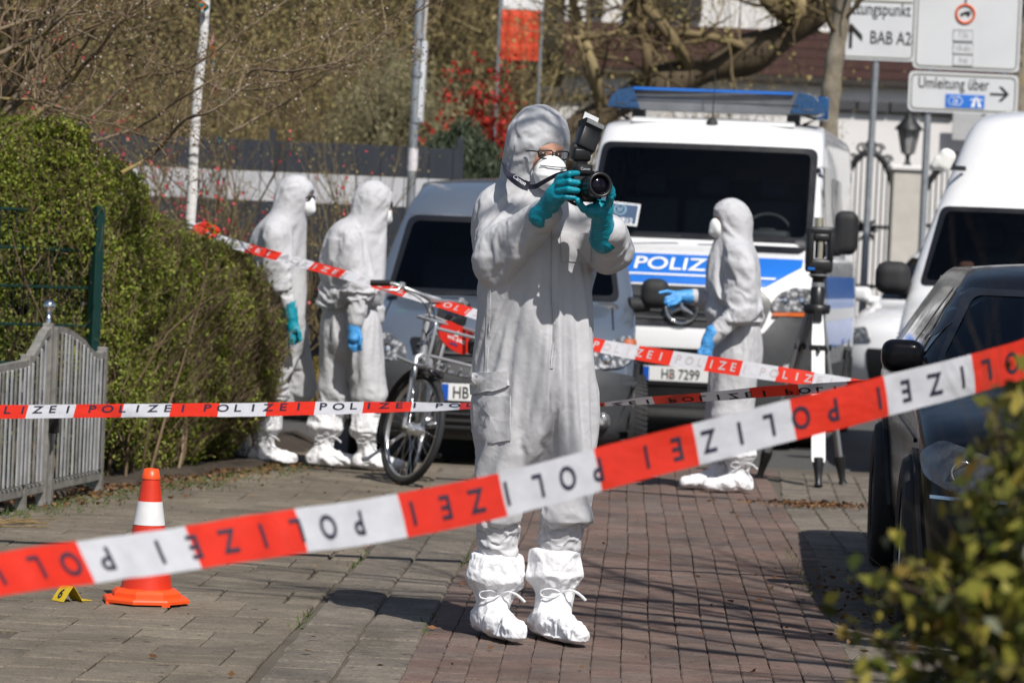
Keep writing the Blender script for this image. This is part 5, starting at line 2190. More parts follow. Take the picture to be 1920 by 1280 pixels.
def strap():
    """Neck strap, lying over the hood collar and running to the camera."""
    inv = Matrix.Rotation(-R_(20), 4, 'Z') @ Matrix.Translation(-CAMB)
    def ribbon(pts, w, name, wd):
        P = spline([tuple(p) for p in pts], 30)
        b = MB()
        V = []
        for i, p in enumerate(P):
            wi = np.interp(i, [0, 29], w) if hasattr(w, '__len__') else w
            d = Vector(P[min(i + 1, 29)] - P[max(i - 1, 0)]).normalized()
            n = Vector((0.35, -0.93, 0.12))
            s = d.cross(n).normalized()
            n2 = s.cross(d).normalized()
            for a, c in ((-1, 0), (1, 0), (1, 1), (-1, 1)):
                V.append(inv @ (Vector(p) + s * (wi * a / 2) + n2 * (0.0018 * c)))
        F = []
        for i in range(29):
            for q in range(4):
                F.append([i * 4 + q, i * 4 + (q + 1) % 4, i * 4 + 4 + (q + 1) % 4, i * 4 + 4 + q])
        F += [[0, 1, 2, 3], [116, 117, 118, 119]]
        b.add(V, F)
        return b.build(name, M_INK, CAMOBJ)
    ribbon([at(946, 312, 11.830), at(951, 322, 11.700), at(962, 334, 11.650), at(978, 345, 11.625), at(992, 350, 11.620)], (0.034, 0.034), 'strap', 0)
    ribbon([at(988, 350, 11.622), at(1003, 350, 11.610), at(1025, 338, 11.570), at(1047, 327, 11.530), at(1072, 322, 11.470)], (0.018, 0.011), 'strap', 0)
    ribbon([at(1064, 374, 11.470), at(1072, 380, 11.490), at(1083, 384, 11.500), at(1094, 381, 11.490)], 0.011, 'strap', 0)
    a, c = at(964, 331, 11.625), at(984, 345, 11.605)
    x = (c - a).normalized()
    n = Vector((0.30, -0.94, 0.14)).normalized()
    z = x.cross(-n).normalized() * -1
    if z.z < 0:
        z = -z
    y = z.cross(x)
    M = Matrix.Translation((a + c) / 2 + n * 0.004) @ Matrix((x, y, z)).transposed().to_4x4()
    put_text('strap_lettering', 'Canon', 0.021, inv @ M, M_WHITEF, CAMOBJ, 0.015)


strap()


def side_person(label, loc, sc, prims, legs, arms, head_c, face, mask_c, hood_r, joints, gloves, shoes, seed, goggles=True, belt=None, ends=()):
    """Figure in white overall seen from the side. Coordinates are relative to loc in metres."""
    r = root('person', label, 'person', loc)
    base = sculpt_union(prims, 0.05)
    lf = [sculpt_union(l, 0.03) for l in legs]
    af = [sculpt_union(a, 0.025) for a in arms]
    f = np.array(face, float)
    f /= np.linalg.norm(f)
    A = frame_of(f)
    hc = np.array(head_c, float)
    hole = hc + f * 0.125 + np.array([0, 0, -0.02])

    def fn(P):
        D = base(P)
        D = smin(D, sd_ell(P, hc, np.array(hood_r) * 0.955, A), 0.024)
        D = smin(D, sd_cone(P, hc + np.array([-0.03 * f[0], 0.0, -0.06]), hc + np.array([-0.055 * f[0], 0.0, -0.19]), 0.088, 0.105), 0.03)
        for g in lf:
            D = smin(D, g(P), 0.03)
        if belt:
            z0, dep, wdt = belt
            D = D + dep * np.exp(-((P[:, 2] - z0 - 0.02 * np.sin(P[:, 0] * 9)) / wdt) ** 2) * (P[:, 2] > 0.6)
        for g in af:
            D = smin(D, g(P), 0.02)
        D = smax(D, -sd_ell(P, hole, (0.070, 0.055, 0.075), A), 0.012)
        return D
    pts = np.array([p for p in joints[0]])
    lo, hi = pts.min(0) - 0.02, pts.max(0) + 0.02
    V, Q = surface(fn, lo, hi, 0.0165)
    V = relax(V, Q, 1, 0.5)
    pins = np.zeros(len(V))
    q = (V - hole) @ A
    pins[np.sqrt(((q / np.array([0.070, 0.055, 0.075])) ** 2).sum(1)) < 1.3] = 1.0
    for c, rad in ends:
        pins[np.linalg.norm(V - np.array(c), axis=1) < rad] = 1.0
    pins[(pins == 0) & (V[:, 2] > hc[2] - 0.04)] = 0.25
    if belt:
        pins[(pins == 0) & (np.abs(V[:, 2] - belt[0]) < 0.02)] = 0.6
    V = V + vnormals(V, Q) * (suit_disp(joints[1], seed, 0.55, 0.75)(V))[:, None] * (pins < 0.9)[:, None]
    V = drape(V, Q, fn, lo, hi, pins, 16, -0.075, h=0.024, m=M_SUIT2)
    so = link_mesh('coverall', mesh_np('coverall', V, Q, M_SUIT2, True), r)
    sm = so.modifiers.new('fine', 'SUBSURF')
    sm.levels = sm.render_levels = 1
    hd = hc + f * 0.008 + np.array([0, 0, -0.015])
    sculpt('head', lambda P: smin(sd_ell(P, hd, (0.074, 0.095, 0.11), A), sd_cone(P, hd + f * .09, hd + f * .108 + np.array([0, 0, -.03]), .01, .014), .012), hd - 0.14, hd + 0.14, 0.009, M_SKIN, r, None, 1)
    mc = np.array(mask_c, float)
    sculpt('respirator_mask', lambda P: smin(sd_ell(P, mc, (0.056, 0.036, 0.060), A), sd_cone(P, mc + f * 0.012 + np.array([0, 0, .035]), mc + f * 0.026 + np.array([0, 0, -.02]), 0.010, 0.018), 0.025), mc - 0.12, mc + 0.12, 0.007, M_MASK, r, None, 1)
    if goggles:
        def gg(b):
            c = Vector(hd + f * 0.098 + np.array([0, 0, 0.02]))
            t = Vector(A[:, 0])
            for s in (-1, 1):
                b.box(c + t * s * 0.034, (0.05, 0.012, 0.032), Matrix((t, Vector(f), Vector((0, 0, 1)))).transposed(), bev=0.004)
                b.tube([c + t * s * 0.06, c + t * s * 0.078 - Vector(f) * 0.04, c + t * s * 0.08 - Vector(f) * 0.075], 0.007, 6)
        part('glasses', M_BLACK, r, gg)
    for g, m in gloves:
        glove(r, g, m, 0.0055, seed=seed)
    for s in shoes:
        shoe_cover(r, *s, h=0.011)
    return r


# person nearest the hedge: striding to the right, near arm hanging, far leg bent back
LA = Vector((-1.445, 21.0, 0))
side_person('person in white overall striding beside the hedge end, one teal glove hanging, mask strap dark', LA, 1,
            [cone((-0.035, 0, 1.36), (-0.01, 0, 1.05), 0.165, 0.150, (1, 1.0, 1)), cone((-0.01, 0, 1.05), (0.03, 0, 0.86), 0.150, 0.150), cone((-0.035, -0.15, 1.43), (-0.03, 0.15, 1.43), 0.09, 0.09), cone((0.02, 0, 1.48), (0.05, 0, 1.56), 0.115, 0.10)],
            [[cone((0.0, -0.08, 0.86), (-0.01, -0.09, 0.50), 0.118, 0.090), cone((-0.01, -0.09, 0.50), (-0.045, -0.08, 0.22), 0.090, 0.078)],
             [cone((0.06, 0.09, 0.86), (0.165, 0.10, 0.52), 0.115, 0.085), cone((0.165, 0.10, 0.52), (-0.12, 0.13, 0.28), 0.085, 0.075)]],
            [[cone((-0.03, -0.19, 1.42), (0.03, -0.23, 1.14), 0.080, 0.064), cone((0.03, -0.23, 1.14), (0.085, -0.24, 0.97), 0.062, 0.050)],
             [cone((-0.03, 0.19, 1.42), (-0.06, 0.24, 1.12), 0.085, 0.07), cone((-0.06, 0.24, 1.12), (0.0, 0.24, 0.92), 0.068, 0.055)]],
            (0.075, -0.005, 1.645), (0.97, -0.22, -0.10), (0.162, -0.028, 1.588), (0.112, 0.132, 0.142),
            ([(-0.30, -0.34, 0.16), (0.32, 0.34, 1.82)], [((0.03, -0.23, 1.14), 0.2, 0.02), ((-0.03, -0.19, 1.42), 0.18, 0.018), ((0.03, 0, 1.53), 0.18, 0.016), ((0, -0.09, 0.5), 0.22, 0.016)]),
            [(([cone((0.08, -0.24, 0.99), (0.098, -0.245, 0.91), 0.048, 0.040), cone((0.098, -0.245, 0.91), (0.112, -0.245, 0.84), 0.036, 0.038)],
               [finger([(0.095 + 0.018 * k, -0.245 + 0.014 * k - .02, 0.815), (0.105 + 0.018 * k, -0.25 + 0.014 * k - .02, 0.775), (0.098 + 0.015 * k, -0.25 + .014 * k - .02, 0.745 + 0.008 * abs(k - 1))], 0.0125, 0.010) for k in range(4)] +
               [finger([(0.13, -0.26, 0.86), (0.152, -0.275, 0.82), (0.150, -0.275, 0.785)], 0.014, 0.011)],
               ((0.0, -0.34, 0.70), (0.22, -0.14, 1.06))), M_TEAL)],
            [((-0.10, -0.08, 0.06), (0.125, -0.085, 0.045), (-0.055, -0.08, 0.17), (-0.045, -0.08, 0.33), 0.098, 3),
             ((-0.235, 0.13, 0.16), (-0.19, 0.12, 0.045), (-0.185, 0.13, 0.235), (-0.06, 0.13, 0.33), 0.085, 4)], 60, ends=(((0.085, -0.24, 0.97), 0.07), ((0.0, 0.24, 0.92), 0.07), ((-0.045, -0.08, 0.19), 0.09), ((-0.12, 0.13, 0.26), 0.09)))

# second person: seen from behind at an angle, blue glove
LB = Vector((-0.985, 20.85, 0))
side_person('person in white overall with elasticated waist walking away right behind the bicycle wheel', LB, 1,
            [cone((-0.01, 0, 1.36), (-0.02, 0, 1.05), 0.185, 0.185, (1, 1.1, 1)), cone((-0.02, 0, 1.05), (-0.01, 0, 0.86), 0.18, 0.17), cone((-0.06, -0.12, 1.41), (0.02, 0.14, 1.42), 0.10, 0.10), cone((0.06, 0, 1.45), (0.09, 0, 1.55), 0.12, 0.10)],
            [[cone((-0.07, 0.04, 0.86), (-0.075, 0.03, 0.50), 0.118, 0.095), cone((-0.075, 0.03, 0.50), (-0.13, 0.03, 0.23), 0.10, 0.085)],
             [cone((0.07, -0.05, 0.86), (0.135, -0.08, 0.50), 0.124, 0.098), cone((0.135, -0.08, 0.50), (0.13, -0.07, 0.22), 0.098, 0.082)]],
            [[cone((-0.02, -0.17, 1.40), (0.055, -0.23, 1.12), 0.084, 0.069), cone((0.055, -0.23, 1.12), (0.035, -0.25, 0.90), 0.068, 0.053)],
             [cone((0.03, 0.19, 1.40), (0.12, 0.24, 1.12), 0.085, 0.07), cone((0.12, 0.24, 1.12), (0.14, 0.22, 0.92), 0.068, 0.055)]],
            (0.10, 0.0, 1.63), (0.93, 0.30, -0.12), (0.178, 0.028, 1.548), (0.114, 0.130, 0.142),
            ([(-0.32, -0.36, 0.16), (0.34, 0.34, 1.80)], [((0.055, -0.23, 1.12), 0.2, 0.02), ((-0.02, -0.17, 1.4), 0.2, 0.018), ((0.09, 0, 1.5), 0.18, 0.016), ((0.13, -0.08, 0.5), 0.22, 0.016), ((-0.02, -0.1, 0.9), 0.2, 0.016)]),
            [(([cone((0.035, -0.25, 0.93), (0.03, -0.255, 0.86), 0.046, 0.040), cone((0.03, -0.255, 0.86), (0.03, -0.26, 0.80), 0.036, 0.038)],
               [finger([(0.0 + 0.02 * k, -0.262, 0.785), (0.012 + 0.02 * k, -0.266, 0.75), (0.022 + 0.018 * k, -0.26, 0.725 + 0.006 * abs(k - 1))], 0.0125, 0.010) for k in range(4)] +
               [finger([(0.06, -0.275, 0.84), (0.075, -0.285, 0.80), (0.07, -0.285, 0.765)], 0.014, 0.011)],
               ((-0.08, -0.36, 0.68), (0.16, -0.16, 1.0))), M_BLUE)],
            [((-0.19, 0.02, 0.062), (0.055, -0.01, 0.045), (-0.135, 0.03, 0.18), (-0.125, 0.03, 0.37), 0.105, 5),
             ((0.09, -0.07, 0.062), (0.33, -0.10, 0.045), (0.125, -0.07, 0.18), (0.13, -0.07, 0.37), 0.10, 6)], 80,
            belt=(0.975, 0.028, 0.03), ends=(((0.035, -0.25, 0.90), 0.07), ((0.14, 0.22, 0.92), 0.07), ((-0.13, 0.03, 0.20), 0.09), ((0.13, -0.07, 0.19), 0.09)))

# third person: facing left, pointing with a blue glove
LC = Vector((1.30, 20.2, 0))
side_person('person in white overall facing left and pointing with a blue glove before the police van', LC, 1,
            [cone((0.0, 0, 1.33), (0.01, 0, 1.05), 0.155, 0.150, (1, 1.0, 1)), cone((0.01, 0, 1.05), (0.02, 0, 0.86), 0.155, 0.155), cone((0.01, -0.14, 1.39), (0.01, 0.14, 1.39), 0.095, 0.095), cone((-0.03, 0, 1.42), (-0.04, 0, 1.52), 0.105, 0.092)],
            [[cone((0.02, -0.07, 0.84), (0.02, -0.08, 0.48), 0.118, 0.095), cone((0.02, -0.08, 0.48), (0.07, -0.07, 0.20), 0.10, 0.085)],
             [cone((0.01, 0.08, 0.84), (-0.02, 0.09, 0.48), 0.12, 0.095), cone((-0.02, 0.09, 0.48), (-0.01, 0.09, 0.20), 0.095, 0.085)]],
            [[cone((0.03, -0.18, 1.37), (0.03, -0.23, 1.10), 0.082, 0.068), cone((0.03, -0.23, 1.10), (-0.13, -0.25, 0.91), 0.066, 0.050)],
             [cone((0.0, 0.18, 1.37), (-0.06, 0.16, 1.13), 0.085, 0.070), cone((-0.06, 0.16, 1.13), (-0.24, 0.06, 1.14), 0.068, 0.052)]],
            (-0.03, 0.0, 1.605), (-0.95, -0.28, -0.16), (-0.125, -0.03, 1.552), (0.106, 0.126, 0.138),
            ([(-0.32, -0.36, 0.14), (0.28, 0.32, 1.78)], [((0.03, -0.23, 1.10), 0.2, 0.02), ((0.03, -0.18, 1.37), 0.18, 0.018), ((-0.03, 0, 1.47), 0.17, 0.016), ((0.02, -0.08, 0.48), 0.2, 0.014)]),
            [(([cone((-0.125, -0.25, 0.94), (-0.155, -0.255, 0.88), 0.050, 0.042), cone((-0.155, -0.255, 0.88), (-0.165, -0.26, 0.82), 0.036, 0.036)],
               [finger([(-0.185 + 0.016 * k, -0.262, 0.80), (-0.19 + 0.016 * k, -0.268, 0.765), (-0.18 + 0.016 * k, -0.262, 0.735)], 0.0125, 0.010) for k in range(4)] +
               [finger([(-0.185, -0.27, 0.86), (-0.205, -0.28, 0.82), (-0.2, -0.28, 0.785)], 0.014, 0.011)],
               ((-0.30, -0.36, 0.68), (-0.04, -0.16, 1.02))), M_BLUE),
             (([cone((-0.25, 0.055, 1.14), (-0.285, 0.04, 1.142), 0.046, 0.038), cone((-0.285, 0.04, 1.142), (-0.335, 0.02, 1.14), 0.036, 0.034)],
               [finger([(-0.355, 0.01, 1.162), (-0.395, -0.002, 1.168), (-0.44, -0.012, 1.158)], 0.0125, 0.010),
                finger([(-0.36, 0.0, 1.142), (-0.40, -0.012, 1.128), (-0.405, -0.012, 1.098)], 0.0125, 0.010),
                finger([(-0.355, -0.005, 1.125), (-0.39, -0.015, 1.105), (-0.382, -0.012, 1.076)], 0.0125, 0.010),
                finger([(-0.345, -0.005, 1.11), (-0.37, -0.012, 1.088), (-0.358, -0.01, 1.064)], 0.0115, 0.0095),
                finger([(-0.32, -0.01, 1.12), (-0.345, -0.035, 1.10), (-0.37, -0.04, 1.09)], 0.014, 0.011)],
               ((-0.50, -0.12, 1.02), (-0.16, 0.14, 1.24))), M_BLUE)],
            [((0.105, -0.07, 0.062), (-0.10, -0.13, 0.045), (0.07, -0.07, 0.17), (0.065, -0.07, 0.33), 0.095, 7),
             ((-0.01, 0.08, 0.062), (-0.235, 0.04, 0.045), (-0.01, 0.09, 0.17), (-0.01, 0.09, 0.33), 0.092, 8)], 120, goggles=False,
            belt=(0.985, 0.016, 0.022), ends=(((-0.13, -0.25, 0.91), 0.07), ((-0.24, 0.06, 1.14), 0.07), ((0.07, -0.07, 0.17), 0.09), ((-0.01, 0.09, 0.17), 0.09)))


# ================================================================== VEHICLES
def car_body(name, prof, L, m, parent, rows=84, nphi=45, nside=14):
    """prof rows: (front y, z, half width, corner depth, roundness, crown, bow)."""
    P = spline(prof, rows)
    V, F = [], []
    for (fy, z, w, D, n, cr, bw) in P:
        ring = []
        for j in range(nphi):
            a = -PI / 2 + PI * j / (nphi - 1)
            sx, cx = math.sin(a), abs(math.cos(a))
            x = w * math.copysign(abs(sx) ** (2 / n), sx)
            y = fy + bw * (x / w) ** 2 + D * (1 - cx ** (2 / n))
            ring.append((x, min(y, L), z + cr * (1 - (x / w) ** 2)))
        y0 = min(L, fy + D + bw)
        left = [(-w, L + (y0 - L) * k / nside, z) for k in range(nside)]
        right = [(w, y0 + (L - y0) * (k + 1) / nside, z) for k in range(nside)]
        V.append(left + ring + right)
    k = len(V[0])
    verts = [p for r in V for p in r]
    for i in range(len(V) - 1):
        for j in range(k - 1):
            F.append([i * k + j, i * k + j + 1, (i + 1) * k + j + 1, (i + 1) * k + j])
        F.append([i * k + k - 1, i * k, (i + 1) * k, (i + 1) * k + k - 1])
    F.append([(len(V) - 1) * k + j for j in range(k)])
    F.append([j for j in range(k)][::-1])
    b = MB()
    b.add(verts, F, None, True)
    return b.build(name, m, parent, recalc=True)


def wheel(parent, x, y, rad, wid, side, steer=0.0, rim=None, tread=True):
    w = bpy.data.objects.new('wheel', None)
    M = Matrix.Rotation(PI / 2, 4, 'Y')
    b = MB()
    h = wid / 2
    b.lathe([(rad * 0.66, -h * 0.9), (rad * 0.80, -h), (rad * 0.95, -h * 0.92), (rad, -h * 0.7), (rad, h * 0.7), (rad * 0.95, h * 0.92), (rad * 0.80, h), (rad * 0.66, h * 0.9)], 40, M, close=False)
    for k in range(56 if tread else 0):          # tread blocks
        a = 2 * PI * k / 56
        for s, sk in ((-0.5, 0.03), (0.5, -0.03)):
            c = Vector((s * wid * 0.62, rad * 0.999 * math.cos(a + sk), rad * 0.999 * math.sin(a + sk)))
            b.box(c, (wid * 0.42, 0.026 * rad / 0.3, 0.006), Matrix.Rotation(a - PI / 2 + sk, 3, 'X') @ Matrix.Rotation(sk * 9, 3, 'Z'))
    o = b.build('wheel', M_RUBBER, parent)
    o.location = (x, y, rad)
    o.rotation_euler = (0, 0, steer)
    r = MB()
    s = side
    r.lathe([(rad * 0.67, s * h * 0.86), (rad * 0.62, s * h * 0.80), (rad * 0.6, s * h * 0.35), (rad * 0.2, s * h * 0.3), (rad * 0.16, s * h * 0.6), (0.001, s * h * 0.62)], 32, M, close=False)
    for k in range(5):
        a = 2 * PI * k / 5
        r.box((s * h * 0.55, rad * 0.40 * math.cos(a), rad * 0.40 * math.sin(a)), (0.03, rad * 0.46, rad * 0.16), Matrix.Rotation(a, 3, 'X'), bev=0.006)
    r.build('rim', rim or M_ALU, o)
    return o


M_LENS = None


def lamp_glass():
    t = NT('headlamp_glass')
    co = t.coord()
    v = t.n('ShaderNodeTexVoronoi')
    v.inputs['Scale'].default_value = 26
    t.l(co, v.inputs['Vector'])
    c = t.ramp(v.outputs['Distance'], [(0.0, (0.85, 0.85, 0.83)), (0.3, (0.45, 0.45, 0.45)), (0.6, (0.12, 0.12, 0.125))])
    t.base(c)
    t.set(Roughness=0.12, Metallic=0.25)
    t.p.inputs['Coat Weight'].default_value = 1.0
    return t.m


M_LENS = lamp_glass()
M_AMBER = mat('amber_lens', (0.55, 0.12, 0.02), 0.2, coat=1.0)
M_BLUEL = mat('blue_beacon_lens', (0.008, 0.06, 0.17), 0.1, var=0.7, vscale=60, coat=1.0)
M_BARG = mat('grey_beacon_panel', (0.16, 0.165, 0.175), 0.22, var=0.2, vscale=8, coat=0.6)
M_PLATE = mat('plate_white', (0.78, 0.78, 0.77), 0.4, var=0.03)
M_PLBLUE = mat('plate_blue', (0.01, 0.09, 0.45), 0.4, var=0.05)


def number_plate(parent, x, z, y, txt, shift=0.0, w=0.52):
    def plate(b):
        b.box((x, y, z), (w, 0.008, 0.11), bev=0.003)
    p = part('number_plate', M_PLATE, parent, plate)
    part('plate_holder', M_BLACK, parent, lambda b: b.box((x, y + 0.012, z - 0.012), (w + 0.03, 0.016, 0.15), bev=0.005))
    part('country_strip', M_PLBLUE, p, lambda b: b.box((x - w / 2 + 0.024, y - 0.0035, z), (0.042, 0.004, 0.102)))
    put_text('plate_lettering', txt, 0.105, Matrix.Translation((x + shift, y - 0.0062, z)), mat('plate_ink', (0.02, 0.025, 0.015), 0.5), p, 0.012, 0.78)
    return p


def mirror(parent, x, y, z, w, h, side, m=None, arm=True, arm_to=None):
    m = m or M_BLACKM
    c = np.array((x, y, z))
    o = sculpt('wing_mirror', lambda P: sd_box(P, c, (w / 2, 0.075, h / 2), min(w, h) * 0.36), c - np.array([w, .2, h]) * 0.8, c + np.array([w, .2, h]) * 0.8, 0.012, m, parent, None, 2)
    if arm:
        a = arm_to or (x - side * (w / 2 + 0.12), y + 0.05, z - h * 0.42)
        b = MB()
        b.tube([(x - side * w * 0.2, y + 0.02, z - h * 0.40), a], [0.045, 0.055], 8)
        b.build('mirror_arm', m, o)
    return o


def side_window(bvh, parent, poly, sgn, name='side_window', m=None):
    return patch(bvh, poly, name, m or M_GLASS, parent, axis='side', sgn=sgn, off=0.004, grid=0.12)


def screen_glass():
    t = NT('tinted_windscreen')
    out = t.t.nodes['Material Output']
    tr = t.n('ShaderNodeBsdfTransparent')
    tr.inputs['Color'].default_value = (0.62, 0.66, 0.67, 1)
    gl = t.n('ShaderNodeBsdfGlossy')
    gl.inputs['Roughness'].default_value = 0.015
    gl.inputs['Color'].default_value = (0.55, 0.58, 0.62, 1)
    fr = t.n('ShaderNodeFresnel')
    fr.inputs['IOR'].default_value = 1.42
    mx = t.n('ShaderNodeMixShader')
    t.l(fr.outputs[0], mx.inputs[0])
    t.l(tr.outputs[0], mx.inputs[1])
    t.l(gl.outputs[0], mx.inputs[2])
    t.l(mx.outputs[0], out.inputs[0])
    return t.m


M_SCREEN = screen_glass()
M_CABIN = mat('cabin_plastic', (0.045, 0.047, 0.05), 0.6, var=0.2, bump=0.1, bscale=200)
M_CLOTH = mat('seat_cloth', (0.05, 0.052, 0.062), 0.85, var=0.25, vscale=30)


def inside(p, poly):
    r = False
    k = len(poly)
    for i in range(k):
        (x0, z0), (x1, z1) = poly[i], poly[(i + 1) % k]
        if (z0 > p[1]) != (z1 > p[1]) and p[0] < (x1 - x0) * (p[1] - z0) / (z1 - z0) + x0:
            r = not r
    return r


def glaze(body, bv, r, poly, rad, ymax, border=0.045):
    """Cut the body open behind a windscreen, fit the pane and its black surround."""
    outer = round_poly(poly, rad)
    cx, cz = sum(p[0] for p in poly) / len(poly), sum(p[1] for p in poly) / len(poly)
    inner_c = [(p[0] - math.copysign(border, p[0] - cx), p[1] - math.copysign(border * 0.9, p[1] - cz)) for p in poly]
    hole = [(p[0] - math.copysign(border * 0.4, p[0] - cx), p[1] - math.copysign(border * 0.4, p[1] - cz)) for p in poly]
    bm = bmesh.new()
    bm.from_mesh(body.data)
    kill = [f for f in bm.faces if f.calc_center_median().y < ymax and inside((f.calc_center_median().x, f.calc_center_median().z), hole) and all(inside((v.co.x, v.co.z), outer) for v in f.verts)]
    bmesh.ops.delete(bm, geom=kill, context='FACES')
    bm.to_mesh(body.data)
    bm.free()
    w = patch(bv, outer, 'windscreen', M_SCREEN, r, off=0.004, grid=0.07)
    inner = round_poly(inner_c, rad * 0.8)
    k = len(outer)
    V = outer + inner
    F = [[i, (i + 1) % k, k + (i + 1) % k, k + i] for i in range(k)]
    project(bv, V, F, 'windscreen_surround', M_BLACK, w, off=0.007, grid=0.07)
    return w


def cabin(r, w, yd, zd, seats, zs, ys, drv, rear=True, k=1.0):
    """Dashboard, steering wheel and seats seen through the windscreen."""
    part('dashboard', M_CABIN, r, lambda b: (b.box((0, yd, zd - 0.14), (2 * w, 0.5, 0.26), bev=0.05, seg=2), b.box((drv, yd + 0.1, zd + 0.0), (0.42, 0.22, 0.12), bev=0.04, seg=2)))
    c = Vector((drv, yd + 0.42, zd + 0.02))
    T = Matrix.Translation(c) @ Matrix.Rotation(R_(62), 4, 'X')
    part('steering_wheel', M_CABIN, r, lambda b: (b.tube([T @ Vector((0.19 * math.cos(t), 0.19 * math.sin(t), 0)) for t in np.linspace(0, 2 * PI, 33)[:-1]], 0.017, 8, closed=True), b.box(c, (0.16, 0.06, 0.12), bev=0.03, seg=2), b.tube([T @ Vector((-0.18, 0, 0)), T @ Vector((0.18, 0, 0))], 0.016, 6)))
    for x in seats:
        s = part('seat', M_CLOTH, r, lambda b: (b.box((x, ys, zs), (0.46, 0.14, 0.70 * k), Matrix.Rotation(R_(-10), 3, 'X'), bev=0.05, seg=2), b.box((x, ys - 0.25, zs - 0.36), (0.46, 0.5, 0.14), bev=0.04, seg=2)))
        part('headrest', M_CLOTH, s, lambda b: b.box((x, ys + 0.07, zs + 0.46 * k), (0.26, 0.10, 0.19 * k), bev=0.04, seg=2))
    if rear:
        part('bulkhead', M_CABIN, r, lambda b: b.box((0, ys + 0.9, zs - 0.05), (1.5 * w, 0.04, 1.15 * k)))


# ---------------------------------------------------------------- police van
def police_van():
    p = at(1265, 700, 25.4)
    r = root('police_van', 'white police van with blue bonnet stripe and roof light bar, facing the camera', 'van', (p.x + 0.03, 25.4, -0.02), -R_(9))
    L = 5.3
    prof = [(0.12, 0.22, 0.88, 0.30, 3.4, 0, 0.05), (0.02, 0.30, 0.94, 0.34, 3.4, 0, 0.05), (0.0, 0.55, 0.965, 0.38, 3.2, 0, 0.05), (0.0, 0.80, 0.975, 0.40, 3.0, 0, 0.06), (0.05, 0.98, 0.98, 0.42, 3.0, 0, 0.06), (0.09, 1.14, 0.98, 0.46, 2.8, 0.0, 0.07),
            (0.15, 1.24, 0.975, 0.48, 2.8, 0.01, 0.07), (0.26, 1.33, 0.97, 0.46, 2.9, 0.02, 0.07), (0.48, 1.43, 0.965, 0.40, 3.0, 0.02, 0.07), (0.72, 1.515, 0.955, 0.34, 3.2, 0.02, 0.08), (0.90, 1.68, 0.94, 0.30, 3.4, 0.01, 0.08), (1.10, 1.92, 0.915, 0.26, 3.6, 0.01, 0.08),
            (1.34, 2.22, 0.90, 0.24, 3.6, 0.01, 0.08), (1.48, 2.37, 0.885, 0.24, 3.6, 0.02, 0.08), (1.64, 2.46, 0.865, 0.24, 3.4, 0.03, 0.06), (2.1, 2.515, 0.83, 0.2, 3, 0.035, 0.04), (3.0, 2.535, 0.79, 0.2, 3, 0.035, 0), (4.3, 2.54, 0.75, 0.2, 3, 0.035, 0), (5.1, 2.53, 0.73, 0.15, 3, 0.035, 0)]
    body = car_body('body', prof, L, M_WHITEP, r)
    bv = bvh_of(body)
    # glass
    glaze(body, bv, r, [(-0.875, 1.555), (0.875, 1.555), (0.85, 2.31), (-0.85, 2.31)], 0.07, 2.0, 0.05)
    cabin(r, 0.86, 1.12, 1.60, (-0.5, 0.0, 0.5), 1.55, 1.95, 0.48)
    patch(bv, round_poly([(0.30, 1.475), (0.80, 1.475), (0.86, 1.53), (0.30, 1.53)], 0.02), 'scuttle_panel', M_BLACK, r, off=0.004, grid=0.09)
    side_window(bv, r, round_poly([(1.22, 1.50), (1.55, 1.50), (1.55, 2.18), (1.44, 2.16)], 0.04), 1)
    side_window(bv, r, round_poly([(1.62, 1.46), (2.25, 1.44), (2.25, 2.18), (1.62, 2.18)], 0.05), 1)
    side_window(bv, r, round_poly([(2.5, 1.46), (3.8, 1.46), (3.8, 2.12), (2.5, 2.12)], 0.05), 1)
    patch(bv, [(1.3, 0.75), (5.1, 0.75), (5.1, 1.32), (1.2, 1.32)], 'side_stripe', M_BLUEF, r, axis='side', sgn=1, off=0.003, grid=0.15)
    patch(bv, [(1.3, 0.97), (5.1, 0.97), (5.1, 1.06), (1.3, 1.06)], 'side_line', M_WHITEF, r, axis='side', sgn=1, off=0.005, grid=0.15)
    patch(bv, [(0.5, 0.28), (5.1, 0.28), (5.1, 0.62), (0.5, 0.62)], 'side_skirt', M_GREYPL, r, axis='side', sgn=1, off=0.012, thick=0.012, grid=0.15)
    # bonnet stripe and words
    patch(bv, [(-0.55, 1.215), (0.60, 1.215), (0.84, 1.375), (0.84, 1.435), (-0.76, 1.435), (-0.70, 1.30)], 'bonnet_stripe', M_BLUEF, r, off=0.003, grid=0.03)
    patch(bv, [(-0.55, 1.272), (0.66, 1.272), (0.67, 1.284), (-0.55, 1.284)], 'bonnet_line', M_WHITEF, r, off=0.009, grid=0.03)
    V, F = text_geo('POLIZEI', 0.135, 0.012, 1.5)
    project(bv, [(x - 0.06, z * 0.95 + 1.358) for x, z in V], F, 'bonnet_lettering', M_WHITEF, r, off=0.010, grid=0.03)
    # grille and emblem
    patch(bv, round_poly([(-0.60, 0.90), (0.60, 0.90), (0.66, 1.10), (0.58, 1.195), (-0.58, 1.195), (-0.66, 1.10)], 0.05), 'grille', M_BLACK, r, off=0.006, thick=0.01, grid=0.08)
    for z in (0.945, 1.0, 1.055, 1.11):
        patch(bv, [(-0.57, z), (0.57, z), (0.57, z + 0.014), (-0.57, z + 0.014)], 'grille_slat', M_GREYPL, r, off=0.016, thick=0.012, grid=0.08)
    def star(b):
        c = Vector((0, -0.005, 1.045))
        b.tube([c + Vector((0.118 * math.cos(t), 0, 0.118 * math.sin(t))) for t in np.linspace(0, 2 * PI, 40)[:-1]], 0.011, 8, closed=True)
        for k in range(3):
            a = PI / 2 + 2 * PI * k / 3
            b.tube([c, c + Vector((0.112 * math.cos(a), 0, 0.112 * math.sin(a)))], [0.02, 0.004], 6)
    part('star_emblem', M_CHROME, r, star)
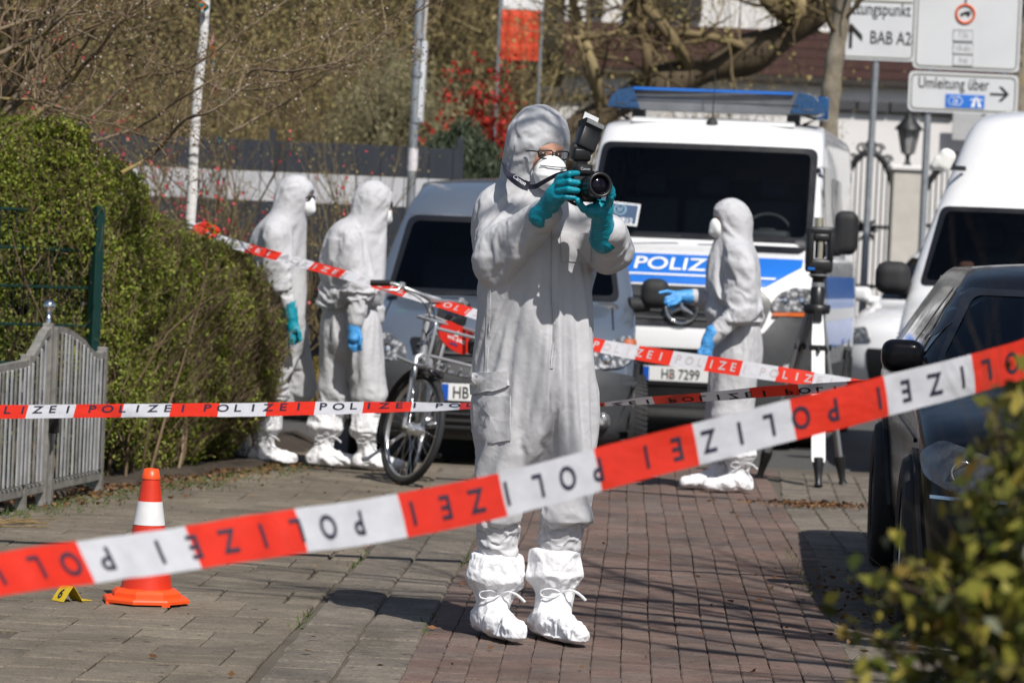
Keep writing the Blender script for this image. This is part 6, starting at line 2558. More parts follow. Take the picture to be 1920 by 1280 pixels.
    # bumper
    patch(bv, round_poly([(-0.97, 0.30), (0.97, 0.30), (0.975, 0.985), (0.70, 1.0), (0.60, 0.86), (-0.60, 0.86), (-0.70, 1.0), (-0.975, 0.985)], 0.04), 'bumper', M_GREYPL, r, off=0.010, thick=0.015, grid=0.08)
    patch(bv, round_poly([(-0.57, 0.74), (0.57, 0.74), (0.60, 0.855), (-0.60, 0.855)], 0.03), 'bumper_trim', M_WHITEP, r, off=0.028, thick=0.02, grid=0.08)
    patch(bv, round_poly([(-0.52, 0.36), (0.52, 0.36), (0.54, 0.70), (-0.54, 0.70)], 0.04), 'air_intake', M_BLACK, r, off=0.028, thick=0.004, grid=0.1)
    for s in (-1, 1):
        q = [(0.66, 1.03), (0.93, 1.04), (0.965, 1.13), (0.955, 1.20), (0.80, 1.215), (0.70, 1.17), (0.64, 1.10)]
        hl = patch(bv, round_poly([(s * x, z) for x, z in q], 0.03), 'headlight', M_LENS, r, off=0.012, thick=0.014, grid=0.05)
        patch(bv, round_poly([(s * x, z) for x, z in [(0.66, 1.0), (0.94, 1.005), (0.955, 1.034), (0.66, 1.024)]], 0.006), 'indicator', M_AMBER, hl, off=0.022, thick=0.01, grid=0.05)
        for cx, rr in ((0.745, 0.042), (0.86, 0.048)):
            def refl(b):
                h, n, _, _ = bv.ray_cast(Vector((s * cx, -6, 1.12)), Vector((0, 1, 0)))
                b.lathe([(rr, -0.02), (rr * 1.05, 0.0), (rr * 0.8, -0.004), (rr * 0.3, -0.016), (0.001, -0.018)], 18, Matrix.Translation(h + Vector((0, -0.03, 0))) @ Matrix.Rotation(PI / 2, 4, 'X') @ Matrix.Scale(-1, 4, (0, 0, 1)), close=False)
            part('reflector', M_CHROME, hl, refl)
        h, n, _, _ = bv.ray_cast(Vector((s * 0.80, -6, 0.60)), Vector((0, 1, 0)))
        part('fog_light', M_LENS, r, lambda b: b.lathe([(0.06, 0), (0.055, 0.02), (0.03, 0.028), (0.001, 0.03)], 18, Matrix.Translation(h + Vector((0, -0.02, 0))) @ Matrix.Rotation(PI / 2, 4, 'X')))
        mirror(r, s * 1.13, 1.02, 1.66, 0.18, 0.34, s)
    part('wiper', M_BLACK, r, lambda b: (b.tube([(-0.72, 0.66, 1.56), (-0.1, 0.66, 1.585)], 0.012, 6), b.tube([(0.05, 0.66, 1.565), (0.70, 0.70, 1.60)], 0.012, 6)))
    number_plate(r, 0.0, 0.545, -0.045, 'HB 7299', 0.02)
    part('plate_seal', mat('plate_seal', (0.45, 0.22, 0.18), 0.5), r, lambda b: b.lathe([(0.013, 0), (0.0005, 0.001)], 12, Matrix.Translation((-0.055, -0.0515, 0.535)) @ Matrix.Rotation(PI / 2, 4, 'X'), close=False))
    # dashboard card
    card = MB()
    T = Matrix.Translation((-0.60, 0.80, 1.735)) @ Matrix.Rotation(R_(4), 4, 'Y') @ Matrix.Rotation(R_(-28), 4, 'X')
    card.box((0, 0, 0), (0.30, 0.004, 0.19), None)
    co = card.build('dashboard_card', M_WHITEF, r)
    co.matrix_local = T
    part('card_face', mat('card_blue', (0.012, 0.05, 0.12), 0.5), co, lambda b: b.box((0, -0.003, 0.0), (0.275, 0.002, 0.166)))
    def emb(b):
        b.tube([(0.045 * math.cos(t), -0.006, 0.03 + 0.045 * math.sin(t)) for t in np.linspace(0, 2 * PI, 25)[:-1]], 0.006, 5, closed=True)
        b.tube([(-0.018, -0.006, 0.052), (0.0, -0.006, 0.01), (0.018, -0.006, 0.052)], 0.007, 5)
        b.tube([(-0.02, -0.006, 0.012), (0.02, -0.006, 0.03)], 0.006, 5)
    part('card_emblem', mat('pale_blue_print', (0.25, 0.42, 0.52), 0.5), co, emb)
    put_text('card_lettering', 'HB 4812', 0.062, Matrix.Translation((0.01, -0.0055, -0.058)), M_WHITEF, co, 0.012, 0.95)
    # roof equipment
    def bar(b):
        pl = [(-0.86, 0.02), (-0.80, 0.15), (-0.72, 0.185), (0.72, 0.185), (0.80, 0.15), (0.86, 0.02), (0.80, 0.0), (-0.80, 0.0)]
        V = []
        for (x, z) in pl:
            for y in (0.0, 0.30):
                V.append((x, 1.78 + y + 0.05 * (abs(x) > .75) * (1 if y == 0 else -1) + (0.04 if z > .1 else 0) * (1 if y == 0 else -1), 2.585 + z))
        n = len(pl)
        F = [[2 * i, 2 * ((i + 1) % n), 2 * ((i + 1) % n) + 1, 2 * i + 1] for i in range(n)]
        F += [[2 * i for i in range(n)], [2 * i + 1 for i in range(n)][::-1]]
        b.add(V, F)
    lb = part('light_bar', M_BARG, r, bar)
    part('bar_strip', M_BLUEF, lb, lambda b: b.box((-0.02, 1.81, 2.752), (1.28, 0.02, 0.022), bev=0.004))
    part('bar_groove', M_BLACK, lb, lambda b: b.box((0, 1.775, 2.655), (1.34, 0.012, 0.008)))
    for s in (-1, 1):
        q = [(s * 0.60, 0.012), (s * 0.865, 0.015), (s * 0.83, 0.10), (s * 0.775, 0.155), (s * 0.66, 0.178)]
        part('blue_lens', M_BLUEL, lb, lambda b: (b.prism([(x, z + 2.585) for x, z in q], 1.772, 2.085), b.box((s * 0.74, 1.768, 2.65), (0.10, 0.014, 0.05), bev=0.006)))
        part('bar_foot', M_BLACK, lb, lambda b: (b.box((s * 0.62, 1.93, 2.56), (0.10, 0.16, 0.08), bev=0.01), b.tube([(s * 0.70, 1.90, 2.51), (s * 0.80, 1.88, 2.56), (s * 0.66, 1.88, 2.60)], 0.014, 6)))
    def dome(b):
        b.box((0.0, 2.75, 2.72), (1.0, 0.26, 0.12), bev=0.05, seg=3)
    part('rear_beacon', M_BARG, lb, dome)
    part('rear_blue_beacon', M_BLUEL, lb, lambda b: b.box((0.80, 2.35, 2.67), (0.14, 0.14, 0.19), bev=0.02, seg=2))
    ant = part('antenna', M_BLACKM, r, lambda b: (b.lathe([(0.055, 0), (0.045, 0.03), (0.02, 0.06), (0.012, 0.07)], 14, Matrix.Translation((0.0, 1.63, 2.47))), b.tube([(0, 1.63, 2.53), (0.005, 1.67, 2.78), (0.0, 1.70, 2.92)], [0.006, 0.004, 0.003], 6)))
    part('roof_vent', M_WHITEP, r, lambda b: b.box((0.0, 1.70, 2.50), (1.3, 0.10, 0.03), Matrix.Rotation(R_(14), 3, 'X'), bev=0.012))
    for s in (-1, 1):
        for y in (1.05, 4.2):
            patch(bv, [(y + 0.46 * math.cos(t), 0.36 + 0.44 * math.sin(t)) for t in np.linspace(0, 2 * PI, 25)[:-1] if 0.36 + 0.44 * math.sin(t) > 0.24], 'wheel_arch', M_BLACK, r, axis='side', sgn=s, off=0.03, grid=0.12)
            wheel(r, s * 0.90, y, 0.345, 0.235, s)


police_van()


# ---------------------------------------------------------------- silver compact van
def silver_van():
    p = at(912, 740, 21.6)
    r = root('delivery_van', 'blue-grey metallic compact van parked behind the photographer and the bicycle', 'van', (p.x + 0.035, 21.6, -0.01), -R_(2))
    L = 4.4
    prof = [(0.14, 0.17, 0.78, 0.30, 3.0, 0, 0.05), (0.04, 0.24, 0.85, 0.34, 3.0, 0, 0.05), (0.0, 0.40, 0.875, 0.38, 2.9, 0, 0.06), (0.0, 0.56, 0.885, 0.42, 2.8, 0, 0.07), (0.05, 0.66, 0.89, 0.46, 2.7, 0.0, 0.08), (0.13, 0.78, 0.893, 0.50, 2.6, 0.0, 0.08),
            (0.22, 0.86, 0.893, 0.52, 2.6, 0.015, 0.08), (0.40, 0.93, 0.89, 0.50, 2.7, 0.03, 0.08), (0.70, 0.99, 0.882, 0.42, 2.9, 0.035, 0.08), (0.98, 1.05, 0.872, 0.34, 3.2, 0.03, 0.08), (1.10, 1.14, 0.86, 0.30, 3.2, 0.02, 0.09), (1.36, 1.36, 0.805, 0.26, 3.2, 0.01, 0.09), (1.62, 1.58, 0.74, 0.24, 3.0, 0.01, 0.09),
            (1.80, 1.685, 0.705, 0.24, 2.8, 0.02, 0.08), (2.1, 1.785, 0.66, 0.22, 2.6, 0.035, 0.05), (2.6, 1.85, 0.66, 0.2, 2.6, 0.045, 0), (3.4, 1.875, 0.62, 0.2, 2.6, 0.045, 0), (4.2, 1.86, 0.58, 0.15, 2.6, 0.045, 0)]
    body = car_body('body', prof, L, M_SILVERP, r)
    bv = bvh_of(body)
    glaze(body, bv, r, [(-0.775, 1.075), (0.775, 1.075), (0.69, 1.60), (-0.69, 1.60)], 0.06, 2.2, 0.04)
    cabin(r, 0.78, 1.28, 1.08, (-0.38, 0.38), 1.02, 2.1, 0.38)
    patch(bv, [(-0.69, 1.606), (0.69, 1.606), (0.68, 1.619), (-0.68, 1.619)], 'roof_edge_trim', M_ALU, r, off=0.004, grid=0.07)
    side_window(bv, r, round_poly([(1.45, 1.08), (2.5, 1.08), (2.5, 1.58), (1.85, 1.58)], 0.05), 1)
    side_window(bv, r, round_poly([(2.65, 1.08), (3.7, 1.08), (3.7, 1.58), (2.65, 1.58)], 0.05), 1)
    patch(bv, round_poly([(-0.87, 0.20), (0.87, 0.20), (0.89, 0.60), (0.62, 0.64), (-0.62, 0.64), (-0.89, 0.60)], 0.05), 'bumper', M_GREYPL, r, off=0.012, thick=0.02, grid=0.07)
    gr = patch(bv, round_poly([(-0.50, 0.66), (0.50, 0.66), (0.55, 0.80), (-0.55, 0.80)], 0.03), 'upper_grille', M_BLACK, r, off=0.006, thick=0.006, grid=0.07)
    for z in (0.70, 0.745):
        patch(bv, [(-0.49, z), (0.49, z), (0.49, z + 0.014), (-0.49, z + 0.014)], 'grille_bar', M_GREYPL, gr, off=0.014, thick=0.012, grid=0.07)
    lg = patch(bv, round_poly([(-0.48, 0.225), (0.48, 0.225), (0.52, 0.385), (-0.52, 0.385)], 0.02), 'lower_grille', M_BLACK, r, off=0.034, thick=0.004, grid=0.08)
    for z in (0.262, 0.302, 0.342):
        patch(bv, [(-0.48, z), (0.48, z), (0.49, z + 0.01), (-0.49, z + 0.01)], 'grille_bar', M_GREYPL, lg, off=0.04, thick=0.008, grid=0.08)
    for x in np.arange(-0.42, 0.45, 0.14):
        patch(bv, [(x, 0.232), (x + 0.008, 0.232), (x + 0.008, 0.378), (x, 0.378)], 'grille_bar', M_GREYPL, lg, off=0.038, thick=0.006, grid=0)
    for s in (-1, 1):
        q = [(0.56, 0.635), (0.80, 0.66), (0.87, 0.72), (0.885, 0.83), (0.83, 0.86), (0.66, 0.80), (0.565, 0.74)]
        hl = patch(bv, round_poly([(s * x, z) for x, z in q], 0.03), 'headlight', M_LENS, r, off=0.010, thick=0.012, grid=0.04)
        patch(bv, round_poly([(s * x, z) for x, z in [(0.80, 0.76), (0.87, 0.76), (0.875, 0.835), (0.81, 0.835)]], 0.01), 'indicator', M_AMBER, hl, off=0.024, thick=0.004, grid=0.04)
        h, n, _, _ = bv.ray_cast(Vector((s * 0.70, -6, 0.71)), Vector((0, 1, 0)))
        part('reflector', M_CHROME, hl, lambda b: b.lathe([(0.05, -0.02), (0.053, 0.0), (0.04, -0.006), (0.015, -0.018), (0.001, -0.02)], 18, Matrix.Translation(h + Vector((0, -0.03, 0))) @ Matrix.Rotation(PI / 2, 4, 'X') @ Matrix.Scale(-1, 4, (0, 0, 1)), close=False))
        mirror(r, s * 1.01, 1.28, 1.145, 0.19, 0.20, s, arm_to=(s * 0.84, 1.26, 1.06))
        h, n, _, _ = bv.ray_cast(Vector((s * 0.70, -6, 0.33)), Vector((0, 1, 0)))
        part('fog_light', M_LENS, r, lambda b: b.lathe([(0.055, 0), (0.05, 0.015), (0.02, 0.022), (0.001, 0.023)], 16, Matrix.Translation(h + Vector((0, -0.034, 0))) @ Matrix.Rotation(PI / 2, 4, 'X')))
        for y, st in ((0.80, 0.10), (3.5, 0)):
            patch(bv, [(y + 0.40 * math.cos(t), 0.31 + 0.39 * math.sin(t)) for t in np.linspace(0, 2 * PI, 25)[:-1] if 0.31 + 0.39 * math.sin(t) > 0.19], 'wheel_arch', M_BLACK, r, axis='side', sgn=s, off=0.012, thick=0.01, grid=0.1)
            wheel(r, s * (0.83 if st == 0 else 0.86), y, 0.305, 0.20, s, st, M_STEEL)
    for s in (-1, 1):
        patch(bv, [(s * 0.74, 0.90), (s * 0.752, 0.90), (s * 0.735, 1.055), (s * 0.723, 1.055)], 'bonnet_seam', M_BLACK, r, off=0.002, grid=0.04)
    patch(bv, [(1.42, 0.35), (1.432, 0.35), (1.432, 1.06), (1.42, 1.06)], 'door_seam', M_BLACK, r, axis='side', sgn=1, off=0.002, grid=0.1)
    number_plate(r, -0.06, 0.475, -0.035, 'HB', -0.135)
    part('windscreen_sticker', mat('green_badge', (0.0, 0.28, 0.12), 0.5), r, lambda b: b.box((-0.70, 0.955, 1.12), (0.07, 0.004, 0.07), Matrix.Rotation(R_(-50), 3, 'X'), bev=0.001))
    part('wiper', M_BLACK, r, lambda b: b.tube([(-0.6, 0.93, 1.075), (0.1, 0.90, 1.10)], 0.01, 6))


silver_van()


# ---------------------------------------------------------------- white high-roof van on the right
def white_van():
    p = at(1938, 640, 22.6)
    r = root('camper_van', 'white high-roof van on the right with black wing mirror behind the black cars', 'van', (p.x + 0.03, 22.6, -0.02), -R_(9))
    L = 5.2
    prof = [(0.10, 0.25, 0.86, 0.30, 3.2, 0, 0.05), (0.0, 0.50, 0.93, 0.36, 3.0, 0, 0.06), (0.03, 0.80, 0.945, 0.40, 2.9, 0, 0.06), (0.10, 0.96, 0.945, 0.44, 2.9, 0, 0.07), (0.22, 1.04, 0.94, 0.46, 2.9, 0.01, 0.07), (0.50, 1.13, 0.935, 0.42, 3.0, 0.02, 0.08), (0.80, 1.21, 0.925, 0.34, 3.3, 0.02, 0.08), (0.92, 1.30, 0.91, 0.30, 3.4, 0.02, 0.08),
            (1.12, 1.52, 0.855, 0.26, 3.4, 0.01, 0.09), (1.38, 1.80, 0.775, 0.24, 3.4, 0.01, 0.09), (1.48, 1.90, 0.745, 0.24, 3.4, 0.01, 0.09), (1.62, 2.10, 0.68, 0.24, 3.2, 0.01, 0.08), (1.80, 2.36, 0.595, 0.24, 3.2, 0.02, 0.08), (1.98, 2.50, 0.52, 0.24, 3.0, 0.03, 0.06), (2.4, 2.565, 0.45, 0.22, 2.8, 0.03, 0.03), (3.4, 2.58, 0.43, 0.2, 2.6, 0.03, 0), (5.0, 2.575, 0.42, 0.15, 2.6, 0.03, 0)]
    body = car_body('body', prof, L, M_WHITEP, r)
    bv = bvh_of(body)
    glaze(body, bv, r, [(-0.835, 1.285), (0.835, 1.285), (0.725, 1.85), (-0.725, 1.85)], 0.05, 2.0, 0.04)
    cabin(r, 0.80, 1.22, 1.28, (-0.40, 0.40), 1.2, 2.1, 0.40)
    for s in (-1, 1):
        side_window(bv, r, round_poly([(1.28, 1.30), (2.15, 1.28), (2.15, 1.84), (1.62, 1.84)], 0.05), s)
        side_window(bv, r, round_poly([(2.4, 1.30), (3.6, 1.30), (3.6, 1.84), (2.4, 1.84)], 0.05), s)
        q = [(0.56, 0.74), (0.88, 0.75), (0.935, 0.83), (0.935, 0.935), (0.60, 0.915)]
        patch(bv, round_poly([(s * x, z) for x, z in q], 0.03), 'headlight', M_LENS, r, off=0.010, thick=0.012, grid=0.05)
        for y in (0.95, 3.9):
            wheel(r, s * 0.86, y, 0.33, 0.22, s)
    mirror(r, -1.03, 1.15, 1.33, 0.25, 0.235, -1, arm_to=(-0.86, 1.22, 1.26))
    mirror(r, 1.03, 1.15, 1.33, 0.25, 0.235, 1, arm_to=(0.86, 1.22, 1.26))
    patch(bv, round_poly([(-0.60, 0.76), (0.60, 0.76), (0.62, 0.90), (-0.62, 0.90)], 0.03), 'grille', M_BLACK, r, off=0.008, thick=0.006, grid=0.07)
    patch(bv, round_poly([(-0.93, 0.28), (0.93, 0.28), (0.945, 0.70), (-0.945, 0.70)], 0.04), 'bumper', M_GREYPL, r, off=0.012, thick=0.015, grid=0.08)
    patch(bv, [(-0.945, 0.945), (0.945, 0.945), (0.945, 0.965), (-0.945, 0.965)], 'bumper_joint', M_BLACK, r, off=0.010, grid=0.08)
    # white work lamp on the door pillar
    c = np.array((-0.72, 1.62, 2.18))
    A = Matrix.Rotation(R_(24), 3, 'Y')
    lamp = sculpt('side_lamp', lambda P: smin(sd_box(P, c, (0.06, 0.06, 0.085), 0.05, np.array(A)), sd_box(P, c + np.array([-0.06, 0, -0.02]), (0.028, 0.05, 0.05), 0.025, np.array(A)), 0.02), c - 0.2, c + 0.2, 0.009, mat('white_lamp_shell', (0.82, 0.81, 0.76), 0.4, var=0.04), r, None, 1)
    part('lamp_bracket', M_BLACK, lamp, lambda b: b.tube([(-0.69, 1.64, 2.13), (-0.58, 1.72, 2.13)], 0.018, 6))
    part('paper', mat('paper', (0.62, 0.70, 0.66), 0.6, var=0.06), r, lambda b: b.box((-0.53, 1.06, 1.305), (0.34, 0.003, 0.12), Matrix.Rotation(R_(-42), 3, 'X') @ Matrix.Rotation(R_(4), 3, 'Y')))
    part('pendant', mat('brown_pendant', (0.16, 0.07, 0.04), 0.7, var=0.3), r, lambda b: b.box((-0.52, 1.20, 1.42), (0.10, 0.02, 0.10), bev=0.02, seg=2))


white_van()


# ---------------------------------------------------------------- black car
def black_car():
    r = root('parked_car', 'black glossy car parked along the lane edge at the right, nose in the leafy bush', 'car', (2.33, 11.70, -0.008), -R_(4))
    L = 4.75
    prof = [(0.14, 0.17, 0.78, 0.30, 2.8, 0, 0.06), (0.03, 0.25, 0.84, 0.36, 2.7, 0, 0.08), (0.0, 0.40, 0.865, 0.42, 2.6, 0, 0.10), (0.02, 0.54, 0.875, 0.46, 2.6, 0, 0.10), (0.08, 0.65, 0.878, 0.50, 2.5, 0.0, 0.10), (0.20, 0.73, 0.878, 0.52, 2.5, 0.02, 0.10),
            (0.50, 0.80, 0.876, 0.50, 2.6, 0.035, 0.10), (1.10, 0.87, 0.872, 0.42, 2.9, 0.035, 0.10), (1.62, 0.925, 0.855, 0.36, 3.1, 0.03, 0.10), (1.76, 0.98, 0.83, 0.30, 3.2, 0.02, 0.10), (2.08, 1.12, 0.745, 0.26, 3.1, 0.015, 0.10), (2.45, 1.265, 0.65, 0.24, 2.9, 0.02, 0.09), (2.68, 1.335, 0.60, 0.22, 2.7, 0.03, 0.07),
            (3.1, 1.375, 0.55, 0.2, 2.6, 0.03, 0.04), (4.0, 1.36, 0.53, 0.2, 2.6, 0.03, 0.0), (4.7, 1.28, 0.51, 0.05, 2.6, 0.02, 0.0)]
    body = car_body('body', prof, L, M_BLACKP, r)
    bv = bvh_of(body)
    glaze(body, bv, r, [(-0.77, 0.955), (0.77, 0.955), (0.615, 1.275), (-0.615, 1.275)], 0.05, 2.9, 0.03)
    cabin(r, 0.74, 1.95, 0.93, (-0.36, 0.36), 0.84, 2.75, 0.36, True, 0.72)
    gl = mat('clear_dark_glass', (0.012, 0.018, 0.024), 0.04, var=0.4, vscale=2)
    for s in (-1, 1):
        side_window(bv, r, round_poly([(2.0, 0.95), (2.95, 0.95), (2.95, 1.28), (2.55, 1.28)], 0.05), s, m=gl)
        side_window(bv, r, round_poly([(3.05, 0.95), (4.2, 0.97), (3.95, 1.28), (3.05, 1.28)], 0.05), s, m=gl)
        patch(bv, [(0.95, 0.70), (4.3, 0.76), (4.3, 0.775), (0.95, 0.715)], 'side_crease', M_BLACKP, r, axis='side', sgn=s, off=0.004, thick=0.006, grid=0.2)
        q = [(0.50, 0.56), (0.76, 0.55), (0.855, 0.60), (0.87, 0.68), (0.80, 0.725), (0.60, 0.67), (0.50, 0.62)]
        hl = patch(bv, round_poly([(s * x, z) for x, z in q], 0.03), 'headlight', mat('dark_headlamp', (0.05, 0.052, 0.055), 0.06, var=0.6, vscale=30, coat=1.0), r, off=0.008, thick=0.010, grid=0.04)
        h, n, _, _ = bv.ray_cast(Vector((s * 0.74, -6, 0.63)), Vector((0, 1, 0)))
        part('lamp_ring', M_CHROME, hl, lambda b: b.tube([h + Vector((0.040 * math.cos(t), -0.016, 0.040 * math.sin(t))) for t in np.linspace(0, 2 * PI, 25)[:-1]], 0.004, 6, closed=True))
        part('lamp_ring', M_CHROME, hl, lambda b: b.tube([h + Vector((s * (-0.16 + 0.024 * math.cos(t)), -0.012, -0.01 + 0.024 * math.sin(t))) for t in np.linspace(0, 2 * PI, 19)[:-1]], 0.003, 6, closed=True))
        patch(bv, [(s * 0.50, 0.535), (s * 0.84, 0.53), (s * 0.84, 0.542), (s * 0.50, 0.548)], 'lamp_trim', M_CHROME, hl, off=0.010, grid=0.05)
        mirror(r, s * 0.90, 1.92, 1.0, 0.17, 0.13, s, M_BLACKP, arm_to=(s * 0.80, 1.94, 0.95))
        for y in (0.85, 3.75):
            patch(bv, [(y + 0.385 * math.cos(t), 0.31 + 0.375 * math.sin(t)) for t in np.linspace(0, 2 * PI, 25)[:-1] if 0.31 + 0.375 * math.sin(t) > 0.19], 'wheel_arch', M_BLACK, r, axis='side', sgn=s, off=0.012, thick=0.008, grid=0.1)
            wheel(r, s * 0.83, y, 0.33, 0.21, s, 0, None, False)
    patch(bv, round_poly([(-0.46, 0.24), (0.46, 0.24), (0.50, 0.44), (-0.50, 0.44)], 0.03), 'lower_grille', M_BLACKM, r, off=0.008, thick=0.004, grid=0.07)
    for z in (0.28, 0.33, 0.38):
        patch(bv, [(-0.45, z), (0.45, z), (0.45, z + 0.012), (-0.45, z + 0.012)], 'grille_bar', M_GREYPL, r, off=0.014, thick=0.008, grid=0.07)
    patch(bv, round_poly([(-0.40, 0.58), (0.40, 0.58), (0.43, 0.66), (-0.43, 0.66)], 0.02), 'upper_grille', M_BLACKM, r, off=0.006, thick=0.004, grid=0.07)
    part('windscreen_sticker', MATS['green_badge'], r, lambda b: b.box((-0.52, 1.735, 0.992), (0.08, 0.004, 0.05), Matrix.Rotation(R_(-62), 3, 'X')))
    part('wiper', M_BLACK, r, lambda b: b.tube([(-0.6, 1.62, 0.965), (0.1, 1.58, 0.985)], 0.009, 6))


black_car()


def far_car():
    p = at(1655, 600, 33.0)
    r = root('parked_car', 'white estate car parked far behind between the police van and the white van', 'car', (p.x + 0.35, 33.0, -0.02), -R_(24))
    L = 4.6
    prof = [(0.14, 0.20, 0.80, 0.30, 2.8, 0, 0.06), (0.0, 0.45, 0.89, 0.40, 2.6, 0, 0.10), (0.04, 0.70, 0.91, 0.46, 2.6, 0, 0.10), (0.16, 0.86, 0.91, 0.48, 2.6, 0.02, 0.10), (0.50, 0.98, 0.905, 0.46, 2.7, 0.035, 0.10), (0.92, 1.06, 0.895, 0.38, 3.0, 0.03, 0.10), (1.08, 1.15, 0.87, 0.30, 3.1, 0.02, 0.10), (1.40, 1.38, 0.79, 0.26, 3.0, 0.015, 0.10), (1.74, 1.58, 0.71, 0.24, 2.8, 0.02, 0.09), (2.0, 1.66, 0.66, 0.22, 2.6, 0.03, 0.07), (3.6, 1.68, 0.60, 0.2, 2.6, 0.03, 0.0), (4.5, 1.62, 0.58, 0.1, 2.6, 0.02, 0.0)]
    body = car_body('body', prof, L, M_WHITEP, r)
    bv = bvh_of(body)
    patch(bv, round_poly([(-0.80, 1.12), (0.80, 1.12), (0.70, 1.55), (-0.70, 1.55)], 0.05), 'windscreen', M_GLASS, r, off=0.004, grid=0.08)
    for s in (-1, 1):
        side_window(bv, r, round_poly([(1.40, 1.12), (2.4, 1.12), (2.4, 1.56), (1.85, 1.56)], 0.05), s)
        side_window(bv, r, round_poly([(2.5, 1.12), (4.0, 1.14), (3.8, 1.56), (2.5, 1.56)], 0.05), s)
        q = [(0.50, 0.70), (0.82, 0.70), (0.89, 0.80), (0.60, 0.84)]
        patch(bv, round_poly([(s * x, z) for x, z in q], 0.03), 'headlight', M_LENS, r, off=0.008, thick=0.010, grid=0.06)
        patch(bv, [(0.3, 0.24), (4.4, 0.24), (4.4, 0.50), (0.3, 0.50)], 'side_sill', M_GREYPL, r, axis='side', sgn=s, off=0.008, thick=0.006, grid=0.2)
        for y in (0.85, 3.6):
            wheel(r, s * 0.82, y, 0.33, 0.22, s)
        mirror(r, s * 1.0, 1.25, 1.16, 0.20, 0.15, s, M_WHITEP)
    patch(bv, round_poly([(-0.50, 0.30), (0.50, 0.30), (0.55, 0.64), (-0.55, 0.64)], 0.04), 'grille', M_BLACK, r, off=0.008, thick=0.004, grid=0.08)


far_car()


# ================================================================== TAPES, CONE, MARKER, BICYCLE, SCANNER, SIGNS
def tape(name, label, pts, roll, width=0.10, block=0.20, phase=0.0, text_phase=0.0, n=220, seed=1, flipx=False, waves=0.004, letters=True, ink=None, letter_h=0.055, vshift=0.0):
    """Striped film ribbon through pts; roll gives the tilt of its width along the run (radians, 0 = upright)."""
    P = spline([tuple(p) for p in pts], 600)
    s = np.concatenate([[0], np.cumsum(np.linalg.norm(np.diff(P, axis=0), axis=1))])
    Ltot = s[-1]
    if hasattr(roll[0], '__len__'):
        rl_s, rl = np.array([q[0] for q in roll]), np.array([q[1] for q in roll])
    else:
        rl = np.asarray(roll, float)
        rl_s = np.linspace(0, Ltot, len(rl))

    def frame(u):
        u = min(max(u, 0), Ltot)
        c = np.array([np.interp(u, s, P[:, k]) for k in range(3)])
        e = np.array([np.interp(min(u + 0.02, Ltot), s, P[:, k]) - np.interp(max(u - 0.02, 0), s, P[:, k]) for k in range(3)])
        e /= np.linalg.norm(e)
        z = np.array([0, 0, 1.0])
        up0 = z - e * (z @ e)
        up0 /= np.linalg.norm(up0)
        bk = np.cross(up0, e)
        if bk[1] < 0:
            bk = -bk
        t = float(np.interp(u, rl_s, rl))
        up = up0 * math.cos(t) + bk * math.sin(t)
        nor = np.cross(e, up)
        return c, up, nor

    def pos(u, v, off=0.0):
        c, up, nor = frame(u)
        q = vnoise(np.array([[u * 7, v * 6, seed]]), seed)[0] - 0.5
        q2 = vnoise(np.array([[u * 23, v * 14, seed]]), seed + 1)[0] - 0.5
        return c + up * v + nor * (waves * 2 * q + waves * 0.7 * q2 + off)
    r = root(name, label, 'barrier tape', tuple(P[0]))
    o0 = P[0]
    edges = sorted(set([0.0, Ltot] + list(np.linspace(0, Ltot, n)) + [x for x in np.arange(-2 * block + phase, Ltot, block) if 0 < x < Ltot]))
    nv = 6
    k0 = 0
    segs = {}
    for i in range(len(edges) - 1):
        bi = math.floor(((edges[i] + edges[i + 1]) / 2 - phase) / block)
        segs.setdefault(bi, []).append((edges[i], edges[i + 1]))
    for bi, sp in segs.items():
        us = [sp[0][0]] + [q[1] for q in sp]
        V = [pos(u, width * (j / nv - 0.5)) - o0 for u in us for j in range(nv + 1)]
        F = [[i * (nv + 1) + j, (i + 1) * (nv + 1) + j, (i + 1) * (nv + 1) + j + 1, i * (nv + 1) + j + 1] for i in range(len(us) - 1) for j in range(nv)]
        b = MB()
        b.add(V, F, None, True)
        b.build('red_block' if bi % 2 == 0 else 'white_block', M_TRED if bi % 2 == 0 else M_TWHITE, r, recalc=False)
    if letters:
        word = 'POLIZEI'
        pitch, gap = 0.315 * block, 0.515 * block
        period = pitch * 6 + gap
        glyph = {}
        for ch in set(word):
            V, F = text_geo(ch, letter_h / 0.73, 0.020, 0.86 if ch != 'I' else 0.9)
            bm = bmesh.new()
            vs = [bm.verts.new((x, 0, z)) for x, z in V]
            for f in F:
                try:
                    bm.faces.new([vs[i] for i in f])
                except ValueError:
                    pass
            for kk in np.arange(-0.05, 0.05, 0.012):
                for a in (0, 2):
                    nn = Vector((1, 0, 0)) if a == 0 else Vector((0, 0, 1))
                    bmesh.ops.bisect_plane(bm, geom=bm.verts[:] + bm.edges[:] + bm.faces[:], plane_co=nn * kk, plane_no=nn, dist=1e-6)
            bm.verts.index_update()
            glyph[ch] = ([(v.co.x, v.co.z) for v in bm.verts], [[v.index for v in f.verts] for f in bm.faces])
            bm.free()
        u0 = text_phase - period
        while u0 < Ltot + period:
            for i, ch in enumerate(word):
                uc = u0 + pitch * i
                if uc < 0.03 or uc > Ltot - 0.03:
                    continue
                V, F = glyph[ch]
                b = MB()
                for off in (0.0016, -0.0016):
                    b.add([pos(uc + x, z + vshift, off) - o0 for x, z in V], F, None, True)
                b.build('printed_letter', ink or M_INK, r, recalc=False)
            u0 += period
    return r


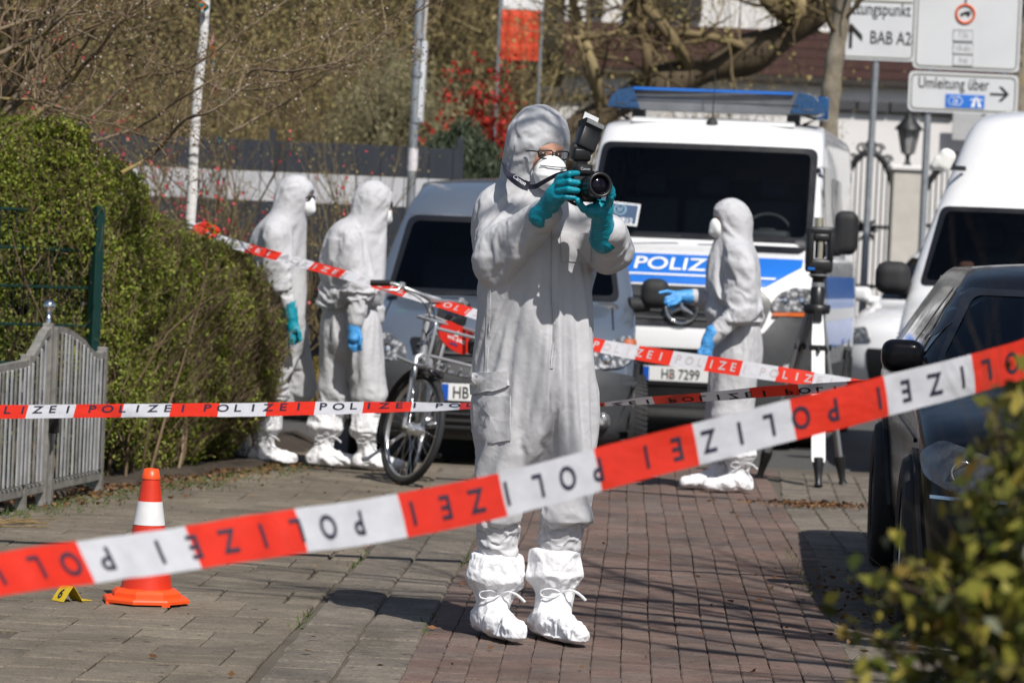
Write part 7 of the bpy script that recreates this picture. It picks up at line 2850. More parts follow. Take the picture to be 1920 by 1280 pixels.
# near tape, upside down, from a post left of the frame to the bush at the right
_near = [(-260, 1118, 5.3), (0, 1079, 5.5), (420, 1018, 5.85), (860, 946, 6.2), (1235, 851, 6.5), (1600, 758, 6.75), (1900, 680, 7.0), (2140, 610, 7.2)]
_np = [at(x, y, Y) for x, y, Y in _near][::-1]
_ext = [Vector((4.16, 8.52, 1.62)), Vector((2.7, 7.85, 1.42))]
_sp = spline([tuple(p) for p in _ext + _np], 4000)
_d = np.linalg.norm(np.diff(_sp, axis=0), axis=1)
_lead = float(_d[:int(np.argmin(np.linalg.norm(_sp - np.array(_np[1]), axis=1)))].sum()) - (_np[0] - _np[1]).length
_np = _ext + _np + [Vector((-2.0, 4.95, 0.68))]


def stake(x, y, h, label):
    r = root('wooden_stake', label, 'stake', (x, y, 0))
    part('shaft', M_BARK, r, lambda b: b.tube([(0, 0, -0.1), (0, 0, h * 0.9), (0, 0, h)], [0.022, 0.022, 0.012], 8))


stake(-2.02, 4.95, 0.9, 'wooden stake holding the near end of the foreground police tape')
stake(-3.16, 14.45, 0.95, 'wooden stake beside the metal gate holding the level police tape')
tape('barrier_tape', 'blurred red and white police tape slanting across the whole foreground', _np, [(0, PI + .1), (_lead + .8, PI + .03), (_lead + 1.28, PI + .1), (_lead + 1.77, PI + .22), (_lead + 2.3, PI + .52), (_lead + 2.79, PI + .76), (_lead + 3.3, PI + .9)], 0.081, 0.236, 0.246 + _lead, 0.861 + _lead, seed=3, waves=0.009, letter_h=0.045, n=700)

_m0 = Vector((-3.14, 14.45, 0.62))
# middle tape, level, behind the photographer; folded over on the right
_mid = [(-160, 771, 14.3), (0, 772, 14.3), (420, 768, 14.25), (880, 762, 14.2), (1000, 762, 14.2), (1130, 757, 14.2), (1300, 746, 14.15), (1450, 733, 14.1), (1580, 726, 14.05), (1700, 716, 14.0), (1860, 700, 13.9)]
_lm = (at(*_mid[0]) - _m0).length
tape('barrier_tape', 'level police tape running behind the photographer from the gate to the black car', [Vector((-3.14, 14.45, 0.62))] + [at(*q) for q in _mid], [R_(58)] * 6 + [R_(70), R_(90), R_(110), R_(118), R_(118), R_(116)], 0.10, 0.202, -0.135 + _lm, 0.747 + _lm, seed=5, waves=0.003, vshift=0.012)

# sagging tape from the white pole down to the tripod
_up = [(362, 428, 20.15), (440, 458, 20.1), (560, 491, 20.0), (700, 531, 19.85), (830, 570, 19.7), (905, 593, 19.6), (1010, 621, 19.5), (1125, 648, 19.4), (1270, 673, 19.25), (1420, 695, 19.1), (1560, 716, 19.0), (1700, 738, 18.9)]
tape('barrier_tape', 'slanting police tape tied to the white pole and passing the bicycle handlebar', [at(*q) for q in _up], [R_(62)] * 5 + [R_(50), R_(35), R_(30), R_(40), R_(50)], 0.10, 0.2055, -0.06, 0.1, seed=8, waves=0.003, ink=mat('faint_print', (0.40, 0.36, 0.36), 0.6))


def pole():
    Y = 20.4
    b0, b1 = at(353, 445, Y), at(388, -30, Y)
    foot = Vector((b0.x - (b1.x - b0.x) * b0.z / (b1.z - b0.z), Y, 0))
    r = root('ribbon_pole', 'leaning white birch pole with coloured ribbons rising from the hedge', 'pole', foot)
    t = NT('white_birch')
    pos = t.n('ShaderNodeNewGeometry').outputs['Position']
    c = t.ramp(t.noise(10, 4, 0.7, pos, (1, 1, 3.0)), [(0.33, (0.07, 0.065, 0.06)), (0.45, (0.62, 0.61, 0.59)), (0.75, (0.80, 0.79, 0.77))])
    t.base(c)
    t.set(Roughness=0.7)
    d = (b1 - foot)
    pts = [Vector((0, 0, 0)) + d * k / 9 + Vector((0.008 * math.sin(k * 1.7), 0, 0)) for k in range(10)]
    part('shaft', t.m, r, lambda b: b.tube(pts, [0.037 - 0.0012 * k for k in range(10)], 12))
    def rib(name, px, py, w, h, m, tw):
        p = at(px, py, Y - 0.06) - foot
        b = MB()
        V = []
        for i in range(9):
            f = i / 8
            V += [p + Vector((-w / 2 * math.cos(tw * f) + 0.02 * math.sin(3 * f), 0.03 * math.sin(tw * f), -h * f)), p + Vector((w / 2 * math.cos(tw * f) + 0.02 * math.sin(3 * f), -0.03 * math.sin(tw * f), -h * f))]
        b.add(V, [[2 * i, 2 * i + 1, 2 * i + 3, 2 * i + 2] for i in range(8)], None, True)
        b.build(name, m, r, recalc=False)
    mr, mo, mt, mp = mat('red_ribbon', (0.65, 0.05, 0.02), 0.5), mat('orange_ribbon', (0.70, 0.20, 0.02), 0.5), mat('teal_ribbon', (0.0, 0.30, 0.33), 0.5), mat('pink_ribbon', (0.55, 0.25, 0.25), 0.5)
    rib('ribbon', 378, 4, 0.035, 0.05, mo, 1)
    rib('ribbon', 381, 8, 0.05, 0.06, mt, 1.5)
    rib('ribbon', 395, 48, 0.014, 0.13, mp, 4)
    rib('ribbon', 398, 88, 0.028, 0.07, mo, 1.2)
    rib('ribbon', 398, 112, 0.02, 0.08, M_TWHITE, 2.0)
    rib('ribbon', 401, 142, 0.014, 0.10, mp, 3)
    rib('ribbon', 403, 162, 0.025, 0.075, mr, 1.6)
    rib('ribbon', 408, 255, 0.016, 0.04, mt, 1.0)
    def knot(b):
        c = at(366, 432, Y - 0.05) - foot
        for k in range(4):
            b.tube([c + Vector((0.055 * math.cos(t), 0.05 * math.sin(t) + 0.04, -0.01 + 0.03 * k - .05 + 0.012 * math.sin(t * 2))) for t in np.linspace(0, 2 * PI, 16)], 0.013, 6, caps=False)
    part('tape_knot', M_TWHITE, r, knot)
    part('tape_knot', M_TRED, r, lambda b: b.tube([at(368, 428, 20.28) - foot, at(385, 424, 20.22) - foot, at(402, 428, 20.2) - foot, at(412, 436, 20.18) - foot], [0.025, 0.03, 0.02, 0.015], 6))


pole()


def lamp_post():
    Y = 27.2
    b0, b1 = at(772, 330, Y), at(789, -40, Y)
    foot = Vector((b0.x - (b1.x - b0.x) * b0.z / (b1.z - b0.z), Y, 0))
    r = root('sign_post', 'grey steel post before the privacy fence with a street sign seen edge-on', 'post', foot)
    d = (b1 - foot)
    part('tube', M_STEEL, r, lambda b: b.tube([(0, 0, 0), d * 0.5, d], [0.040, 0.037, 0.036], 12))
    q0, q1 = at(787, 228, Y) - foot, at(797, 78, Y) - foot
    def plate(b):
        w = 0.018
        b.add([q0 + Vector((-w, -.02, 0)), q0 + Vector((w, -.02, 0)), q1 + Vector((w, -.02, 0)), q1 + Vector((-w, -.02, 0)), q0 + Vector((-w, .4, 0)), q0 + Vector((w, .4, 0)), q1 + Vector((w, .4, 0)), q1 + Vector((-w, .4, 0))],
              [[0, 1, 2, 3], [4, 7, 6, 5], [0, 4, 5, 1], [1, 5, 6, 2], [2, 6, 7, 3], [3, 7, 4, 0]])
    part('sign_plate', mat('bare_sheet_metal', (0.78, 0.79, 0.80), 0.35, metal=0.3), r, plate)
    q2, q3 = at(790, 76, Y) - foot, at(799, -40, Y) - foot
    part('black_backing', M_BLACKM, r, lambda b: b.tube([at(781, 232, Y + .03) - foot, at(796, -40, Y + .03) - foot], 0.022, 6))
    part('upper_plate', mat('warm_sheet_metal', (0.55, 0.50, 0.45), 0.4, metal=0.3), r, lambda b: b.tube([q2 + Vector((0.02, 0, 0)), q3 + Vector((0.02, 0, 0))], 0.016, 6))
    for py in (70, 140, 226):
        part('clip', M_STEEL, r, lambda b: b.lathe([(0.046, -0.02), (0.046, 0.02)], 12, Matrix.Translation(at(779 + (226 - py) * 0.045, py, Y) - foot)))
    part('sticker', mat('sticker', (0.70, 0.66, 0.68), 0.5, var=0.2, vscale=30), r, lambda b: b.lathe([(0.0405, -0.09), (0.0405, 0.09)], 12, Matrix.Translation(at(774, 300, Y) - foot), close=False))


lamp_post()


def cone_():
    c = gp(272, 1130)
    r = root('traffic_cone', 'orange-red traffic cone with white reflective collar on the slabs', 'cone', (c.x, c.y, 0), R_(12))
    M_CO = mat('cone_red', (0.62, 0.035, 0.012), 0.38, var=0.10, vscale=10, bump=0.1, bscale=60)
    M_COB = mat('cone_orange', (0.85, 0.085, 0.012), 0.42, var=0.08, vscale=9)
    M_COW = mat('cone_reflective_white', (0.72, 0.72, 0.72), 0.35, var=0.08, vscale=20)
    def base(b):
        n = 8
        oct_ = [(0.152 / math.cos(PI / 8) * math.cos(2 * PI * (k + .5) / 8), 0.152 / math.cos(PI / 8) * math.sin(2 * PI * (k + .5) / 8)) for k in range(8)]
        V, F = [], []
        lv = [(1.0, 0.006), (1.0, 0.016), (0.97, 0.022), (0.80, 0.026), (0.79, 0.040), (0.72, 0.05), (0.55, 0.056)]
        for sc, z in lv:
            V += [(x * sc, y * sc, z) for x, y in oct_]
        for i in range(len(lv) - 1):
            F += [[i * n + k, i * n + (k + 1) % n, (i + 1) * n + (k + 1) % n, (i + 1) * n + k] for k in range(n)]
        F += [list(range(n))[::-1], [(len(lv) - 1) * n + k for k in range(n)]]
        b.add(V, F)
        for k in range(0, 8, 2):
            x, y = oct_[k]
            b.box((x * 0.9, y * 0.9, 0.003), (0.03, 0.03, 0.008))
    part('base', M_COB, r, base)
    rad = lambda z: 0.094 - (z - 0.05) * 0.155
    def band(z0, z1, d, m, nm):
        part(nm, m, r, lambda b: b.lathe([(rad(z0) + d, z0), (rad((z0 + z1) / 2) + d, (z0 + z1) / 2), (rad(z1) + d, z1)], 36, close=True))
    band(0.05, 0.285, 0, M_CO, 'lower_body')
    band(0.285, 0.370, 0.0012, M_COW, 'reflective_collar')
    band(0.370, 0.452, 0, M_CO, 'upper_body')
    part('tip', M_COB, r, lambda b: b.lathe([(rad(0.452) + 0.003, 0.452), (rad(0.456) + 0.003, 0.458), (rad(0.49) + 0.001, 0.488), (rad(0.49) - 0.008, 0.490), (rad(0.49) - 0.009, 0.46)], 32, close=False))


cone_()


def marker():
    c = gp(124, 1127)
    r = root('evidence_marker', 'small yellow folded evidence marker with number 6 on the slabs', 'marker', (c.x, c.y, 0.001), R_(62))
    m = mat('yellow_plastic', (0.62, 0.43, 0.02), 0.4, var=0.08, vscale=30)
    h, w, sp = 0.058, 0.075, 0.042
    def leaf(b, s):
        n = 4
        V = []
        for k in range(n + 1):
            f = k / n
            y = s * sp * (1 - f ** 1.1)
            for x in (-w / 2, w / 2):
                V += [(x, y, h * f), (x, y - s * 0.0018, h * f)]
        F = []
        for k in range(n):
            a, c2 = k * 4, k * 4 + 4
            F += [[a, a + 2, c2 + 2, c2], [a + 1, c2 + 1, c2 + 3, a + 3], [a, c2, c2 + 1, a + 1], [a + 2, a + 3, c2 + 3, c2 + 2]]
        F += [[0, 1, 3, 2], [n * 4, n * 4 + 2, n * 4 + 3, n * 4 + 1]]
        b.add(V, F)
    part('front_leaf', m, r, lambda b: leaf(b, -1))
    part('back_leaf', m, r, lambda b: leaf(b, 1))
    part('foot_flap', m, r, lambda b: b.box((0.0, sp + 0.02, 0.0015), (w, 0.045, 0.002)))
    ang = math.atan2(sp, h)
    put_text('number', '6', 0.055, Matrix.Translation((0.0, -sp * 0.5 - 0.0055, h * 0.5)) @ Matrix.Rotation(-ang, 4, 'X'), M_INK, r, 0.01)
    return r


marker_obj = marker()
marker_obj.rotation_euler = (0, 0, R_(-48))


# ------------------------------------------------------------------ bicycle
def bicycle():
    R0 = 0.33
    lean, head = R_(13), R_(24)       # leaning on its stand; heading to the left of the camera
    foot = gp(745, 908)
    r = root('bicycle', 'silver hire bicycle with red front panel leaning on its stand behind the photographer', 'bicycle', (foot.x, foot.y, 0), 0)
    # bicycle frame: local x' along travel (front = 0 axle), build upright then lean and turn
    M = Matrix.Rotation(R_(88), 4, 'Z') @ Matrix.Rotation(lean, 4, 'X')
    # local axes: +x backward along the bicycle, z up; the front hub sits at (0,0,R0)
    frame_m = mat('silver_bike_paint', (0.42, 0.43, 0.45), 0.3, metal=0.5, var=0.06)
    red_m = mat('red_panel', (0.60, 0.022, 0.012), 0.35, var=0.05)

    def P(x, y, z):
        return M @ Vector((x, y, z))
    steer = Matrix.Rotation(R_(33), 4, 'Z')

    def S(x, y, z):
        return M @ (steer @ Vector((x, y, z)))

    def wheel_b(cx, fn, nm):
        ring = lambda rr, y=0: [fn(cx + rr * math.cos(t), y, R0 + rr * math.sin(t)) for t in np.linspace(0, 2 * PI, 49)[:-1]]
        w = part(nm, M_RUBBER, r, lambda b: b.tube(ring(R0 - 0.021), 0.021, 8, closed=True))
        part('rim', M_ALU, w, lambda b: (b.tube(ring(R0 - 0.047, 0.006), 0.009, 6, closed=True), b.tube(ring(R0 - 0.047, -0.006), 0.009, 6, closed=True)))
        def sp(b):
            for k in range(28):
                a, s = 2 * PI * k / 28, (1 if k % 2 else -1)
                a2 = a + 0.5 * (1 if k % 4 < 2 else -1)
                b.tube([fn(cx + 0.03 * math.cos(a2), 0.03 * s, R0 + 0.03 * math.sin(a2)), fn(cx + (R0 - 0.05) * math.cos(a), 0.002 * s, R0 + (R0 - 0.05) * math.sin(a))], 0.0016, 4, caps=False)
        part('spokes', M_CHROME, w, sp)
        part('hub', M_ALU, w, lambda b: (b.tube([fn(cx, -0.05, R0), fn(cx, 0.05, R0)], 0.036, 12), b.tube([fn(cx, -0.075, R0), fn(cx, 0.075, R0)], 0.012, 8)))
    wheel_b(0.0, S, 'front_wheel')
    wheel_b(1.06, P, 'rear_wheel')
    part('mudguard', M_BLACK, r, lambda b: [b.tube([S((R0 + 0.02) * math.cos(t), y, R0 + (R0 + 0.02) * math.sin(t)) for t in np.linspace(R_(-25), R_(110), 20)], 0.008, 5) for y in (-0.024, -0.008, 0.008, 0.024)])
    part('mudguard', M_BLACK, r, lambda b: [b.tube([P(1.06 + (R0 + 0.02) * math.cos(t), y, R0 + (R0 + 0.02) * math.sin(t)) for t in np.linspace(R_(-5), R_(150), 20)], 0.008, 5) for y in (-0.024, -0.008, 0.008, 0.024)])
    part('fork', frame_m, r, lambda b: [b.tube([S(0, s * 0.062, R0), S(0.04, s * 0.058, R0 + 0.2), S(0.10, s * 0.045, R0 + 0.40), S(0.115, 0, R0 + 0.425)], [0.013, 0.016, 0.019, 0.02], 8) for s in (-1, 1)])
    fr = part('frame', frame_m, r, lambda b: (b.tube([S(0.115, 0, R0 + 0.42), S(0.17, 0, R0 + 0.62)], 0.024, 10), b.tube([P(0.15, 0, R0 + 0.56), P(0.30, 0, 0.52), P(0.60, 0, 0.32)], 0.028, 10), b.tube([P(0.60, 0, 0.32), P(0.76, 0, 0.86)], 0.02, 10),
                                              b.tube([P(0.60, 0.03, 0.32), P(1.06, 0.06, R0)], 0.012, 8), b.tube([P(0.60, -0.03, 0.32), P(1.06, -0.06, R0)], 0.012, 8), b.tube([P(0.72, 0.03, 0.70), P(1.06, 0.06, R0)], 0.01, 8), b.tube([P(0.72, -0.03, 0.70), P(1.06, -0.06, R0)], 0.01, 8)))
    part('saddle', M_BLACK, r, lambda b: b.tube([P(0.68, 0, 0.97), P(0.80, 0, 0.975), P(0.93, 0, 0.985)], [0.03, 0.06, 0.095], 10))
    part('seat_post', M_ALU, r, lambda b: b.tube([P(0.755, 0, 0.84), P(0.79, 0, 0.97)], 0.014, 8))
    hb = part('handlebar', M_ALU, r, lambda b: (b.tube([S(0.17, 0, R0 + 0.60), S(0.185, 0, R0 + 0.74)], 0.016, 8), b.tube([S(0.30, -0.31, 1.08), S(0.22, -0.25, 1.10), S(0.16, -0.10, 1.085), S(0.155, 0, 1.07), S(0.16, 0.10, 1.085), S(0.22, 0.25, 1.10), S(0.30, 0.31, 1.08)], 0.0125, 8)))
    for s in (-1, 1):
        part('grip', M_BLACKM, hb, lambda b: b.tube([S(0.235, s * 0.262, 1.10), S(0.33, s * 0.335, 1.07)], 0.018, 8))
        part('brake_lever', M_ALU, hb, lambda b: (b.tube([S(0.20, s * 0.21, 1.105), S(0.175, s * 0.24, 1.07), S(0.235, s * 0.31, 1.05)], [0.012, 0.009, 0.006], 6), b.box(S(0.205, s * 0.205, 1.105), (0.04, 0.04, 0.035), bev=0.008)))
    part('brake_cable', M_BLACK, r, lambda b: [b.tube(spline([tuple(S(0.18, s * 0.20, 1.08)), tuple(S(0.06, s * 0.13, 1.05)), tuple(S(0.04, s * 0.05, 0.95)), tuple(S(0.13, s * 0.01, 0.86))], 16), 0.004, 5) for s in (-1, 1, 0.55)])
    # front carrier: hoops of tube with the red panel
    def carrier(b):
        for s in (-1, 1):
            b.tube(spline([tuple(S(0.12, s * 0.15, 0.70)), tuple(S(-0.17, s * 0.15, 0.70)), tuple(S(-0.21, s * 0.15, 0.75)), tuple(S(-0.20, s * 0.15, 0.93)), tuple(S(-0.16, s * 0.15, 0.96)), tuple(S(0.02, s * 0.15, 0.96))], 26), 0.011, 8)
        for x, z in ((-0.20, 0.93), (-0.20, 0.77), (0.02, 0.96)):
            b.tube([S(x, -0.15, z), S(x, 0.15, z)], 0.010, 8)
        for y in (-0.08, 0.0, 0.08):
            b.tube([S(0.10, y, 0.69), S(-0.19, y, 0.70), S(-0.21, y, 0.74)], 0.009, 6)
        b.tube([S(0.14, 0, 0.74), S(-0.02, 0, 0.70)], 0.014, 6)
        b.tube([S(0.02, -0.15, 0.96), S(0.17, 0, 0.98)], 0.009, 6)
        b.tube([S(0.02, 0.15, 0.96), S(0.17, 0, 0.98)], 0.009, 6)
    ca = part('front_carrier', frame_m, r, carrier)
    # red panel across the front of the carrier, on the right half as seen
    c0 = at(853, 634, foot.y + 0.06) - Vector((foot.x, foot.y, 0))
    ax = Vector((0.86, 0.40, -0.30)).normalized()
    az = Vector((0.12, 0.0, 1)).normalized()
    az = (az - ax * az.dot(ax)).normalized()
    ay = az.cross(ax)
    MP = Matrix.Translation(c0) @ Matrix((ax, ay, az)).transposed().to_4x4()
    pl = round_poly([(-0.115, 0.055), (-0.07, 0.085), (0.0, 0.075), (0.06, 0.08), (0.125, 0.045), (0.125, -0.03), (0.08, -0.075), (0.0, -0.07), (-0.07, -0.045), (-0.115, -0.01)], 0.03, 3)
    pan = part('red_panel', red_m, ca, lambda b: b.prism(pl, -0.01, 0.012, MP))
    part('panel_emblem', M_WHITEF, pan, lambda b: b.add([MP @ Vector(q) for q in ((-0.018, -0.012, 0.012), (0.012, -0.012, 0.012), (0.0, -0.012, 0.05))], [[0, 1, 2]]))
    put_text('panel_lettering', 'WK-BIKE', 0.030, MP @ Matrix.Translation((0.005, -0.0125, -0.005)), M_WHITEF, pan, 0.012)
    part('panel_mark', mat('blue_print', (0.02, 0.04, 0.18), 0.5), pan, lambda b: b.prism([(-0.03, -0.04), (0.03, -0.04), (0.02, -0.03), (-0.02, -0.03)], -0.0125, -0.0105, MP))
    part('front_lamp', M_LENS, r, lambda b: b.lathe([(0.032, 0), (0.03, 0.03), (0.001, 0.036)], 14, Matrix.Translation(S(-0.02, 0.0, 0.665)) @ Matrix.Rotation(PI / 2, 4, 'X')))
    part('bell', M_BLACK, r, lambda b: b.box(S(-0.16, -0.15, 0.88), (0.07, 0.05, 0.09), bev=0.02, seg=2))
    part('kickstand', M_ALU, r, lambda b: (b.tube([P(0.55, 0.05, 0.28), P(0.50, 0.20, 0.10), P(0.48, 0.24, 0.055)], [0.012, 0.010, 0.012], 6), b.tube([P(0.48, 0.235, 0.06), P(0.46, 0.26, 0.05)], 0.014, 6)))
    part('pedal_crank', M_BLACK, r, lambda b: (b.tube([P(0.60, -0.06, 0.32), P(0.60, 0.06, 0.32)], 0.02, 8), b.tube([P(0.60, 0.07, 0.32), P(0.55, 0.08, 0.47)], 0.011, 6), b.tube([P(0.60, -0.07, 0.32), P(0.65, -0.08, 0.17)], 0.011, 6), b.box(P(0.55, 0.13, 0.47), (0.09, 0.09, 0.025), bev=0.005), b.box(P(0.65, -0.13, 0.17), (0.09, 0.09, 0.025), bev=0.005)))
    part('chain_guard', M_BLACK, r, lambda b: b.tube([P(0.56, 0.045, 0.32), P(0.80, 0.05, 0.34), P(1.06, 0.05, R0)], [0.05, 0.03, 0.035], 8))


bicycle()


# ------------------------------------------------------------------ scanner on tripod
def scanner():
    f0, f1, f2 = gp(1535, 913), gp(1424, 896), gp(1581, 908)
    head = at(1532, 570, 21.35)
    top = Vector((head.x, 21.35, 0))
    r = root('survey_tripod', 'silver survey tripod with wide white front leg and black feet', 'tripod', (top.x, top.y, 0))
    hz = head.z
    off = Vector((top.x, top.y, 0))
    white = mat('white_leg_paint', (0.84, 0.84, 0.83), 0.4, var=0.03)
    grey = mat('grey_leg', (0.36, 0.37, 0.38), 0.35, metal=0.7, var=0.1)
    for foot, m, wd, two in ((f0, white, 0.040, False), (f1, grey, 0.017, True), (f2, grey, 0.017, True)):
        a = Vector((0, 0, hz - 0.03)) + (foot - off).normalized() * 0.07 * Vector((1, 1, 0)).length
        a = Vector(((foot - off).x * 0.10, (foot - off).y * 0.10, hz - 0.03))
        e = foot - off
        d = (e - a)
        side = Vector((d.y, -d.x, 0)).normalized() if two else Vector((1, 0, 0))
        lg = MB()
        if two:
            for s in (-1, 1):
                lg.tube([a + side * s * 0.024, a + d * 0.86 + side * s * 0.014], wd, 8)
            lg.tube([a + d * 0.45, a + d * 0.88], wd * 1.25, 8)
        else:
            n = Vector((0, -1, 0))
            V = []
            for t, w in ((0.02, 0.030), (0.18, 0.040), (0.84, 0.043), (0.86, 0.040)):
                c = a + d * t
                V += [c + side * w - Vector((0, .018, 0)), c - side * w - Vector((0, .018, 0)), c - side * w + Vector((0, .018, 0)), c + side * w + Vector((0, .018, 0))]
            F = [[i * 4 + q, i * 4 + (q + 1) % 4, i * 4 + 4 + (q + 1) % 4, i * 4 + 4 + q] for i in range(3) for q in range(4)] + [[0, 1, 2, 3], [12, 13, 14, 15]]
            lg.add(V, F)
        o = lg.build('leg', m, r)
        part('foot_spike', M_BLACK, o, lambda b: b.tube([a + d * 0.84, a + d * 0.87, a + d * 0.91, a + d * 0.975, e + Vector((0, 0, 0.004))], [0.036, 0.036, 0.028, 0.020, 0.030], 10))
        part('leg_clamp', M_BLACK, o, lambda b: b.box(a + d * 0.22, (0.105 if not two else 0.075, 0.055, 0.035), bev=0.006))
        part('clamp_screw', M_BLACK, o, lambda b: b.tube([a + d * 0.22 + Vector((0, -0.03, 0)), a + d * 0.25 + Vector((0.0, -0.035, 0))], [0.014, 0.01], 6))
    part('centre_column', grey, r, lambda b: b.tube([(0, 0, hz - 0.7), (0, 0, hz)], 0.02, 10))
    part('head_plate', M_BLACK, r, lambda b: (b.lathe([(0.075, hz - 0.06), (0.085, hz - 0.04), (0.085, hz - 0.005), (0.05, hz)], 16), b.box((0, -0.075, hz - 0.07), (0.055, 0.03, 0.08), bev=0.006)))
    part('spreader', M_BLACK, r, lambda b: b.tube([(-0.02, -0.02, hz - 0.72), (0.0, 0.0, hz - 0.70), (0.02, 0.02, hz - 0.72)], 0.012, 6))
    s = root('laser_scanner', 'black laser scanner with silver mirror drum standing on the tripod', 'scanner', (top.x, top.y, hz), R_(4))
    part('tribrach', M_BLACK, s, lambda b: b.lathe([(0.045, 0.0), (0.045, 0.10), (0.038, 0.105), (0.038, 0.16), (0.055, 0.17), (0.055, 0.2)], 18))
    part('clamp_ring', M_ALU, s, lambda b: b.lathe([(0.0405, 0.108), (0.0405, 0.135)], 18, close=False))
    part('neck_ring', M_ALU, s, lambda b: b.lathe([(0.066, 0.178), (0.066, 0.186)], 18))
    z0 = 0.2
    part('housing', M_BLACK, s, lambda b: (b.box((0, 0, z0 + 0.04), (0.165, 0.11, 0.085), bev=0.018, seg=2), b.box((-0.062, 0, z0 + 0.16), (0.042, 0.11, 0.24), bev=0.012, seg=2), b.box((0.066, 0, z0 + 0.16), (0.034, 0.11, 0.20), bev=0.012, seg=2), b.box((0.0, 0, z0 + 0.255), (0.165, 0.11, 0.055), bev=0.014, seg=2), b.box((0.002, -0.03, z0 + 0.215), (0.10, 0.07, 0.05), bev=0.012, seg=2)))
    part('mirror_drum', M_CHROME, s, lambda b: b.tube([(0.002, 0, z0 + 0.085), (0.002, 0, z0 + 0.19)], 0.032, 18))
    part('blue_badge', M_BLUEF, s, lambda b: b.box((-0.055, -0.0565, z0 + 0.02), (0.045, 0.003, 0.014)))
    part('top_tube', M_CHROME, s, lambda b: b.tube([(-0.012, 0, z0 + 0.28), (-0.012, 0, z0 + 0.34)], 0.03, 16))


scanner()


# ------------------------------------------------------------------ traffic signs far right
def board(parent, w, h, face, frame_c, z, y=0.0, x=0.0):
    b = MB()
    b.prism(round_poly([(x - w / 2, z - h / 2), (x + w / 2, z - h / 2), (x + w / 2, z + h / 2), (x - w / 2, z + h / 2)], 0.06), y, y + 0.02)
    o = b.build('sign_panel', face, parent)
    k = MB()
    pts = [Vector((p[0], y - 0.002, p[1])) for p in round_poly([(x - w / 2 + .03, z - h / 2 + .03), (x + w / 2 - .03, z - h / 2 + .03), (x + w / 2 - .03, z + h / 2 - .03), (x - w / 2 + .03, z + h / 2 - .03)], 0.05)]
    k.tube(pts, 0.0065, 5, closed=True)
    k.build('border_line', frame_c, o)
    return o


M_SIGNW = mat('sign_white', (0.60, 0.61, 0.62), 0.5, var=0.06, vscale=2)
M_OLIVE = mat('faded_border', (0.16, 0.165, 0.11), 0.5)
M_SIGNK = mat('sign_black', (0.015, 0.015, 0.015), 0.5)


def arrow_sign():
    Y = 37.0
    tilt = 0.0
    x0, x1 = at(1566, 60, Y).x, at(1716, 60, Y).x
    cx = at(1640, 200, Y).x
    zt, zb = at(1640, -25, Y).z, at(1640, 114, Y).z
    r = root('direction_sign', 'white direction sign reading Rettungspunkt with a straight-ahead arrow and BAB A28', 'sign', (cx, Y, 0))
    part('post', M_STEEL, r, lambda b: b.tube([(-0.05, 0.05, 0), (0.0, 0.05, zt + 0.1)], 0.038, 10))
    xm = (x0 + x1) / 2 - cx
    o = board(r, x1 - x0, zt - zb, M_SIGNW, M_OLIVE, (zt + zb) / 2, 0, xm)
    def T(px, py):
        p = at(px, py, Y)
        return Matrix.Translation((p.x - cx, -0.004, p.z))
    put_text('sign_lettering', 'Rettungspunkt', 0.20, T(1640, 22), M_SIGNK, o, 0.008, 0.66)
    put_text('sign_lettering', 'BAB A28', 0.20, T(1675, 73), M_SIGNK, o, 0.008, 0.70)
    p0, p1 = at(1593, 92, Y), at(1595, 50, Y)
    def arrow(b):
        a, c = Vector((p0.x - cx, -0.004, p0.z)), Vector((p0.x - cx, -0.004, p1.z))
        w = 0.018
        b.add([a + Vector((-w, 0, 0)), a + Vector((w, 0, 0)), c + Vector((w, 0, -0.03)), c + Vector((-w, 0, -0.03))], [[0, 1, 2, 3]])
        for s in (-1, 1):
            b.add([c + Vector((0, 0, 0.03)), c + Vector((0, 0, -0.045)), c + Vector((s * 0.125, 0, -0.165)), c + Vector((s * 0.125, 0, -0.095))], [[0, 1, 2, 3]])
    part('arrow', M_SIGNK, o, arrow)
    part('top_rule', M_OLIVE, o, lambda b: b.box((xm, -0.003, at(1640, 4, Y).z), (x1 - x0 - 0.1, 0.003, 0.02)))


arrow_sign()


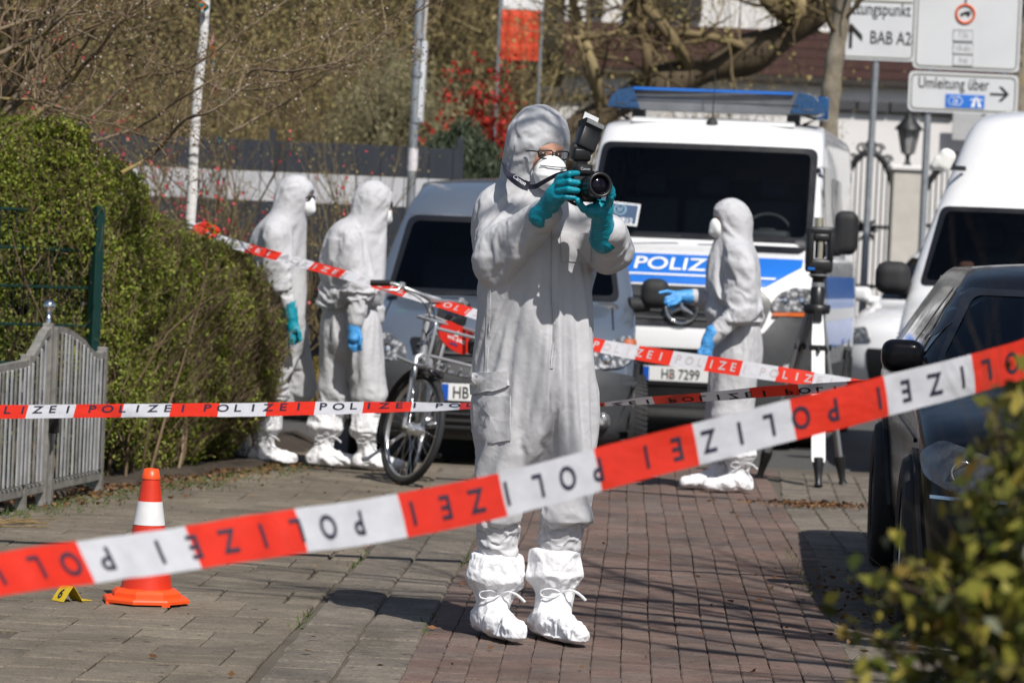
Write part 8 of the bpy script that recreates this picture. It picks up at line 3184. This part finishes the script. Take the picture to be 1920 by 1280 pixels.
def detour_sign():
    Y = 35.0
    xa, xb = at(1712, 70, Y).x, at(1912, 70, Y).x
    cx = (xa + xb) / 2
    r = root('detour_sign', 'white detour signs on grey posts: lorry ban board above an Umleitung arrow board', 'sign', (cx, Y, 0))
    for s in (-0.36, 0.40):
        part('post', M_STEEL, r, lambda b: b.tube([(s, 0.06, 0), (s, 0.06, 5.0)], 0.038, 10))
    w = xb - xa
    zt, zb = at(1810, -40, Y).z, at(1810, 133, Y).z
    o = board(r, w, zt - zb, M_SIGNW, M_OLIVE, (zt + zb) / 2)
    def L(px, py):
        p = at(px, py, Y)
        return Vector((p.x - cx, -0.004, p.z))
    c = L(1808, 28)
    ring = part('red_ring', mat('sign_red_orange', (0.62, 0.10, 0.02), 0.5), o, lambda b: b.tube([c + Vector((0.092 * math.cos(t), 0, 0.092 * math.sin(t))) for t in np.linspace(0, 2 * PI, 33)[:-1]], 0.014, 6, closed=True))
    def lorry(b):
        b.add([c + Vector(p) for p in ((-0.02, 0, -0.01), (0.055, 0, -0.01), (0.055, 0, 0.03), (-0.005, 0, 0.03))], [[0, 1, 2, 3]])
        b.add([c + Vector(p) for p in ((-0.055, 0, -0.012), (-0.015, 0, -0.012), (-0.015, 0, 0.018), (-0.045, 0, 0.008))], [[0, 1, 2, 3]])
        for x in (-0.035, 0.03):
            b.lathe([(0.012, 0.0), (0.0005, 0.001)], 10, Matrix.Translation(c + Vector((x, -0.001, -0.018))) @ Matrix.Rotation(PI / 2, 4, 'X'), close=False)
    part('lorry_symbol', M_SIGNK, ring, lorry)
    part('arrow_stem', M_SIGNK, o, lambda b: b.box(L(1809, -2) , (0.018, 0.003, 0.14)))
    gr = mat('sign_grey_line', (0.25, 0.25, 0.25), 0.5)
    for py, tx in ((68, '7,5t'), (92, '18-6h'), (114, 'frei')):
        q = L(1804, py)
        pl = part('extra_plate', M_SIGNW, o, lambda b: b.box(q, (0.205, 0.006, 0.115), bev=0.002))
        part('plate_edge', gr, pl, lambda b: b.tube([q + Vector((sx * 0.1, -0.004, sz * 0.055)) for sx, sz in ((-1, -1), (1, -1), (1, 1), (-1, 1))], 0.004, 4, closed=True))
        put_text('plate_lettering', tx, 0.085, Matrix.Translation(q + Vector((0, -0.005, 0))), gr, pl, 0.0, 0.8)
    zt2, zb2 = at(1808, 138, Y).z, at(1808, 213, Y).z
    o2 = board(r, w + 0.03, zt2 - zb2, M_SIGNW, M_OLIVE, (zt2 + zb2) / 2, 0.0, -0.015)
    put_text('sign_lettering', 'Umleitung über', 0.165, Matrix.Translation(L(1787, 161)), M_SIGNK, o2, 0.006, 0.70)
    q = L(1808, 191)
    bl = part('blue_panel', M_BLUEF, o2, lambda b: b.box(q, (0.40, 0.006, 0.135)))
    part('motorway_symbol', M_WHITEF, bl, lambda b: (b.add([q + Vector(p) for p in ((0.06, -0.004, -0.055), (0.10, -0.004, -0.055), (0.112, -0.004, 0.05), (0.10, -0.004, 0.05))], [[0, 1, 2, 3]]), b.add([q + Vector(p) for p in ((0.135, -0.004, -0.055), (0.175, -0.004, -0.055), (0.128, -0.004, 0.05), (0.118, -0.004, 0.05))], [[0, 1, 2, 3]]), b.box(q + Vector((0.116, -0.004, 0.02)), (0.13, 0.001, 0.012))))
    def hexa(b):
        pts = [q + Vector((-0.1 + sx, -0.004, sz)) for sx, sz in ((-0.075, 0), (-0.05, 0.04), (0.05, 0.04), (0.075, 0), (0.05, -0.04), (-0.05, -0.04))]
        b.tube(pts, 0.005, 4, closed=True)
    part('number_shield', M_WHITEF, bl, hexa)
    put_text('shield_number', '28', 0.06, Matrix.Translation(q + Vector((-0.1, -0.005, 0))), M_WHITEF, bl, 0.0)
    a0, a1 = L(1855, 178), L(1888, 178)
    def arrow(b):
        b.box((a0 + a1) / 2, ((a1 - a0).x, 0.003, 0.022))
        for s in (-1, 1):
            b.add([a1 + Vector((0.015, -.001, 0)), a1 + Vector((-0.02, -.001, 0)), a1 + Vector((-0.095, -.001, s * 0.075)), a1 + Vector((-0.06, -.001, s * 0.075))], [[0, 1, 2, 3]])
    part('arrow', M_SIGNK, o2, arrow)


detour_sign()


# ------------------------------------------------------------------ bush in front on the right
def near_bush():
    rng = np.random.default_rng(91)
    c = Vector((0.915, 4.7, 0))
    r = root('leafy_bush', 'out of focus yellow-green leafy bush at the lower right corner', 'bush', c)
    limbs, tips, sprig = [], [], []
    for k in range(44):
        d = Vector((rng.normal() * 0.22 + 0.06, rng.normal() * 0.3, 1.0))
        grow(Vector((rng.normal() * 0.14 + 0.05, rng.normal() * 0.15, 0)), d, rng.uniform(0.6, 0.9), 0.010, 2, rng, limbs, 0.6, 0.35, 5, tips, (2, 4), 0.14)
    for px, py in ((1600, 1180), (1640, 1080), (1660, 1230), (1700, 1130), (1625, 1270), (1690, 1050)):
        e = at(px, py, 4.8 + rng.normal() * 0.12) - c
        s = Vector((-0.13, 0, max(0.1, e.z - 0.25)))
        P = [Vector(p) for p in spline([tuple(s), tuple((s + e) / 2 + Vector((0, 0, 0.07))), tuple(e)], 8)]
        limbs.append((P, [0.006 - 0.0005 * i for i in range(8)], 1))
        sprig += [tuple(p) for p in P[3:]]
    b = MB()
    limbs_mesh(b, limbs, (3, 4, 5, 6))
    b.build('branches', M_BARK, r, recalc=False)
    T = np.array([tuple(t) for t in tips])
    T = T[(T[:, 2] < 1.22)]
    P = T[rng.integers(0, len(T), 15000)] + rng.normal(size=(15000, 3)) * 0.045
    P[:, 2] = np.maximum(P[:, 2], 0.03)
    lim = 1.24 - 2.0 * np.maximum(0, -P[:, 0] - 0.12)
    P = P[P[:, 2] < lim]
    SP = np.array(sprig)
    P = np.concatenate([P, SP[rng.integers(0, len(SP), 230)] + rng.normal(size=(230, 3)) * 0.022])
    V, F = leaf_cloud(P, 0.036, 0.55, rng)
    m = island_mat('yellow_green_leaf', [(0, (0.03, 0.042, 0.008)), (0.4, (0.09, 0.105, 0.015)), (0.7, (0.23, 0.22, 0.034)), (0.9, (0.36, 0.29, 0.06)), (1, (0.12, 0.065, 0.022))], 0.4, 0.2, trans=0.2)
    link_mesh('leaves', mesh_np('leaves', V, F, m), r)['kind'] = 'stuff'


near_bush()


def dry_weed():
    rng = np.random.default_rng(93)
    c = gp(1700, 1095)
    r = root('dry_weed', 'thin dry brown weed stalks growing beside the black car wheel', 'weed', (c.x + 0.05, c.y - 0.1, 0))
    limbs = []
    for k in range(9):
        grow(Vector((rng.normal() * 0.07, rng.normal() * 0.06, 0)), Vector((rng.normal() * 0.7, rng.normal() * 0.3, 0.75)), rng.uniform(0.12, 0.28), 0.0028, 1, rng, limbs, 0.6, 0.1, 5, None, (1, 3), 0.15)
    b = MB()
    limbs_mesh(b, limbs, (3, 3))
    b.build('stalks', M_TWIG, r, recalc=False)


dry_weed()
